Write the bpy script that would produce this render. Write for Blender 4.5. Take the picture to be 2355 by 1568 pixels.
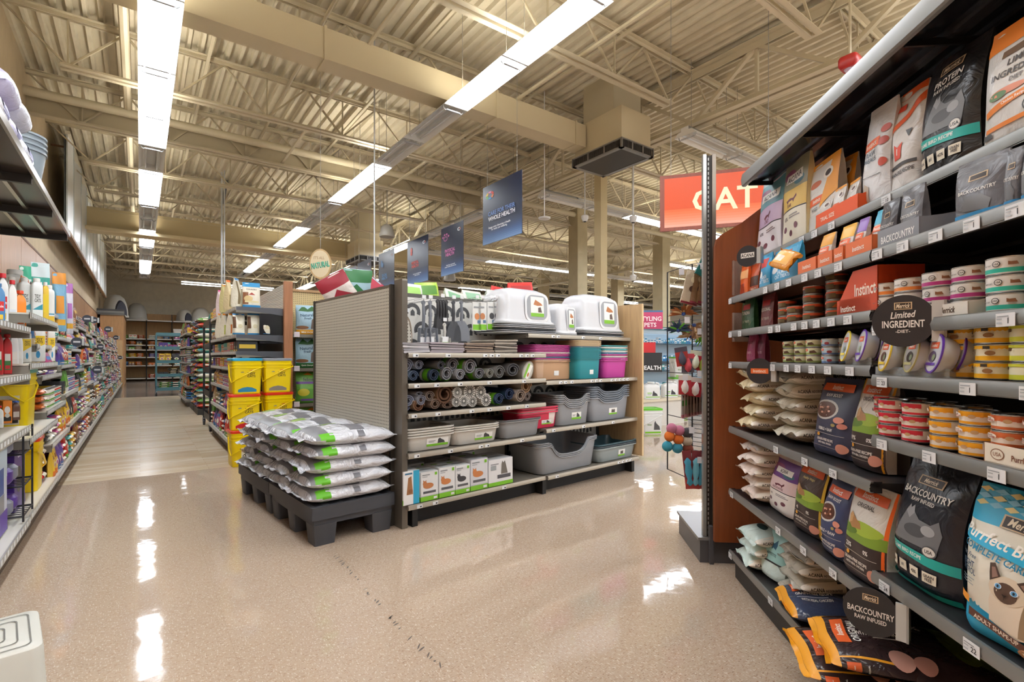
import bpy, math, random
from mathutils import Matrix, Vector
import bmesh
for o in list(bpy.data.objects): bpy.data.objects.remove(o)
SC = bpy.context.scene
COL = SC.collection
# ------------------------------------------------------------------ camera, world, exposure
EYE, FOC, CX, HY = 1.1, 1165.0, 1177.5, 821.0          # eye height in m, focal length / centre / horizon in px of 2355x1568
YAW = math.radians(36.3)                                # the view looks 36.3 deg right of the aisle (+Y)
cam = bpy.data.cameras.new('camera'); camo = bpy.data.objects.new('camera', cam); COL.objects.link(camo)
cam.sensor_width = 36; cam.lens = 36*FOC/2355; cam.shift_y = (HY-784)/2355; cam.clip_start = .02; cam.clip_end = 200
camo.location = (0, 0, EYE); camo.rotation_euler = (math.pi/2, 0, -YAW)
SC.camera = camo
w = bpy.data.worlds.new('world'); SC.world = w; w.use_nodes = True
w.node_tree.nodes['Background'].inputs[0].default_value = (1, .97, .92, 1)
w.node_tree.nodes['Background'].inputs[1].default_value = 1.0
SC.view_settings.view_transform = 'Standard'; SC.view_settings.look = 'None'; SC.view_settings.gamma = 1
SC.view_settings.use_curve_mapping = False
SC.view_settings.exposure = 0.42
LAMP = 19.0                                              # emission of the fluorescent diffusers
SC.cycles.max_bounces = 7; SC.cycles.diffuse_bounces = 4; SC.cycles.glossy_bounces = 3
SC.cycles.transmission_bounces = 4; SC.cycles.transparent_max_bounces = 8
SC.cycles.sample_clamp_indirect = 4; SC.cycles.caustics_reflective = False; SC.cycles.caustics_refractive = False
SC.cycles.use_denoising = True
SC.cycles.use_adaptive_sampling = True; SC.cycles.adaptive_threshold = .04
R = random.Random(7)
PI = math.pi
# ------------------------------------------------------------------ materials
def lin(c):
    c /= 255.0
    return c/12.92 if c <= .04045 else ((c+.055)/1.055)**2.4
def rgb(h):
    if isinstance(h, str): h = tuple(int(h[i:i+2], 16) for i in (0, 2, 4))
    return (lin(h[0]), lin(h[1]), lin(h[2]), 1)
_M = {}
def mat(h, rough=.5, metal=0.0, emit=0.0, alpha=1.0, kind='', trans=0.0):
    """plain procedural material, cached; kind adds a small node pattern"""
    key = (h, rough, metal, emit, alpha, kind, trans)
    if key in _M: return _M[key]
    m = bpy.data.materials.new('paint_'+str(h)+kind); m.use_nodes = True
    nt = m.node_tree; b = nt.nodes['Principled BSDF']
    b.inputs['Base Color'].default_value = rgb(h); b.inputs['Roughness'].default_value = rough
    b.inputs['Metallic'].default_value = metal; b.inputs['Alpha'].default_value = alpha
    b.inputs['Transmission Weight'].default_value = trans
    if emit:
        b.inputs['Emission Color'].default_value = rgb(h); b.inputs['Emission Strength'].default_value = emit
    if kind:
        N = nt.nodes; L = nt.links
        tc = N.new('ShaderNodeTexCoord'); mp = N.new('ShaderNodeMapping'); L.new(tc.outputs['Object'], mp.inputs[0])
        nz = N.new('ShaderNodeTexNoise'); L.new(mp.outputs[0], nz.inputs[0])
        if kind in ('wrinkle', 'crumple'):
            nz.inputs['Scale'].default_value = 16 if kind == 'wrinkle' else 9; nz.inputs['Detail'].default_value = 3; nz.inputs['Distortion'].default_value = 1.5
            bp = N.new('ShaderNodeBump'); bp.inputs['Strength'].default_value = .55 if kind == 'wrinkle' else .85; bp.inputs['Distance'].default_value = .012 if kind == 'wrinkle' else .045
            L.new(nz.outputs[0], bp.inputs['Height']); L.new(bp.outputs[0], b.inputs['Normal'])
        elif kind in ('wood', 'mottle', 'brushed'):
            cfg = {'wood': ((14, 14, 1.2), 3, .22), 'mottle': ((1, 1, 1), 5, .12), 'brushed': ((60, 2, 60), 3, .25)}[kind]
            mp.inputs['Scale'].default_value = cfg[0]; nz.inputs['Scale'].default_value = cfg[1]; nz.inputs['Detail'].default_value = 5
            nz.inputs['Distortion'].default_value = .8 if kind == 'wood' else 0
            mx = N.new('ShaderNodeMix'); mx.data_type = 'RGBA'
            c = rgb(h); k = 1-cfg[2]*1.6; q = 1+cfg[2]*.9
            mx.inputs[6].default_value = (c[0]*k, c[1]*k, c[2]*k, 1); mx.inputs[7].default_value = (min(1, c[0]*q), min(1, c[1]*q), min(1, c[2]*q), 1)
            L.new(nz.outputs[0], mx.inputs[0]); L.new(mx.outputs[2], b.inputs['Base Color'])
        elif kind == 'peg':
            # pegboard: a regular grid of dark holes, 25 mm pitch, in object X/Z
            mp.inputs['Scale'].default_value = (1/.0254*1.15,)*3
            fr = N.new('ShaderNodeVectorMath'); fr.operation = 'FRACTION'; L.new(mp.outputs[0], fr.inputs[0])
            sb = N.new('ShaderNodeVectorMath'); sb.operation = 'SUBTRACT'; sb.inputs[1].default_value = (.5, .5, .5); L.new(fr.outputs[0], sb.inputs[0])
            mu = N.new('ShaderNodeVectorMath'); mu.operation = 'MULTIPLY'; mu.inputs[1].default_value = (1, 0, 1); L.new(sb.outputs[0], mu.inputs[0])
            ln = N.new('ShaderNodeVectorMath'); ln.operation = 'LENGTH'; L.new(mu.outputs[0], ln.inputs[0])
            lt = N.new('ShaderNodeMath'); lt.operation = 'LESS_THAN'; lt.inputs[1].default_value = .19; L.new(ln.outputs['Value'], lt.inputs[0])
            mx = N.new('ShaderNodeMix'); mx.data_type = 'RGBA'; mx.inputs[6].default_value = rgb(h); mx.inputs[7].default_value = rgb('2a2620')
            L.new(lt.outputs[0], mx.inputs[0]); L.new(mx.outputs[2], b.inputs['Base Color'])
    _M[key] = m
    return m
# ------------------------------------------------------------------ mesh building
class MB:
    def __init__(s): s.v = []; s.f = []; s.i = []; s.mats = []
    def mi(s, m):
        if isinstance(m, str): m = mat(m)
        if m not in s.mats: s.mats.append(m)
        return s.mats.index(m)
    def add(s, vs, fs, m, T=None):
        o = len(s.v); k = s.mi(m)
        if T is not None: vs = [tuple(T @ Vector(p)) for p in vs]
        s.v += [tuple(p) for p in vs]
        seen = set()
        for f in fs:
            q = frozenset(f)
            if q in seen: continue          # never two coincident faces
            seen.add(q); s.f.append(tuple(o+j for j in f)); s.i.append(k)
        return s
    def box(s, x0, x1, y0, y1, z0, z1, m, T=None):
        if x0 > x1: x0, x1 = x1, x0
        if y0 > y1: y0, y1 = y1, y0
        if z0 > z1: z0, z1 = z1, z0
        return s.add([(x0,y0,z0),(x1,y0,z0),(x1,y1,z0),(x0,y1,z0),(x0,y0,z1),(x1,y0,z1),(x1,y1,z1),(x0,y1,z1)],
            [(3,2,1,0),(4,5,6,7),(0,1,5,4),(1,2,6,5),(2,3,7,6),(3,0,4,7)], m, T)
    def bar(s, a, b, wd, hg, m):
        """rectangular bar from a to b, wd across (horizontal), hg the other way"""
        a = Vector(a); b = Vector(b); d = (b-a).normalized()
        up = Vector((0, 0, 1)) if abs(d.z) < .95 else Vector((0, 1, 0))
        sd = d.cross(up).normalized(); up = sd.cross(d)
        vs = [tuple(p+sd*(i*wd/2)+up*(j*hg/2)) for p in (a, b) for i, j in ((-1,-1),(1,-1),(1,1),(-1,1))]
        return s.add(vs, [(0,1,2,3),(7,6,5,4),(0,4,5,1),(1,5,6,2),(2,6,7,3),(3,7,4,0)], m)
    def tube(s, pts, r, m, n=8, cap=True):
        pts = [Vector(p) for p in pts]; rs = r if isinstance(r, (list, tuple)) else [r]*len(pts)
        vs = []; sd = None
        for i, p in enumerate(pts):
            d = (pts[min(i+1, len(pts)-1)]-pts[max(i-1, 0)]).normalized()
            if sd is None:
                q = Vector((0, 0, 1)) if abs(d.z) < .9 else Vector((1, 0, 0))
                sd = d.cross(q).normalized()
            else: sd = (sd-d*sd.dot(d)).normalized()
            up = sd.cross(d)
            for k in range(n):
                a = 2*PI*k/n; vs.append(tuple(p+(sd*math.cos(a)+up*math.sin(a))*rs[i]))
        fs = []
        for i in range(len(pts)-1):
            for k in range(n):
                k2 = (k+1) % n; fs.append((i*n+k, (i+1)*n+k, (i+1)*n+k2, i*n+k2))
        if cap: fs.append(tuple(range(n))); fs.append(tuple((len(pts)-1)*n+k for k in range(n-1, -1, -1)))
        return s.add(vs, fs, m)
    def lathe(s, prof, m, n=24, T=None, a0=0, a1=2*PI):
        """prof: [(r, z)...] turned about z"""
        vs = []; full = abs(a1-a0-2*PI) < 1e-6; c = n if full else n+1
        for r, z in prof:
            for k in range(c):
                a = a0+(a1-a0)*k/n; vs.append((r*math.cos(a), r*math.sin(a), z))
        fs = []
        for i in range(len(prof)-1):
            for k in range(n):
                k2 = (k+1) % c; fs.append((i*c+k, i*c+k2, (i+1)*c+k2, (i+1)*c+k))
        return s.add(vs, fs, m, T)
    def loft(s, rings, m, cap0=True, cap1=True, T=None):
        """rings: equal-length closed point lists"""
        n = len(rings[0]); vs = [p for r in rings for p in r]; fs = []
        for i in range(len(rings)-1):
            for k in range(n):
                k2 = (k+1) % n; fs.append((i*n+k, i*n+k2, (i+1)*n+k2, (i+1)*n+k))
        if cap0: fs.append(tuple(range(n-1, -1, -1)))
        if cap1: fs.append(tuple((len(rings)-1)*n+k for k in range(n)))
        return s.add(vs, fs, m, T)
    def mesh(s, name, smooth=35):
        me = bpy.data.meshes.new(name); me.from_pydata(s.v, [], s.f)
        for m in s.mats: me.materials.append(m)
        me.polygons.foreach_set('material_index', s.i)
        if smooth:
            me.polygons.foreach_set('use_smooth', [True]*len(s.f)); me.update()
            me.set_sharp_from_angle(angle=math.radians(smooth))
        me.update(); return me
def rring(w, d, z, r=.01, n=3, cx=0, cy=0):
    """rounded rectangle ring, w along x, d along y"""
    r = min(r, w/2-1e-4, d/2-1e-4); out = []
    for sx, sy, a in ((1, 1, 0), (-1, 1, 90), (-1, -1, 180), (1, -1, 270)):
        for k in range(n+1):
            t = math.radians(a+90*k/n); out.append((cx+sx*(w/2-r)+r*math.cos(t), cy+sy*(d/2-r)+r*math.sin(t), z))
    return out
# ------------------------------------------------------------------ objects
def spawn(name, parts, M=None, label=None, cat=None, group=None, kind=None):
    """parts: [(part_name, mesh, parent_index or None, matrix or None, label)]; a single (None, mesh) makes a one-mesh thing.
    The root is the first mesh when its part_name is None, else an Empty."""
    M = M or Matrix.Identity(4)
    if parts[0][0] is None:
        root = bpy.data.objects.new(name, parts[0][1]); rest = parts[1:]
    else:
        root = bpy.data.objects.new(name, None); root.empty_display_size = .05; rest = parts
    COL.objects.link(root); root.matrix_world = M
    if label: root['label'] = label
    if cat: root['category'] = cat
    if group: root['group'] = group
    if kind: root['kind'] = kind
    made = []
    for p in rest:
        o = bpy.data.objects.new(p[0], p[1]); COL.objects.link(o)
        par = root if (len(p) < 3 or p[2] is None) else made[p[2]]
        o.parent = par
        if len(p) > 3 and p[3] is not None: o.matrix_local = p[3]
        if len(p) > 4 and p[4]: o['label'] = p[4]
        if len(p) > 5 and p[5]: o['kind'] = p[5]
        made.append(o)
    return root
def struct(name, mb, M=None, label=None, smooth=35):
    return spawn(name, [(None, mb.mesh(name, smooth))], M, label, kind='structure')
class Frame:
    """a shelving run's own axes: x to the right along its face, y into the shelf, z up"""
    def __init__(s, ox, oy, deg):
        s.M = Matrix.Translation((ox, oy, 0)) @ Matrix.Rotation(math.radians(deg), 4, 'Z')
    def at(s, u, v, z=0, rz=0, rx=0, ry=0, sc=None):
        m = s.M @ Matrix.Translation((u, v, z)) @ Matrix.Rotation(math.radians(rz), 4, 'Z') @ Matrix.Rotation(math.radians(ry), 4, 'Y') @ Matrix.Rotation(math.radians(rx), 4, 'X')
        if sc: m = m @ Matrix.Diagonal((sc[0], sc[1], sc[2], 1))
        return m
W0 = Frame(0, 0, 0)
FL = Frame(0, 0, 90)            # left wall run: x = down the aisle
FR = Frame(0, 0, -90)           # right side of the aisle: x = towards the camera
FG = Frame(1.375, 3.078, 5.1)   # litter-pan gondola
FC = Frame(0, 0, 228.87)        # cat-food run: x = towards the camera, y = distance to its right
_PX = {}
# ------------------------------------------------------------------ print on packages: flat shapes laid on a surface function
_TXT = {}
def text_shape(txt, bold=.02, shear=0):
    key = (txt, bold, shear)
    if key in _TXT: return _TXT[key]
    cu = bpy.data.curves.new('t', 'FONT'); cu.body = txt; cu.size = 1; cu.offset = bold; cu.shear = shear
    cu.resolution_u = 2; cu.space_line = .85; cu.align_x = 'CENTER'
    ob = bpy.data.objects.new('t', cu); COL.objects.link(ob)
    dg = bpy.context.evaluated_depsgraph_get(); dg.update()
    me = ob.evaluated_get(dg).to_mesh()
    vs = [tuple(v.co) for v in me.vertices]; fs = [tuple(p.vertices) for p in me.polygons]
    ob.to_mesh_clear() if False else None
    bpy.data.objects.remove(ob); bpy.data.curves.remove(cu)
    if vs:
        x0 = min(v[0] for v in vs); x1 = max(v[0] for v in vs); y0 = min(v[1] for v in vs); y1 = max(v[1] for v in vs)
    else: x0 = y0 = 0; x1 = y1 = 1
    vs = [((v[0]-(x0+x1)/2)/(x1-x0), (v[1]-(y0+y1)/2)/(y1-y0)) for v in vs]
    _TXT[key] = (vs, fs, (x1-x0)/(y1-y0)); return _TXT[key]
def decal(mb, S, item, layer, asp, grid=8):
    """S(u, v, off) -> point; item in 0..1 coordinates of that face; asp = face width / height"""
    k = item[0]; ang = 0
    if k == 'R': _, x0, y0, x1, y1, m = item; vs = [(x0,y0),(x1,y0),(x1,y1),(x0,y1)]; fs = [(0,1,2,3)]
    elif k == 'E':
        _, cx, cy, rx, ry, m = item; n = 20
        vs = [(cx+rx*math.cos(2*PI*i/n), cy+ry*math.sin(2*PI*i/n)) for i in range(n)]; fs = [tuple(range(n))]
    elif k == 'P': _, pts, m = item; vs = list(pts); fs = [tuple(range(len(pts)))]
    elif k == 'T':   # text: string, centre, height (of face height), colour, [max width, angle, shear]
        txt, cx, cy, h, m = item[1:6]; mw = item[6] if len(item) > 6 else .9; ang = item[7] if len(item) > 7 else 0
        sh = item[8] if len(item) > 8 else 0
        tv, fs, a = text_shape(txt, .02, sh)
        wv = h*a/asp
        if wv > mw: wv = mw
        c, n = math.cos(math.radians(ang)), math.sin(math.radians(ang))
        vs = []
        for x, y in tv:
            X = x*wv*asp; Y = y*h; vs.append((cx+(X*c-Y*n)/asp, cy+X*n+Y*c))
    bm = bmesh.new()
    bv = [bm.verts.new((x, y, 0)) for x, y in vs]
    for f in fs:
        try: bm.faces.new([bv[i] for i in f])
        except ValueError: pass
    xs = [p[0] for p in vs]; ys = [p[1] for p in vs]
    if grid:
        if isinstance(grid, int): grid = ([g/grid for g in range(1, grid)],)*2
        for ax, lo, hi in ((0, min(xs), max(xs)), (1, min(ys), max(ys))):
            for q in grid[ax]:
                if lo < q < hi:
                    bmesh.ops.bisect_plane(bm, geom=bm.verts[:]+bm.edges[:]+bm.faces[:], plane_co=((q, 0, 0) if ax == 0 else (0, q, 0)), plane_no=((1, 0, 0) if ax == 0 else (0, 1, 0)))
    bm.verts.index_update()
    off = (.0010+.0002*layer) if grid else (.0005+.0003*layer)
    mb.add([S(min(1, max(0, v.co.x)), min(1, max(0, v.co.y)), off) for v in bm.verts], [tuple(v.index for v in f.verts) for f in bm.faces], m)
    bm.free()
def printed(mb, S, items, asp, grid=8):
    for n, it in enumerate(items): decal(mb, S, it, n, asp, grid)
# ================================================================== the room
X_WL, Y_WB, Z_DECK = -1.32, 30.6, 5.28
def floor_mat():
    m = bpy.data.materials.new('vinyl_tile_floor'); m.use_nodes = True; nt = m.node_tree; N = nt.nodes; L = nt.links; b = N['Principled BSDF']
    tc = N.new('ShaderNodeTexCoord'); geo = tc.outputs['Object']
    def noise(scale, detail=2, vec=None, mp=None, rot=0):
        n = N.new('ShaderNodeTexNoise'); n.inputs['Scale'].default_value = scale; n.inputs['Detail'].default_value = detail
        if mp:
            q = N.new('ShaderNodeMapping'); q.inputs['Scale'].default_value = mp; q.inputs['Rotation'].default_value = (0, 0, rot); L.new(geo, q.inputs[0]); L.new(q.outputs[0], n.inputs[0])
        else: L.new(geo, n.inputs[0])
        return n.outputs[0]
    def math_(op, a, b_=None, c=None):
        n = N.new('ShaderNodeMath'); n.operation = op
        for i, x in enumerate((a, b_, c)):
            if x is None: continue
            if isinstance(x, (int, float)): n.inputs[i].default_value = x
            else: L.new(x, n.inputs[i])
        return n.outputs[0]
    def mix(f, a, c):
        n = N.new('ShaderNodeMix'); n.data_type = 'RGBA'
        if isinstance(f, float): n.inputs[0].default_value = f
        else: L.new(f, n.inputs[0])
        for i, x in ((6, a), (7, c)):
            if isinstance(x, tuple): n.inputs[i].default_value = x
            else: L.new(x, n.inputs[i])
        return n.outputs[2]
    col = mix(noise(.9, 3), rgb('ae9984'), rgb('c3b09d'))
    for sc, rot, c, th in (((1, 3.2, 1), .6, 'a3836a', .63), ((3.4, 1, 1), .2, 'dacdbe', .63), ((1, 3.0, 1), -.8, '86695a', .66)):
        n = noise(62, 1, mp=sc, rot=rot); col = mix(math_('MULTIPLY', math_('GREATER_THAN', n, th), .8), col, rgb(c))
    # joints between the 12 inch tiles
    sx = N.new('ShaderNodeSeparateXYZ'); L.new(geo, sx.inputs[0])
    def seam(o, off):
        f = math_('FRACT', math_('DIVIDE', math_('ADD', o, off), .305)); f = math_('ABSOLUTE', math_('SUBTRACT', f, .5))
        return math_('GREATER_THAN', f, .4955)
    sm = math_('MAXIMUM', seam(sx.outputs[0], .02+.1525+.1525), seam(sx.outputs[1], 0.0))
    col = mix(math_('MULTIPLY', sm, .22), col, rgb('7d6450'))
    col = mix(math_('MULTIPLY', noise(.45, 5), .5), col, rgb('a6907c'))
    L.new(col, b.inputs['Base Color'])
    rg = math_('MULTIPLY_ADD', noise(3, 3), .12, .0); L.new(rg, b.inputs['Roughness'])
    bp = N.new('ShaderNodeBump'); bp.inputs['Strength'].default_value = .10; bp.inputs['Distance'].default_value = .01
    L.new(noise(7, 2), bp.inputs['Height']); L.new(bp.outputs[0], b.inputs['Normal'])
    b.inputs['Specular IOR Level'].default_value = .75
    return m
def plank_mat(name, c0, c1, c2, w, l, rough):
    m = bpy.data.materials.new(name); m.use_nodes = True; nt = m.node_tree; N = nt.nodes; L = nt.links; b = N['Principled BSDF']
    tc = N.new('ShaderNodeTexCoord'); br = N.new('ShaderNodeTexBrick'); L.new(tc.outputs['Object'], br.inputs[0])
    br.inputs['Scale'].default_value = 1; br.inputs['Brick Width'].default_value = l; br.inputs['Row Height'].default_value = w
    br.inputs['Mortar Size'].default_value = .0012; br.inputs['Color1'].default_value = rgb(c0); br.inputs['Color2'].default_value = rgb(c1); br.inputs['Mortar'].default_value = rgb(c2)
    mp = N.new('ShaderNodeMapping'); mp.inputs['Scale'].default_value = (1.2, 16, 1); L.new(tc.outputs['Object'], mp.inputs[0])
    nz = N.new('ShaderNodeTexNoise'); nz.inputs['Scale'].default_value = 3; nz.inputs['Detail'].default_value = 4; L.new(mp.outputs[0], nz.inputs[0])
    mx = N.new('ShaderNodeMix'); mx.data_type = 'RGBA'; mx.blend_type = 'MULTIPLY'; mx.inputs[0].default_value = .55
    cr = N.new('ShaderNodeValToRGB'); cr.color_ramp.elements[0].color = (.55, .5, .45, 1); cr.color_ramp.elements[1].color = (1, 1, 1, 1)
    cr.color_ramp.elements[0].position = .3; cr.color_ramp.elements[1].position = .65
    L.new(nz.outputs[0], cr.inputs[0]); L.new(br.outputs[0], mx.inputs[6]); L.new(cr.outputs[0], mx.inputs[7]); L.new(mx.outputs[2], b.inputs['Base Color'])
    b.inputs['Roughness'].default_value = rough
    return m
f = MB(); f.box(-1.4, 34, -7, 5.785, -.05, 0, floor_mat()); f.box(.95, 34, 5.785, 31, -.05, 0, floor_mat()); struct('floor', f, label='glossy speckled beige vinyl tile floor')
f = MB(); f.box(-1.4, .95, 5.785, 17.3, -.05, 0, plank_mat('oak_strip', 'e2d2ba', 'cbb698', '9a8468', .085, 1.1, .22)); struct('floor', f, label='pale oak strip floor down the aisle')
f = MB(); f.box(-1.4, .95, 17.3, 31, -.05, 0, plank_mat('grey_plank', '9b8f84', '857a70', '5f564e', .3, 1.2, .15)); struct('floor', f, label='grey brown glossy plank floor at the end of the aisle')
WALLC = mat('cbb793', .75, kind='mottle')
f = MB(); f.box(X_WL-.2, X_WL, -7, Y_WB+.2, 0, 5.4, mat('c9b697', .75, kind='mottle')); struct('wall_left', f, label='tan painted wall behind the left shelves')
f = MB(); f.box(X_WL-.2, 34, Y_WB, Y_WB+.2, 0, 5.4, mat('e6dfcc', .8, kind='mottle')); struct('wall_back', f, label='beige back wall at the end of the aisle')
f = MB(); f.box(34, 34.2, -7, Y_WB+.2, 0, 5.4, mat('d8d2c6', .8)); struct('wall_right', f, label='pale far side wall')
# ribbed steel roof deck
DECK = mat('dad0b8', .55, kind='mottle'); STEEL = mat('cbc0a6', .5); STEELD = mat('bcb095', .5)
f = MB(); x = X_WL; vs = []; p = .1524
while x < 34:
    vs += [(x, 0.0), (x+.040, 0.0), (x+.058, .05), (x+.135, .05)]; x += p
top = []
n = len(vs)
pts = [(a, -7, Z_DECK+b) for a, b in vs]+[(a, Y_WB, Z_DECK+b) for a, b in vs]
f.add(pts, [(i+1, i, n+i, n+i+1) for i in range(n-1)], DECK)
f.box(X_WL, 34, -7, Y_WB, Z_DECK+.06, Z_DECK+.1, DECK)
struct('ceiling', f, label='cream ribbed steel roof deck', smooth=0)
# wood panelling on the left wall
f = MB(); y = -4.0
while y < 30:
    f.box(X_WL, X_WL+.03, y+.006, y+1.214, .0, 2.72, mat('b98d68', .35, kind='wood')); f.box(X_WL, X_WL+.024, y-.006, y+.006, 0, 2.72, mat('4a3424', .6)); y += 1.22
f.box(X_WL, X_WL+.036, -4, 30, 2.72, 2.75, mat('6e4a33', .5))
spawn('wall_panelling', [(None, f.mesh('wall_panelling'))], label='brown wood panels along the foot of the left wall', kind='structure')
# hanging pale corrugated clerestory panel on the left wall
f = MB(); y = 12.0; T = []
while y < 24.2:
    T.append(y); y += .5
rg = []
for i, y in enumerate(T): rg.append((X_WL+.27+.05*math.sin(i*1.9), y))
for i in range(len(rg)-1):
    (xa, ya), (xb, yb) = rg[i], rg[i+1]
    f.add([(xa, ya, 3.35), (xb, yb, 3.35), (xb, yb, 5.08), (xa, ya, 5.08)], [(0, 1, 2, 3)], mat('f1f5f6', .3))
    f.add([(xa-.04, ya, 3.35), (xb-.04, yb, 3.35), (xb-.04, yb, 5.08), (xa-.04, ya, 5.08)], [(3, 2, 1, 0)], mat('f1f5f6', .3))
    f.bar((xa, ya, 3.35), (xa, ya, 5.08), .02, .03, mat('c9cfce', .4))
spr = MB(); spr.bar((X_WL+.28, 11.95, 5.1), (X_WL+.28, 24.2, 5.1), .07, .05, mat('e8e2cf', .4)); spr.bar((X_WL+.28, 11.95, 3.33), (X_WL+.28, 24.2, 3.33), .07, .05, mat('8d6c4c', .5))
for y in (12.5, 16, 20, 23.5): spr.bar((X_WL, y, 5.0), (X_WL+.28, y, 5.0), .03, .03, mat('8d6c4c', .5))
spawn('wall_screen', [('reflective_sheet', f.mesh('s', 0)), ('rail', spr.mesh('r'))], label='long pale reflective ribbed screen hung high on the left wall', cat='wall screen')
# ------------------------------------------------------------------ steel roof structure
ZB, ZT = EYE+3.53, EYE+4.12
def joist(x0, x1, zb=ZB, zt=ZT, step=1.1, dense=True):
    f = MB(); g = .028
    for zc, w_ in ((zt, .055), (zb, .06)):
        for s in (-1, 1):
            f.box(x0+(0 if zc == zt else .55), x1-(0 if zc == zt else .55), s*g-.006, s*g+.006, zc-.05, zc, STEEL)
            f.box(x0+(0 if zc == zt else .55), x1-(0 if zc == zt else .55), s*g if s > 0 else s*g-w_, s*g+w_ if s > 0 else s*g, zc-.008 if zc == zt else zc-.05, zc if zc == zt else zc-.042, STEEL)
    x = x0+.25; a = zb-.02; b = zt-.03
    f.bar((x0+.02, 0, b), (x0+.62, 0, a), .022, .022, STEELD)
    x = x0+.62
    while x+step < x1-.3:
        f.bar((x, 0, a), (x+step/2, 0, b), .024, .024, STEELD); f.bar((x+step/2, 0, b), (x+step, 0, a), .024, .024, STEELD)
        f.bar((x+step/2 if not dense else x, 0, a), (x+step/2 if not dense else x, 0, b), .018, .018, STEELD); x += step
    f.bar((x, 0, a), (min(x+.6, x1), 0, b), .024, .024, STEELD)
    return f.mesh('ceiling_joist', 0)
SPANS = ((X_WL, 6.45), (6.45, 15.2), (15.2, 24.0), (24.0, 33))
jy = [8.1+1.87*k for k in range(-6, 13)]
for a, b in SPANS:
    me = joist(a, b)
    for y in jy:
        if y > Y_WB-.3 or (a > 20 and y < 4): continue
        spawn('ceiling_joist', [(None, me)], Matrix.Translation((0, y, 0)), 'cream open web steel roof joist', kind='structure')
# bridging bars and conduits running down the store
f = MB()
for x in (.75, 2.95, 4.9, 8.6, 11.5, 14.0, 18.0, 21.0):
    f.bar((x, -6, ZT-.07), (x, Y_WB-.2, ZT-.07), .04, .03, STEEL)
for x in (2.1, 4.2, 9.4): f.bar((x, -6, ZB+.03), (x, Y_WB-.2, ZB+.03), .035, .03, STEEL)
f.tube([(1.75, -6, ZT-.15), (1.75, Y_WB-.2, ZT-.15)], .022, mat('b8ab90', .4))
f.tube([(2.35, -6, ZT-.12), (2.35, Y_WB-.2, ZT-.12)], .016, mat('b8ab90', .4))
f.tube([(-.15, -6, ZT-.3), (-.15, Y_WB-.2, ZT-.3)], .05, STEEL)
struct('ceiling_bridging', f, label='long cream bridging bars and pipes under the roof deck', smooth=0)
# joist girders along the column lines
def girder(y0, y1):
    f = MB(); zb, zt = EYE+3.32, ZT
    for s in (-1, 1):
        f.box(s*.03-.006, s*.03+.006, y0, y1, zt-.13, zt-.03, STEEL); f.box(min(s*.03, s*.12), max(s*.03, s*.12), y0, y1, zt-.04, zt-.03, STEEL)
        f.box(s*.03-.006, s*.03+.006, y0, y1, zb, zb+.1, STEEL); f.box(min(s*.03, s*.12), max(s*.03, s*.12), y0, y1, zb, zb+.012, STEEL)
    y = y0; k = 0
    while y < y1-.5:
        f.bar((0, y, zb+.05 if k % 2 == 0 else zt-.08), (0, y+.935, zt-.08 if k % 2 == 0 else zb+.05), .06, .05, STEEL)
        if k % 2: f.bar((0, y, zb+.05), (0, y, zt-.08), .04, .04, STEEL)
        y += .935; k += 1
    return f.mesh('ceiling_girder', 0)
gm = girder(-5, Y_WB-.3)
for x, d in ((6.45, 'nearest the hanging diffuser'), (15.2, 'over the middle of the store'), (24.0, 'far across the store')):
    spawn('ceiling_girder', [(None, gm)], Matrix.Translation((x, 0, 0)), 'heavy cream roof girder '+d, kind='structure')
# deep beam with a pipe in front, crossing from the left wall
f = MB(); f.box(X_WL, 6.45, 10.02, 10.04, ZB, ZB+.24, STEELD); f.box(X_WL, 6.45, 9.96, 10.1, ZB-.012, ZB, STEEL); f.box(X_WL, 6.45, 9.96, 10.1, ZB+.24, ZB+.252, STEEL)
f.tube([(X_WL, 9.78, ZB+.22), (14, 9.78, ZB+.22)], .065, STEEL, 12)
struct('ceiling_beam', f, label='cream beam and round pipe crossing above both light rows')
f = MB(); f.box(X_WL, 9, 15.5, 15.9, EYE+3.0, EYE+3.55, mat('c6b48b', .6)); f.box(X_WL, 9, 15.4, 15.5, EYE+3.0, EYE+3.08, mat('d6c59d', .6)); struct('ceiling_beam', f, label='deep cream boxed beam far down the aisle')
# columns
f = MB(); f.box(-.08, .08, -.08, .08, 0, EYE+3.3, mat('cbbb93', .5)); f.box(-.14, .14, -.14, .14, 0, .02, mat('cbbb93', .5))
struct('column_steel', f, W0.at(6.62, 6.34), 'square cream steel post under the hanging diffuser')
for px, d, w_ in ((1329, 13.5, .36), (1521, 15.8, .38), (1420, 22, .4), (1250, 24, .4), (812, 17.5, .45)):
    r = (px-CX)/FOC*d; x = d*math.sin(YAW)+r*math.cos(YAW); y = d*math.cos(YAW)-r*math.sin(YAW)
    f = MB(); f.loft([rring(w_, w_, z, .01, 1) for z in (0, EYE+3.9)], mat('b7aa8a', .7, kind='mottle')); f.box(-w_/2-.03, w_/2+.03, -w_/2-.03, w_/2+.03, 0, .12, mat('8a7d66', .6))
    if d > 16.5 and px < 900: continue
    struct('column_boxed', f, W0.at(x, y), 'wide tan boxed column %s' % {1329: 'left of the steel post', 1521: 'left of the wire toy rack', 1420: 'far behind the steel post', 1250: 'far behind the litter boxes'}[px])
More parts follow.
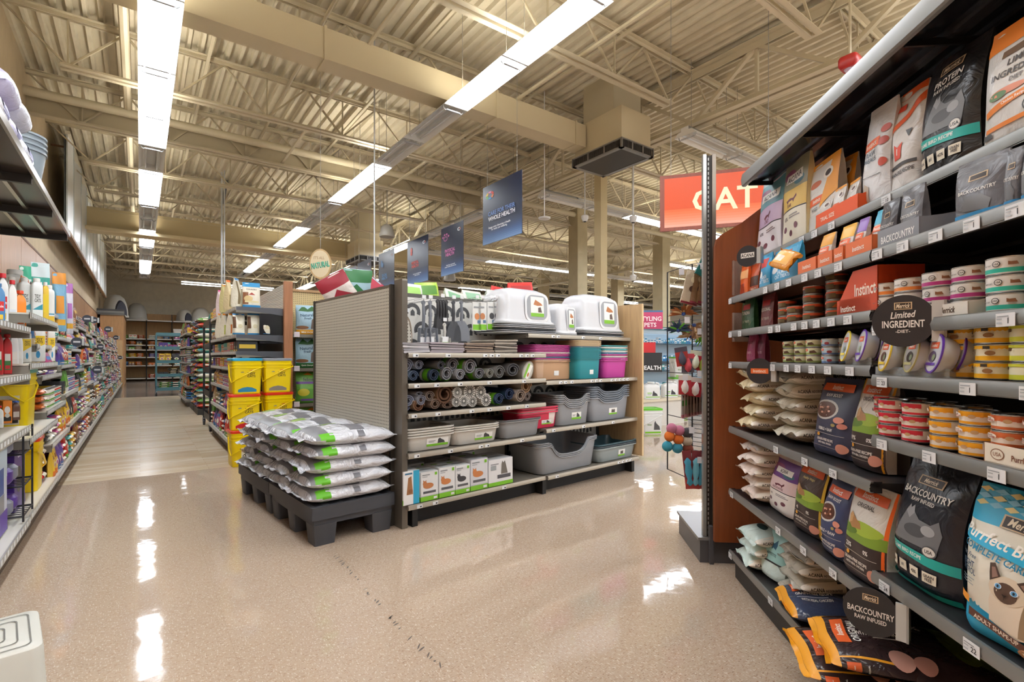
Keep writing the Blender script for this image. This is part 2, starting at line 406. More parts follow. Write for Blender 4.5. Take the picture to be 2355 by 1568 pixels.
# ------------------------------------------------------------------ air duct and diffusers
DUCT = mat('cdbf9f', .5)
f = MB(); f.box(X_WL+.02, 5.52, 5.60, 5.87, EYE+3.22, EYE+3.56, DUCT)
for x in (-.6, 1.6, 3.85, 5.3): f.box(x, x+.03, 5.585, 5.885, EYE+3.205, EYE+3.575, DUCT)
spawn('air_duct', [(None, f.mesh('duct', 0))], label='square cream air duct crossing above the two long light rows', cat='air duct')
def diffuser(w_, l):
    a = MB(); a.box(-w_/2+.03, w_/2-.03, -l/2+.03, l/2-.03, .14, .62, DUCT); a.box(-w_/2+.05, w_/2-.05, -l/2+.2, l/2-.2, .62, 1.43 if w_ > .72 else 1.19, STEELD)
    b = MB(); G = mat('8d8b88', .4, .4); K = mat('24211f', .6)
    b.box(-w_/2+.02, w_/2-.02, -l/2+.02, l/2-.02, .02, .14, K); b.box(-w_/2, w_/2, -l/2, l/2, .125, .145, G); 
    for s in (-1, 1):
        b.box(s*w_/2, s*w_/2-s*.06, -l/2, l/2, 0, .02, G); b.box(-w_/2, w_/2, s*l/2, s*l/2-s*.06, 0, .02, G)
        for t in (-1, -.33, .33, 1):
            b.box(s*w_/2-.012*s, s*w_/2, t*l/2-.012, t*l/2+.012, .0, .14, G); b.box(t*w_/2-.012, t*w_/2+.012, s*l/2-.012*s, s*l/2, 0, .14, G)
        for i in range(int(l/.025)): b.box(s*w_/2-s*.01, s*w_/2-s*.004, -l/2+i*.025, -l/2+i*.025+.005, .02, .125, mat('4c4946', .5))
        for i in range(int(w_/.025)): b.box(-w_/2+i*.025, -w_/2+i*.025+.005, s*l/2-s*.01, s*l/2-s*.004, .02, .125, mat('4c4946', .5))
    c = MB(); c.box(-w_/2+.06, w_/2-.06, -l/2+.06, l/2-.06, .006, .02, mat('3d3833', .55))
    return [('plenum_box', a.mesh('plenum', 0)), ('grille', b.mesh('grille', 0)), ('bottom_plate', c.mesh('plate', 0))]
spawn('air_diffuser', diffuser(.70, 1.02), W0.at(5.87, 5.39, EYE+2.99), 'large square ceiling air diffuser at the end of the cream duct', 'air diffuser')
spawn('air_diffuser', diffuser(.75, 1.1), W0.at(5.35, 14.6, EYE+2.75), 'distant square ceiling air diffuser beside the round NATURAL sign', 'air diffuser')
# ------------------------------------------------------------------ fluorescent light rows
TUBE = mat('f3f8ff', .4, emit=LAMP)
UPT = mat('fdf8ec', .4, emit=LAMP*1.3); WH = mat('e9e9e6', .35); GREYL = mat('b4b6b8', .3)
def fixture(ln, lit, w_=.33):
    a = MB(); pr = [(-w_/2, 0), (-w_/2+.05, .055), (-.06, .065), (-.06, .11), (.06, .11), (.06, .065), (w_/2-.05, .055), (w_/2, 0)]
    th = .004
    for i in range(len(pr)-1):
        (xa, za), (xb, zb) = pr[i], pr[i+1]
        a.add([(xa, 0, za), (xb, 0, zb), (xb, ln, zb), (xa, ln, za), (xa, 0, za+th), (xb, 0, zb+th), (xb, ln, zb+th), (xa, ln, za+th)],
              [(0, 1, 2, 3), (7, 6, 5, 4), (0, 4, 5, 1), (2, 6, 7, 3), (1, 5, 6, 2), (3, 7, 4, 0)], WH)
    for y in (0.004, ln-.004): a.add([(x, y, z) for x, z in pr], [tuple(range(8))], WH)
    parts = [('reflector', a.mesh('reflector', 0))]
    b = MB()
    if lit: b.add([(-w_/2+.02, .03, .012), (w_/2-.02, .03, .012), (w_/2-.02, ln-.03, .012), (-w_/2+.02, ln-.03, .012)], [(3, 2, 1, 0)], TUBE); b.box(-w_/2+.02, w_/2-.02, .03, ln-.03, .0125, .022, TUBE)
    else:
        for x in (-.075, .075): b.tube([(x, .04, .03), (x, ln-.04, .03)], .013, mat('d8dcdf', .25), 8)
    if lit: b.box(-.045, .045, .05, ln-.05, .111, .114, UPT)  # glowing top strip, added to brighten the roof deck
    parts.append(('diffuser' if lit else 'tube', b.mesh('d', 0)))
    c = MB()
    for y in (.06, ln-.06) if ln > 1.3 else (.06,):
        c.bar((-w_/2+.07, y, -.022), (w_/2-.07, y, -.022), .026, .016, GREYL)
        for s in (-1, 1): c.tube([(s*(w_/2-.07), y, -.022), (s*(w_/2-.055), y, -.03), (s*(w_/2-.035), y, -.015), (s*(w_/2-.03), y, .02)], .008, GREYL, 6)
    parts.append(('lamp_bracket', c.mesh('c', 0)))
    return parts
FIX = {}
def fx(ln, lit):
    if (ln, lit) not in FIX: FIX[(ln, lit)] = fixture(ln, lit)
    return FIX[(ln, lit)]
hang = MB(); hang.tube([(0, 0, .11), (0, 0, 1.1)], .004, mat('9a958a', .4), 5)
HANG = hang.mesh('hanger', 0)
ZL = EYE+3.08
def light_at(x, y, rz, ln, lit, lab, grp):
    p = list(fx(ln, lit))+[('hanger', HANG, None, Matrix.Translation((0, .15, 0))), ('hanger', HANG, None, Matrix.Translation((0, ln-.15, 0)))]
    if rz == 0 and x < 5.5: p = [q for q in p if q[0] != 'hanger' or not 5.5 < y+q[3].translation.y < 6.0]
    return spawn('fluorescent_light', p, W0.at(x, y, ZL, rz), lab, 'ceiling light', grp)
def row(x, ts, lits, name):
    for (t0, t1), lit in zip(ts, lits):
        y0 = t0*1e-3*1165*3.08/math.cos(YAW)-x*math.tan(YAW); y1 = t1*1e-3*1165*3.08/math.cos(YAW)-x*math.tan(YAW)
        n = max(1, round((y1-y0)/1.22)); l = round((y1-y0)/n-.012, 2)
        for i in range(n): light_at(x, y0+i*(y1-y0)/n, 0, l, lit, ('lit' if lit else 'unlit')+' white fluorescent fixture in the '+name, ('lit' if lit else 'unlit')+' fixtures of the '+name)
E1 = [(-1.6, -.53), (-.53, .57), (.57, 1.518), (1.518, 2.067), (2.067, 2.34), (2.34, 2.87), (2.87, 3.42), (3.42, 3.95), (3.95, 4.5), (4.5, 5.18), (5.18, 5.5)]
row(.148, E1, [1, 1, 1, 1, 0, 1, 0, 1, 0, 1, 0], 'row above the left aisle')
E2 = [(-1.2, 0), (0, .92), (.92, 1.745), (1.745, 2.27), (2.27, 2.81), (2.81, 3.36), (3.36, 3.95), (3.95, 4.45), (4.45, 5.1), (5.1, 5.44)]
row(3.145, E2, [1, 1, 1, 0, 1, 0, 1, 0, 1, 0], 'long middle row ending near the pet food bags')
y = 7.9; k = 0
while y < 25:
    lit = k % 4 in (0, 1) and k > 1 or k > 11
    light_at(5.95, y, 0, 1.19, bool(lit), ('lit' if lit else 'unlit')+' fixture in the row behind the hanging banners', ('lit' if lit else 'unlit')+' fixtures behind the banners'); y += 1.2; k += 1
# rows across the store on the right; some added to brighten shelves and far ceiling
for Y, x0, pat, nm in ((7.45, 6.2, '00111111110011', 'cross row passing behind the orange sign'), (4.25, 6.1, '000111111', 'nearest cross row above the orange sign'), (13.6, 6.6, '0011110011110', 'cross row beyond the columns'), (19.5, 6.6, '1100111100111100', 'farthest cross row on the right'),
                   (25.4, 1.4, '111', 'short cross row before the back wall'), (1.0, 5.0, '1111', 'unseen row added to brighten the cat food shelves'), (-2.2, 4.0, '111111', 'cross row behind the photographer'), (7.45, 23.2, '1111111', 'added row far off beyond the orange sign'), (13.6, 22.6, '1111111', 'added far end of the row beyond the columns'), (10.5, 14.0, '1111111111', 'added row between the columns and the fish supplies'), (4.25, 17.2, '1111111', 'added far end of the nearest cross row')):
    for i, c in enumerate(pat):
        light_at(x0+i*1.2, Y, -90, 1.19, c == '1', ('lit' if c == '1' else 'unlit')+' fixture in the '+nm, ('lit' if c == '1' else 'unlit')+' fixtures of the '+nm)
# ================================================================== package builders (each returns a parts list for spawn)
BLK = mat('1c1b1d', .4); WHT = mat('ece9e2', .4); INK = mat('26242a', .5); ORG = mat('e4632b', .4); GRN = mat('6fae2c', .45)
def _m(c, rough=.35, kind=''): return c if not isinstance(c, str) else mat(c, rough, kind=kind)
def mm(items):
    """colour names in print items -> materials"""
    out = []
    for it in items:
        it = list(it)
        i = 5 if it[0] in 'RE' else (2 if it[0] == 'P' else 5)
        if isinstance(it[i], str): it[i] = mat(it[i], .4)
        out.append(tuple(it))
    return out
def bag_mesh(w, h, d, body, items=(), seed=0, back=None, edge=None, top=None, name='bag', side_items=(), pinch=.98):
    """standing gusseted bag: flat bottom, pinched crimped top; front is -y"""
    r = random.Random(seed); ph = r.uniform(0, 6); am = r.uniform(.004, .011)*h/.3; tw = r.uniform(-.02, .02)*w; mb = MB(); body = _m(body, .3, 'wrinkle'); back = _m(back, .35) if back else body
    def D(v):
        t = max(0, (v-.30)/.70); q = d/2*(1-t**2.0*pinch)
        return max(.0035, q*min(1, .82+v*3))
    def Wd(v): return w*(1-.045*math.sin(min(1, v*1.15)*PI)) if v < .87 else w*(1-.02)
    def S(u, v, off=0):
        e = abs(2*u-1); k = D(v); bulge = (1-e**4.0)
        y = -k*(.55+.45*bulge)-(off)-am*.5*math.sin(ph+5*u+9*v)*bulge*(1 if v < .95 else .2)
        return ((u-.5)*Wd(v)+tw*math.sin(v*3), y+.012*math.sin(v*2.4+ph)*h*min(1, v*2), v*h)
    def B(u, v):
        x, y, z = S(u, v); k = D(v); e = abs(2*u-1); c = .012*math.sin(v*2.4+ph)*h*min(1, v*2)
        return (x, c+k*(.55+.45*(1-e**4)), z)
    nu = 16; vs_ = [0, .015, .04, .08, .13, .18, .24, .30, .36, .42, .48, .54, .60, .66, .72, .77, .82, .865, .90, .93, .95, 1.0]
    rings = []
    for v in vs_:
        ring = [S(i/nu, v) for i in range(nu+1)]
        k = D(v); g = .42 if k > .012 else 1.0
        sx = lambda side, yy: ((side-.5)*Wd(v)*(1 if k < .012 else .93)+tw*math.sin(v*3), yy)
        bk = [B(i/nu, v) for i in range(nu, -1, -1)]
        cy = (ring[-1][1]+bk[0][1])/2
        ring.append((ring[-1][0]-(.0 if k < .012 else .10*k), cy, ring[-1][2])); ring += bk
        ring.append((ring[0][0]+(.0 if k < .012 else .10*k), cy, ring[0][2])); rings.append(ring)
    mb.loft(rings, body)
    if back:
        # back half of the rings takes the back colour
        n = len(rings[0]); bi = mb.mi(back)
        for j, f in enumerate(mb.f):
            if len(f) == 4 and all((q % n) > nu for q in f): mb.i[j] = bi
    its = []
    if top: its.append(('R', 0, .93, 1, 1, top))
    if edge: its += [('R', 0, 0, .045, 1, edge), ('R', .955, 0, 1, 1, edge)]
    printed(mb, S, mm(list(its)+list(items)), w/h, ([i/nu for i in range(1, nu)], vs_[1:-1]))
    return mb.mesh(name, 50)
def pillow_mesh(l, w, h, body, items=(), side=(), seed=0, flat=.0, name='bag', seal=.03, end=None, sealc=None):
    """lying bag: long axis x, sealed ends with crimped flaps; items print on top, side prints on the -y flank"""
    r = random.Random(seed); p1 = r.uniform(0, 6); p2 = r.uniform(0, 6); am = h*.05; mb = MB(); body = _m(body, .22, 'wrinkle')
    def prof(u): e = abs(2*u-1); return (max(0, 1-e**3.2))**.5
    def S(u, v, off=0):
        e = abs(2*v-1); q = max(0, 1-e**3.0)**.5; p = prof(u)
        z = h*.42+h*.58*p*q+am*math.sin(p1+8*u+5*v)*p*q+am*.6*math.sin(p2+17*u-9*v)*p*q+off
        yy = (v-.5)*w*(1-.10*(1-p)); xx = (u-.5)*l*(1-.02*math.sin(v*9+p1))
        return (xx, yy, z)
    def Bt(u, v):
        e = abs(2*v-1); q = max(0, 1-e**3.0)**.5; p = prof(u); x, y, z = S(u, v)
        return (x, y, h*.42-h*.42*min(1, p*1.15)*q)
    def F(u, v, off=0):      # -y flank, v 0 bottom..1 top
        a = S(u, .10); b = Bt(u, .10); t = v; y0 = -.5*w*(1-.10*(1-prof(u)))-off
        bl = math.sin(t*PI)
        return (a[0], min(a[1], b[1])*(1-bl)+y0*bl-off, b[2]+(a[2]-b[2])*t)
    nu, nv = 18, 12; vv = [0]+[.5-.5*math.cos(PI*j/nv) for j in range(1, nv)]+[1]
    rings = []
    for i in range(nu+1):
        u = .5-.5*math.cos(PI*i/nu)
        rings.append([S(u, v) for v in vv]+[Bt(u, v) for v in reversed(vv[1:-1])])
    mb.loft(rings, body)
    sc = _m(sealc, .3) if sealc else body
    for u, sg in ((0, -1), (1, 1)):
        a = []; nz = 14
        for j in range(nz+1):
            v = j/nz; x, y, z = S(u, v); zz = z+.006*math.sin(v*14+p2)
            a.append(((x, y, z), (x+sg*l*seal*(1+.12*(j % 2)), y*1.01, zz-.01*sg*math.sin(v*5+p1))))
        vs = [q for pr in a for q in pr]; mb.add(vs, [(2*j, 2*j+1, 2*j+3, 2*j+2) for j in range(nz)], sc)
        mb.add([(x, y, z-.002) for x, y, z in vs], [(2*j+2, 2*j+3, 2*j+1, 2*j) for j in range(nz)], sc)
    us_ = [.5-.5*math.cos(PI*i/nu) for i in range(1, nu)]
    printed(mb, S, mm(items), l/w, (us_, vv[1:-1]))
    if side: printed(mb, F, mm(side), l/h, (us_, [i/8 for i in range(1, 8)]))
    return mb.mesh(name, 50)
def can_parts(r, h, base, band=None, label=(), lid='c9c9c4', bandz=(.12, .38), txt=None, tc='3a2a1c'):
    """tin can: bands are fractions of the height; label prints towards -y"""
    mb = MB(); st = mat('bfc2c2', .25, .7); b = _m(base, .35)
    prof0 = [(r*.93, 0), (r*.985, .0015), (r, .003)]
    mb.lathe(prof0, st, 28)
    zs = [0.003]+([h*bandz[0], h*bandz[1]] if band else [])+[h-.003]
    cols = [b, _m(band, .35), b] if band else [b]
    for i, c in enumerate(cols): mb.lathe([(r*.985, zs[i]), (r*.985, zs[i+1])], c, 28)
    mb.lathe([(r*.985, h-.003), (r, h-.002), (r, h-.0005), (r*.95, h), (r*.93, h-.002)], st, 28)
    def S(u, v, off=0):
        a = -PI/2+(u-.5)*2.6; q = r*.985+off
        return (q*math.cos(a), q*math.sin(a), .003+v*(h-.006))
    its = list(label)
    if txt: its.append(('T', txt, .5, .68, .24, tc))
    printed(mb, S, mm(its), 2.6*r/h, 12)
    l = MB(); l.lathe([(r*.93, h-.002), (r*.86, h-.0035), (r*.84, h-.002), (r*.3, h-.0022), (0.0005, h-.0022)], mat(lid, .25, .6), 28)
    l.bar((-.006, -r*.45, h-.001), (-.006, r*.1, h-.001), .010, .0014, mat('a9acad', .3, .7))
    return [(None, mb.mesh('can', 40)), ('lid', l.mesh('lid', 40))]
def box_mesh(w, d, h, body, items=(), side=(), top=(), name='box', body_side=None):
    """carton centred on x, front at y=0, back at y=d. side prints on the -x face, top on the lid"""
    mb = MB(); mb.loft([rring(w, d, z, .003, 1, 0, d/2) for z in (0, h)], _m(body, .4))
    printed(mb, lambda u, v, o=0: ((u-.5)*w, -o, v*h), mm(items), w/h, 0)
    if side:
        printed(mb, lambda u, v, o=0: (-w/2-o, d-u*d, v*h), mm(side), d/h, 0)
        printed(mb, lambda u, v, o=0: (w/2+o, u*d, v*h), mm(side), d/h, 0)
    if top: printed(mb, lambda u, v, o=0: ((u-.5)*w, v*d, h+o), mm(top), w/d, 0)
    return mb.mesh(name, 30)
def tray_box(w, d, h, body, cut=.45, items=(), inner='a97c52'):
    """open display carton with a swooping low front"""
    mb = MB(); b = _m(body, .45); n = _m(inner, .7); t = .002; hf = h*cut
    sidep = [(0, 0), (d, 0), (d, h), (d*.72, h), (d*.38, hf+(h-hf)*.35), (d*.12, hf), (0, hf)]
    for sx in (-1, 1):
        x0, x1 = (sx*w/2, sx*(w/2-t)); vs = [(x0, y, z) for y, z in sidep]+[(x1, y, z) for y, z in sidep]; k = len(sidep)
        mb.add(vs[:k], [tuple(range(k)) if sx > 0 else tuple(range(k-1, -1, -1))], b); mb.add(vs[k:], [tuple(range(k)) if sx < 0 else tuple(range(k-1, -1, -1))], n)
        mb.add(vs, [(i, (i+1) % k, k+(i+1) % k, k+i) for i in range(k)], n)
    mb.box(-w/2, w/2, 0, t, 0, hf, b); mb.box(-w/2+t, w/2-t, t, t*1.3, .002, hf-.002, n)
    mb.box(-w/2, w/2, d-t, d, 0, h, b); mb.box(-w/2+t, w/2-t, d-t*1.4, d-t, 0, h, n); mb.box(-w/2, w/2, 0, d, 0, t, b)
    printed(mb, lambda u, v, o=0: ((u-.5)*w, -o, v*hf), mm(items), w/hf, 0)
    return mb.mesh('carton', 0)
def pail_parts(w=.265, d=.26, h=.355, body='f2d000', lid='2f9fc4', items=(), handle=True, back_items=(), hflip=1, hang=.42):
    """square plastic pail with stacked rim ribs, snap lid and swing handle; front -y"""
    mb = MB(); b = _m(body, .3); r = .035
    zs = [(0, .88), (.012, .90), (.72*h, .955), (.725*h, .985), (.74*h, .985), (.745*h, .96), (.80*h, .965), (.805*h, 1.0), (.84*h, 1.0), (.845*h, .968), (.9*h, .975), (.93*h, .975)]
    mb.loft([rring(w*k, d*k, z, r, 4) for z, k in zs], b)
    for x in (-.3, .3): pass
    def fr(sg):
        def S(u, v, o=0):
            z = .03*h+v*.68*h; k = .90+.055*(z/(.72*h)); return (sg*(u-.5)*w*k*.86, -sg*(d*k/2+o), z)
        return S
    def fs(sg):
        def S(u, v, o=0):
            z = .03*h+v*.68*h; k = .90+.055*(z/(.72*h)); return (-sg*(w*k/2+o), -sg*(u-.5)*d*k*.86, z)
        return S
    if items: printed(mb, fr(1), mm(items), w*.8/(.68*h), 0)
    if back_items: printed(mb, fs(1), mm(back_items), w*.8/(.68*h), 0)
    # raised frame round the label
    l = MB(); lc = _m(lid, .3)
    l.loft([rring(w*1.0, d*1.0, .925*h, r, 4), rring(w*1.02, d*1.02, .93*h, r, 4), rring(w*1.02, d*1.02, .985*h, r, 4), rring(w*.98, d*.98, h, r, 4), rring(w*.9, d*.9, h, r, 4), rring(w*.89, d*.89, h-.008, r, 4)], lc)
    P = [(None, mb.mesh('pail', 35)), ('lid', l.mesh('lid', 35))]
    if handle:
        g = MB(); yb = -d*.5-.004; za = .81*h
        pts = [(w*.5*hflip+.002*hflip, -d*.05, za), (w*.52*hflip, yb*.9, za-.02), (w*.2*hflip, yb-.006, za-hang*.35*h), (-w*.3*hflip, yb-.006, za-hang*.9*h), (-w*.5*hflip, yb*.8, za-hang*1.15*h), (-w*.52*hflip, -d*.2, za-hang*h*.75), (-w*.5*hflip-.002*hflip, 0, za)]
        g.tube(pts, .006, b, 6); g.box(*sorted((w*.5*hflip-.01*hflip, w*.5*hflip+.008*hflip)), -.012, .012, za-.015, za+.015, b)
        P.append(('handle', g.mesh('handle')))
    return P
def jug_parts(w, d, h, body, cap='d3202a', items=(), neck=.25, handle=False, capw=.3, trans=0, shoulder=.72):
    """blow-moulded bottle or jug; front -y"""
    mb = MB(); b = _m(body, .3); nk = neck; sh = shoulder
    prof = [(0, .93), (.01, .98), (.04, 1), (sh*.9, 1), (sh, .97), (sh+.35*(.93-sh), .85), (sh+.62*(.93-sh), max(.62, nk*1.2)), (sh+.86*(.93-sh), nk*1.12), (.93, nk)]
    rings = []
    for t, k in prof:
        rings.append(rring(w*k, max(d*k, .0) if k > nk*1.2 else min(w, d)*nk*1.3, t*h, min(w, d)*k*.28, 4))
    mb.loft(rings, b)
    if handle:
        mb.tube([(w*.28, 0, h*.93), (w*.46, 0, h*.9), (w*.5, 0, h*.78), (w*.46, 0, h*.68)], w*.06, b, 8)
    printed(mb, lambda u, v, o=0: ((u-.5)*w*.84, -d/2-o, .04*h+v*(sh*.86-.04)*h), mm(items), w*.84/((sh*.86-.04)*h), 0)
    c = MB(); cr = w*capw/2*1.25; c.lathe([(cr, .915*h), (cr, .985*h), (cr*.9, h), (.0005, h)], _m(cap, .35), 14)
    return [(None, mb.mesh('bottle', 40)), ('cap', c.mesh('cap', 40))]
def disc_sign_parts(r, items, face='2b2a2d', clip=.02):
    """round shelf talker standing out from a shelf edge; faces -y, clip at its +x side"""
    mb = MB(); n = 36
    rings = [[(r*math.cos(2*PI*i/n), y, r*math.sin(2*PI*i/n)) for i in range(n)] for y in (-.0015, .0015)]
    mb.loft([list(reversed(x)) for x in rings], _m(face, .45))
    printed(mb, lambda u, v, o=0: ((u-.5)*2*r, -.0015-o, (v-.5)*2*r), mm(items), 1, 0)
    c = MB(); cl = mat('c4c8c9', .15, .2); c.box(r*.86, r*1.22, -.003, .003, -r*.8, r*.72, cl); c.box(r*1.22, r*1.30, -.006, .02, -r*.8, r*.72, mat('9da1a3', .25, .5))
    return [('disc', mb.mesh('disc', 30)), ('clip', c.mesh('clip', 0))]
def price_mesh(txt, w=.042, h=.026):
    mb = MB(); mb.box(-w/2, w/2, -.001, 0, 0, h, mat('e6e8ea', .35))
    printed(mb, lambda u, v, o=0: ((u-.5)*w, -.001-o, v*h), mm([('T', txt, .66, .42, .42, '2c2c30'), ('R', .08, .72, .7, .80, '9aa0a6'), ('R', .08, .52, .36, .6, 'aab0b4'), ('R', .08, .2, .36, .34, 'b9bec2')]), w/h, 0)
    return mb.mesh('price_label', 0)
PRICE = {}
def price(t):
    if t not in PRICE: PRICE[t] = price_mesh(t)
    return PRICE[t]
# ------------------------------------------------------------------ measuring from the photograph: pixel on a run's vertical plane
class Meas:
    def __init__(s, fr): s.Mi = fr.M.inverted()
    def uz(s, px, py, v):
        r = (px-CX)/FOC; d = Vector((math.sin(YAW)+r*math.cos(YAW), math.cos(YAW)-r*math.sin(YAW), (HY-py)/FOC))
        o = s.Mi @ Vector((0, 0, EYE)); dl = s.Mi.to_3x3() @ d; t = (v-o.y)/dl.y
        return o.x+dl.x*t, o.z+dl.z*t
MC = Meas(FC); MG = Meas(FG); ML = Meas(FL); MR = Meas(FR)
# ================================================================== the cat-food run on the right
SH = mat('3b3a3c', .35, .5); LIP = mat('8e8e8c', .38, .6); CHR = mat('c9cacb', .15, .9); NAVY = mat('14161c', .5)
def shelf_mesh(w, d, lip=.032, m=SH, lm=LIP, brk=True, holes=False, tagm=None, tags=()):
    """shelf board from u=0..w, front lip at y=0, top surface at z=0"""
    mb = MB(); mb.box(0, w, .004, d, -.012, 0, m)
    n = 6; pr = [(.006, .0), (.0, -.002), (-.004, -.5*lip), (-.002, -lip*.92), (.006, -lip)]
    vs = [(x, y, z+.004) for x in (0, w) for y, z in pr]; k = len(pr)
    mb.add(vs, [(i, i+k, i+k+1, i+1) for i in range(k-1)], lm)
    mb.box(0, w, .0, .008, -.001, .004, lm); mb.box(0, w, .0, .008, -lip+.004, -lip+.008, lm)
    for x in (0, w): mb.add([(x, .006, .004), (x, -.004, -.5*lip), (x, .006, -lip+.004), (x, .03, -lip+.004), (x, .03, .004)], [(0, 1, 2, 3, 4), (4, 3, 2, 1, 0)], m)
    if brk:
        for x in (.0, w-.004): mb.add([(x, .02, -.012), (x, d, -.012), (x, d, -.075), (x, .1, -.03), (x+.004, .02, -.012), (x+.004, d, -.012), (x+.004, d, -.075), (x+.004, .1, -.03)], [(0, 1, 2, 3), (7, 6, 5, 4), (0, 4, 5, 1), (1, 5, 6, 2), (2, 6, 7, 3), (3, 7, 4, 0)], m)
        mb.box(0, w, d*.5, d*.5+.03, -.022, -.012, m); mb.box(0, w, d*.8, d*.8+.03, -.022, -.012, m)
    for x in tags: mb.box(x-.02, x+.02, -.0055, -.004, -lip+.008, -.002, mat('dfe3e6', .35)); mb.box(x+.002, x+.014, -.0062, -.0055, -lip+.013, -lip+.022, INK)
    return mb.mesh('shelf', 30)
U0, U1, U2 = -2.62, -1.475, -.32           # far end, bay joint, near end
VL, VB = .87, 1.34                          # shelf lip and back panel
S1, S2, S3A, S3B, S4A, S4B, S5A, S5B, S6A, S6B, SD = 1.585, 1.392, 1.226, 1.188, 1.074, 1.049, .752, .884, .440, .510, .133
parts = []
f = MB()
f.box(U0, U2, VB, VB+.02, .1, 2.1, mat('1f2026', .45)); parts.append(('back_panel', f.mesh('bp', 0)))
for u in (U0, U1, U2):
    f = MB(); f.box(u-.016, u+.016, VB-.012, VB, .0, 2.14, mat('6b6c6e', .35, .6))
    z = .2
    while z < 2.1: f.box(u-.006, u-.002, VB-.0135, VB-.012, z, z+.016, BLK); f.box(u+.002, u+.006, VB-.0135, VB-.012, z, z+.016, BLK); z += .0254
    parts.append(('upright', f.mesh('up', 0)))
f = MB(); f.box(U0, U2, VL+.03, VB, .0, .10, mat('2a2a2c', .5)); parts.append(('base', f.mesh('base', 0)))
levels = [(S1, .99, U0, U2), (S2, VL, U0, U1-.003), (S2, VL, U1+.003, U2), (S3A, VL, U0, U1-.003), (S3B, VL, U1+.003, U2), (S4A, VL, U0, U1-.003), (S4B, VL, U1+.003, U2), (S5A, VL, U0, U1-.003), (S5B, VL, U1+.003, U2), (S6A, VL, U0, U1-.003), (S6B, VL, U1+.003, U2), (SD, VL, U0, U1-.003), (SD, VL, U1+.003, U2)]
tagspec = {0: ((1.02, '10'), (.72, '21'), (.60, '1'), (.5, '19'), (1.5, '17'), (1.72, '24')), 1: ((.03, '3'), (.45, '1'), (.56, '1'), (.66, '2'), (.78, '1'), (.87, '1'), (.99, '1')), 2: ((.03, '1'), (.13, '1'), (.24, '1'), (.34, '1'), (.44, '1'), (.6, '1')),
           3: ((.03, '7'), (.16, '5'), (.5, '2'), (.57, '2'), (.7, '1'), (.78, '2'), (.86, '1'), (.95, '1'), (1.04, '1')), 4: ((.03, '1'), (.42, '1'), (.62, '1')), 5: ((.03, '5'), (.52, '2'), (.64, '2'), (.73, '2'), (.83, '2'), (.93, '1'), (1.05, '1')),
           6: ((.05, '23'), (.33, '1'), (.47, '1'), (.62, '1')), 7: ((.55, '12'), (.78, '24'), (.96, '19')), 8: ((.05, '1'), (.22, '1'), (.4, '1'), (.6, '1')), 9: ((.05, '29'), (.57, '29'), (.77, '29'), (.96, '24')), 10: ((.06, '24'), (.34, '22'), (.6, '22')), 11: ((.03, '37'), (.5, '29'), (.78, '34')), 12: ((.12, '37'), (.4, '24'))}
for i, (z, v, a, b) in enumerate(levels):
    parts.append(('shelf', shelf_mesh(b-a, VB-v), None, Matrix.Translation((a, v, z)))); si = len(parts)-1
    for x, t in tagspec.get(i, ()): parts.append(('price_label', price(t), si, Matrix.Translation((x, -.005, -.029))))
# canopy shelf over the top
f = MB(); cv = .937
f.add([(U0, cv, 1.955), (U2, cv, 1.955), (U2, VB, 2.03), (U0, VB, 2.03), (U0, cv, 1.97), (U2, cv, 1.97), (U2, VB, 2.045), (U0, VB, 2.045)], [(3, 2, 1, 0), (4, 5, 6, 7), (0, 4, 7, 3), (1, 2, 6, 5)], mat('26262b', .18, .3))
for t in (.30, .36, .62, .68, .9):
    y = cv+(VB-cv)*t; z = 1.955+.075*t; f.box(U0+.01, U2, y, y+.018, z-.012, z, mat('6e6e74', .2, .8))
for u in (U0+.02, -2.05, U1, -.9): f.box(u-.004, u+.004, cv+.02, VB, 1.95, 1.97, mat('101012', .4))
parts.append(('canopy', f.mesh('canopy', 0)))
f = MB(); f.add([(u, y, z) for u in (U0, U2) for y, z in ((cv, 1.95), (cv-.006, 1.955), (cv-.01, 1.985), (cv-.004, 2.012), (cv+.012, 2.016), (cv+.012, 1.95))], [(i, i+6, (i+1) % 6+6, (i+1) % 6) for i in range(6)]+[(5, 4, 3, 2, 1, 0), (6, 7, 8, 9, 10, 11)], LIP)
parts.append(('canopy_edge', f.mesh('ce', 30)))
spawn('shelving_run', parts, FC.M.copy(), 'black steel shelving run with chrome lips holding the cat food on the right', 'shelving')
# wooden end panel, curved top
f = MB(); ue = -2.735; pr = [(.835, .13), (VB+.04, .13), (VB+.04, 2.02), (1.25, 2.0), (1.1, 1.90), (.97, 1.80), (.875, 1.745), (.848, 1.72), (.837, 1.68)]
k = len(pr); vs = [(ue, y, z) for y, z in pr]+[(ue-.028, y, z) for y, z in pr]
f.add(vs, [tuple(range(k)), tuple(range(2*k-1, k-1, -1))]+[(i, i+k, (i+1) % k+k, (i+1) % k) for i in range(k)], mat('8c4c2b', .3, kind='wood'))
spawn('end_panel', [(None, f.mesh('end_panel', 0))], FC.M.copy(), 'reddish brown wooden end panel with a curved top closing the cat food shelves', 'end panel')
for z0, z1 in ((1.42, 1.60), (1.18, 1.33)):
    f = MB(); g = mat('b9a79c', .1, 0, alpha=.35); f.box(-2.725, -2.722, .92, 1.0, z0, z1, g); f.box(-2.725, -2.70, .92, .923, z0, z1, g)
    spawn('sign_holder', [(None, f.mesh('holder', 0))], FC.M.copy(), 'clear plastic holder on the brown end panel, '+('upper' if z0 > 1.3 else 'lower')+' one', 'sign holder')
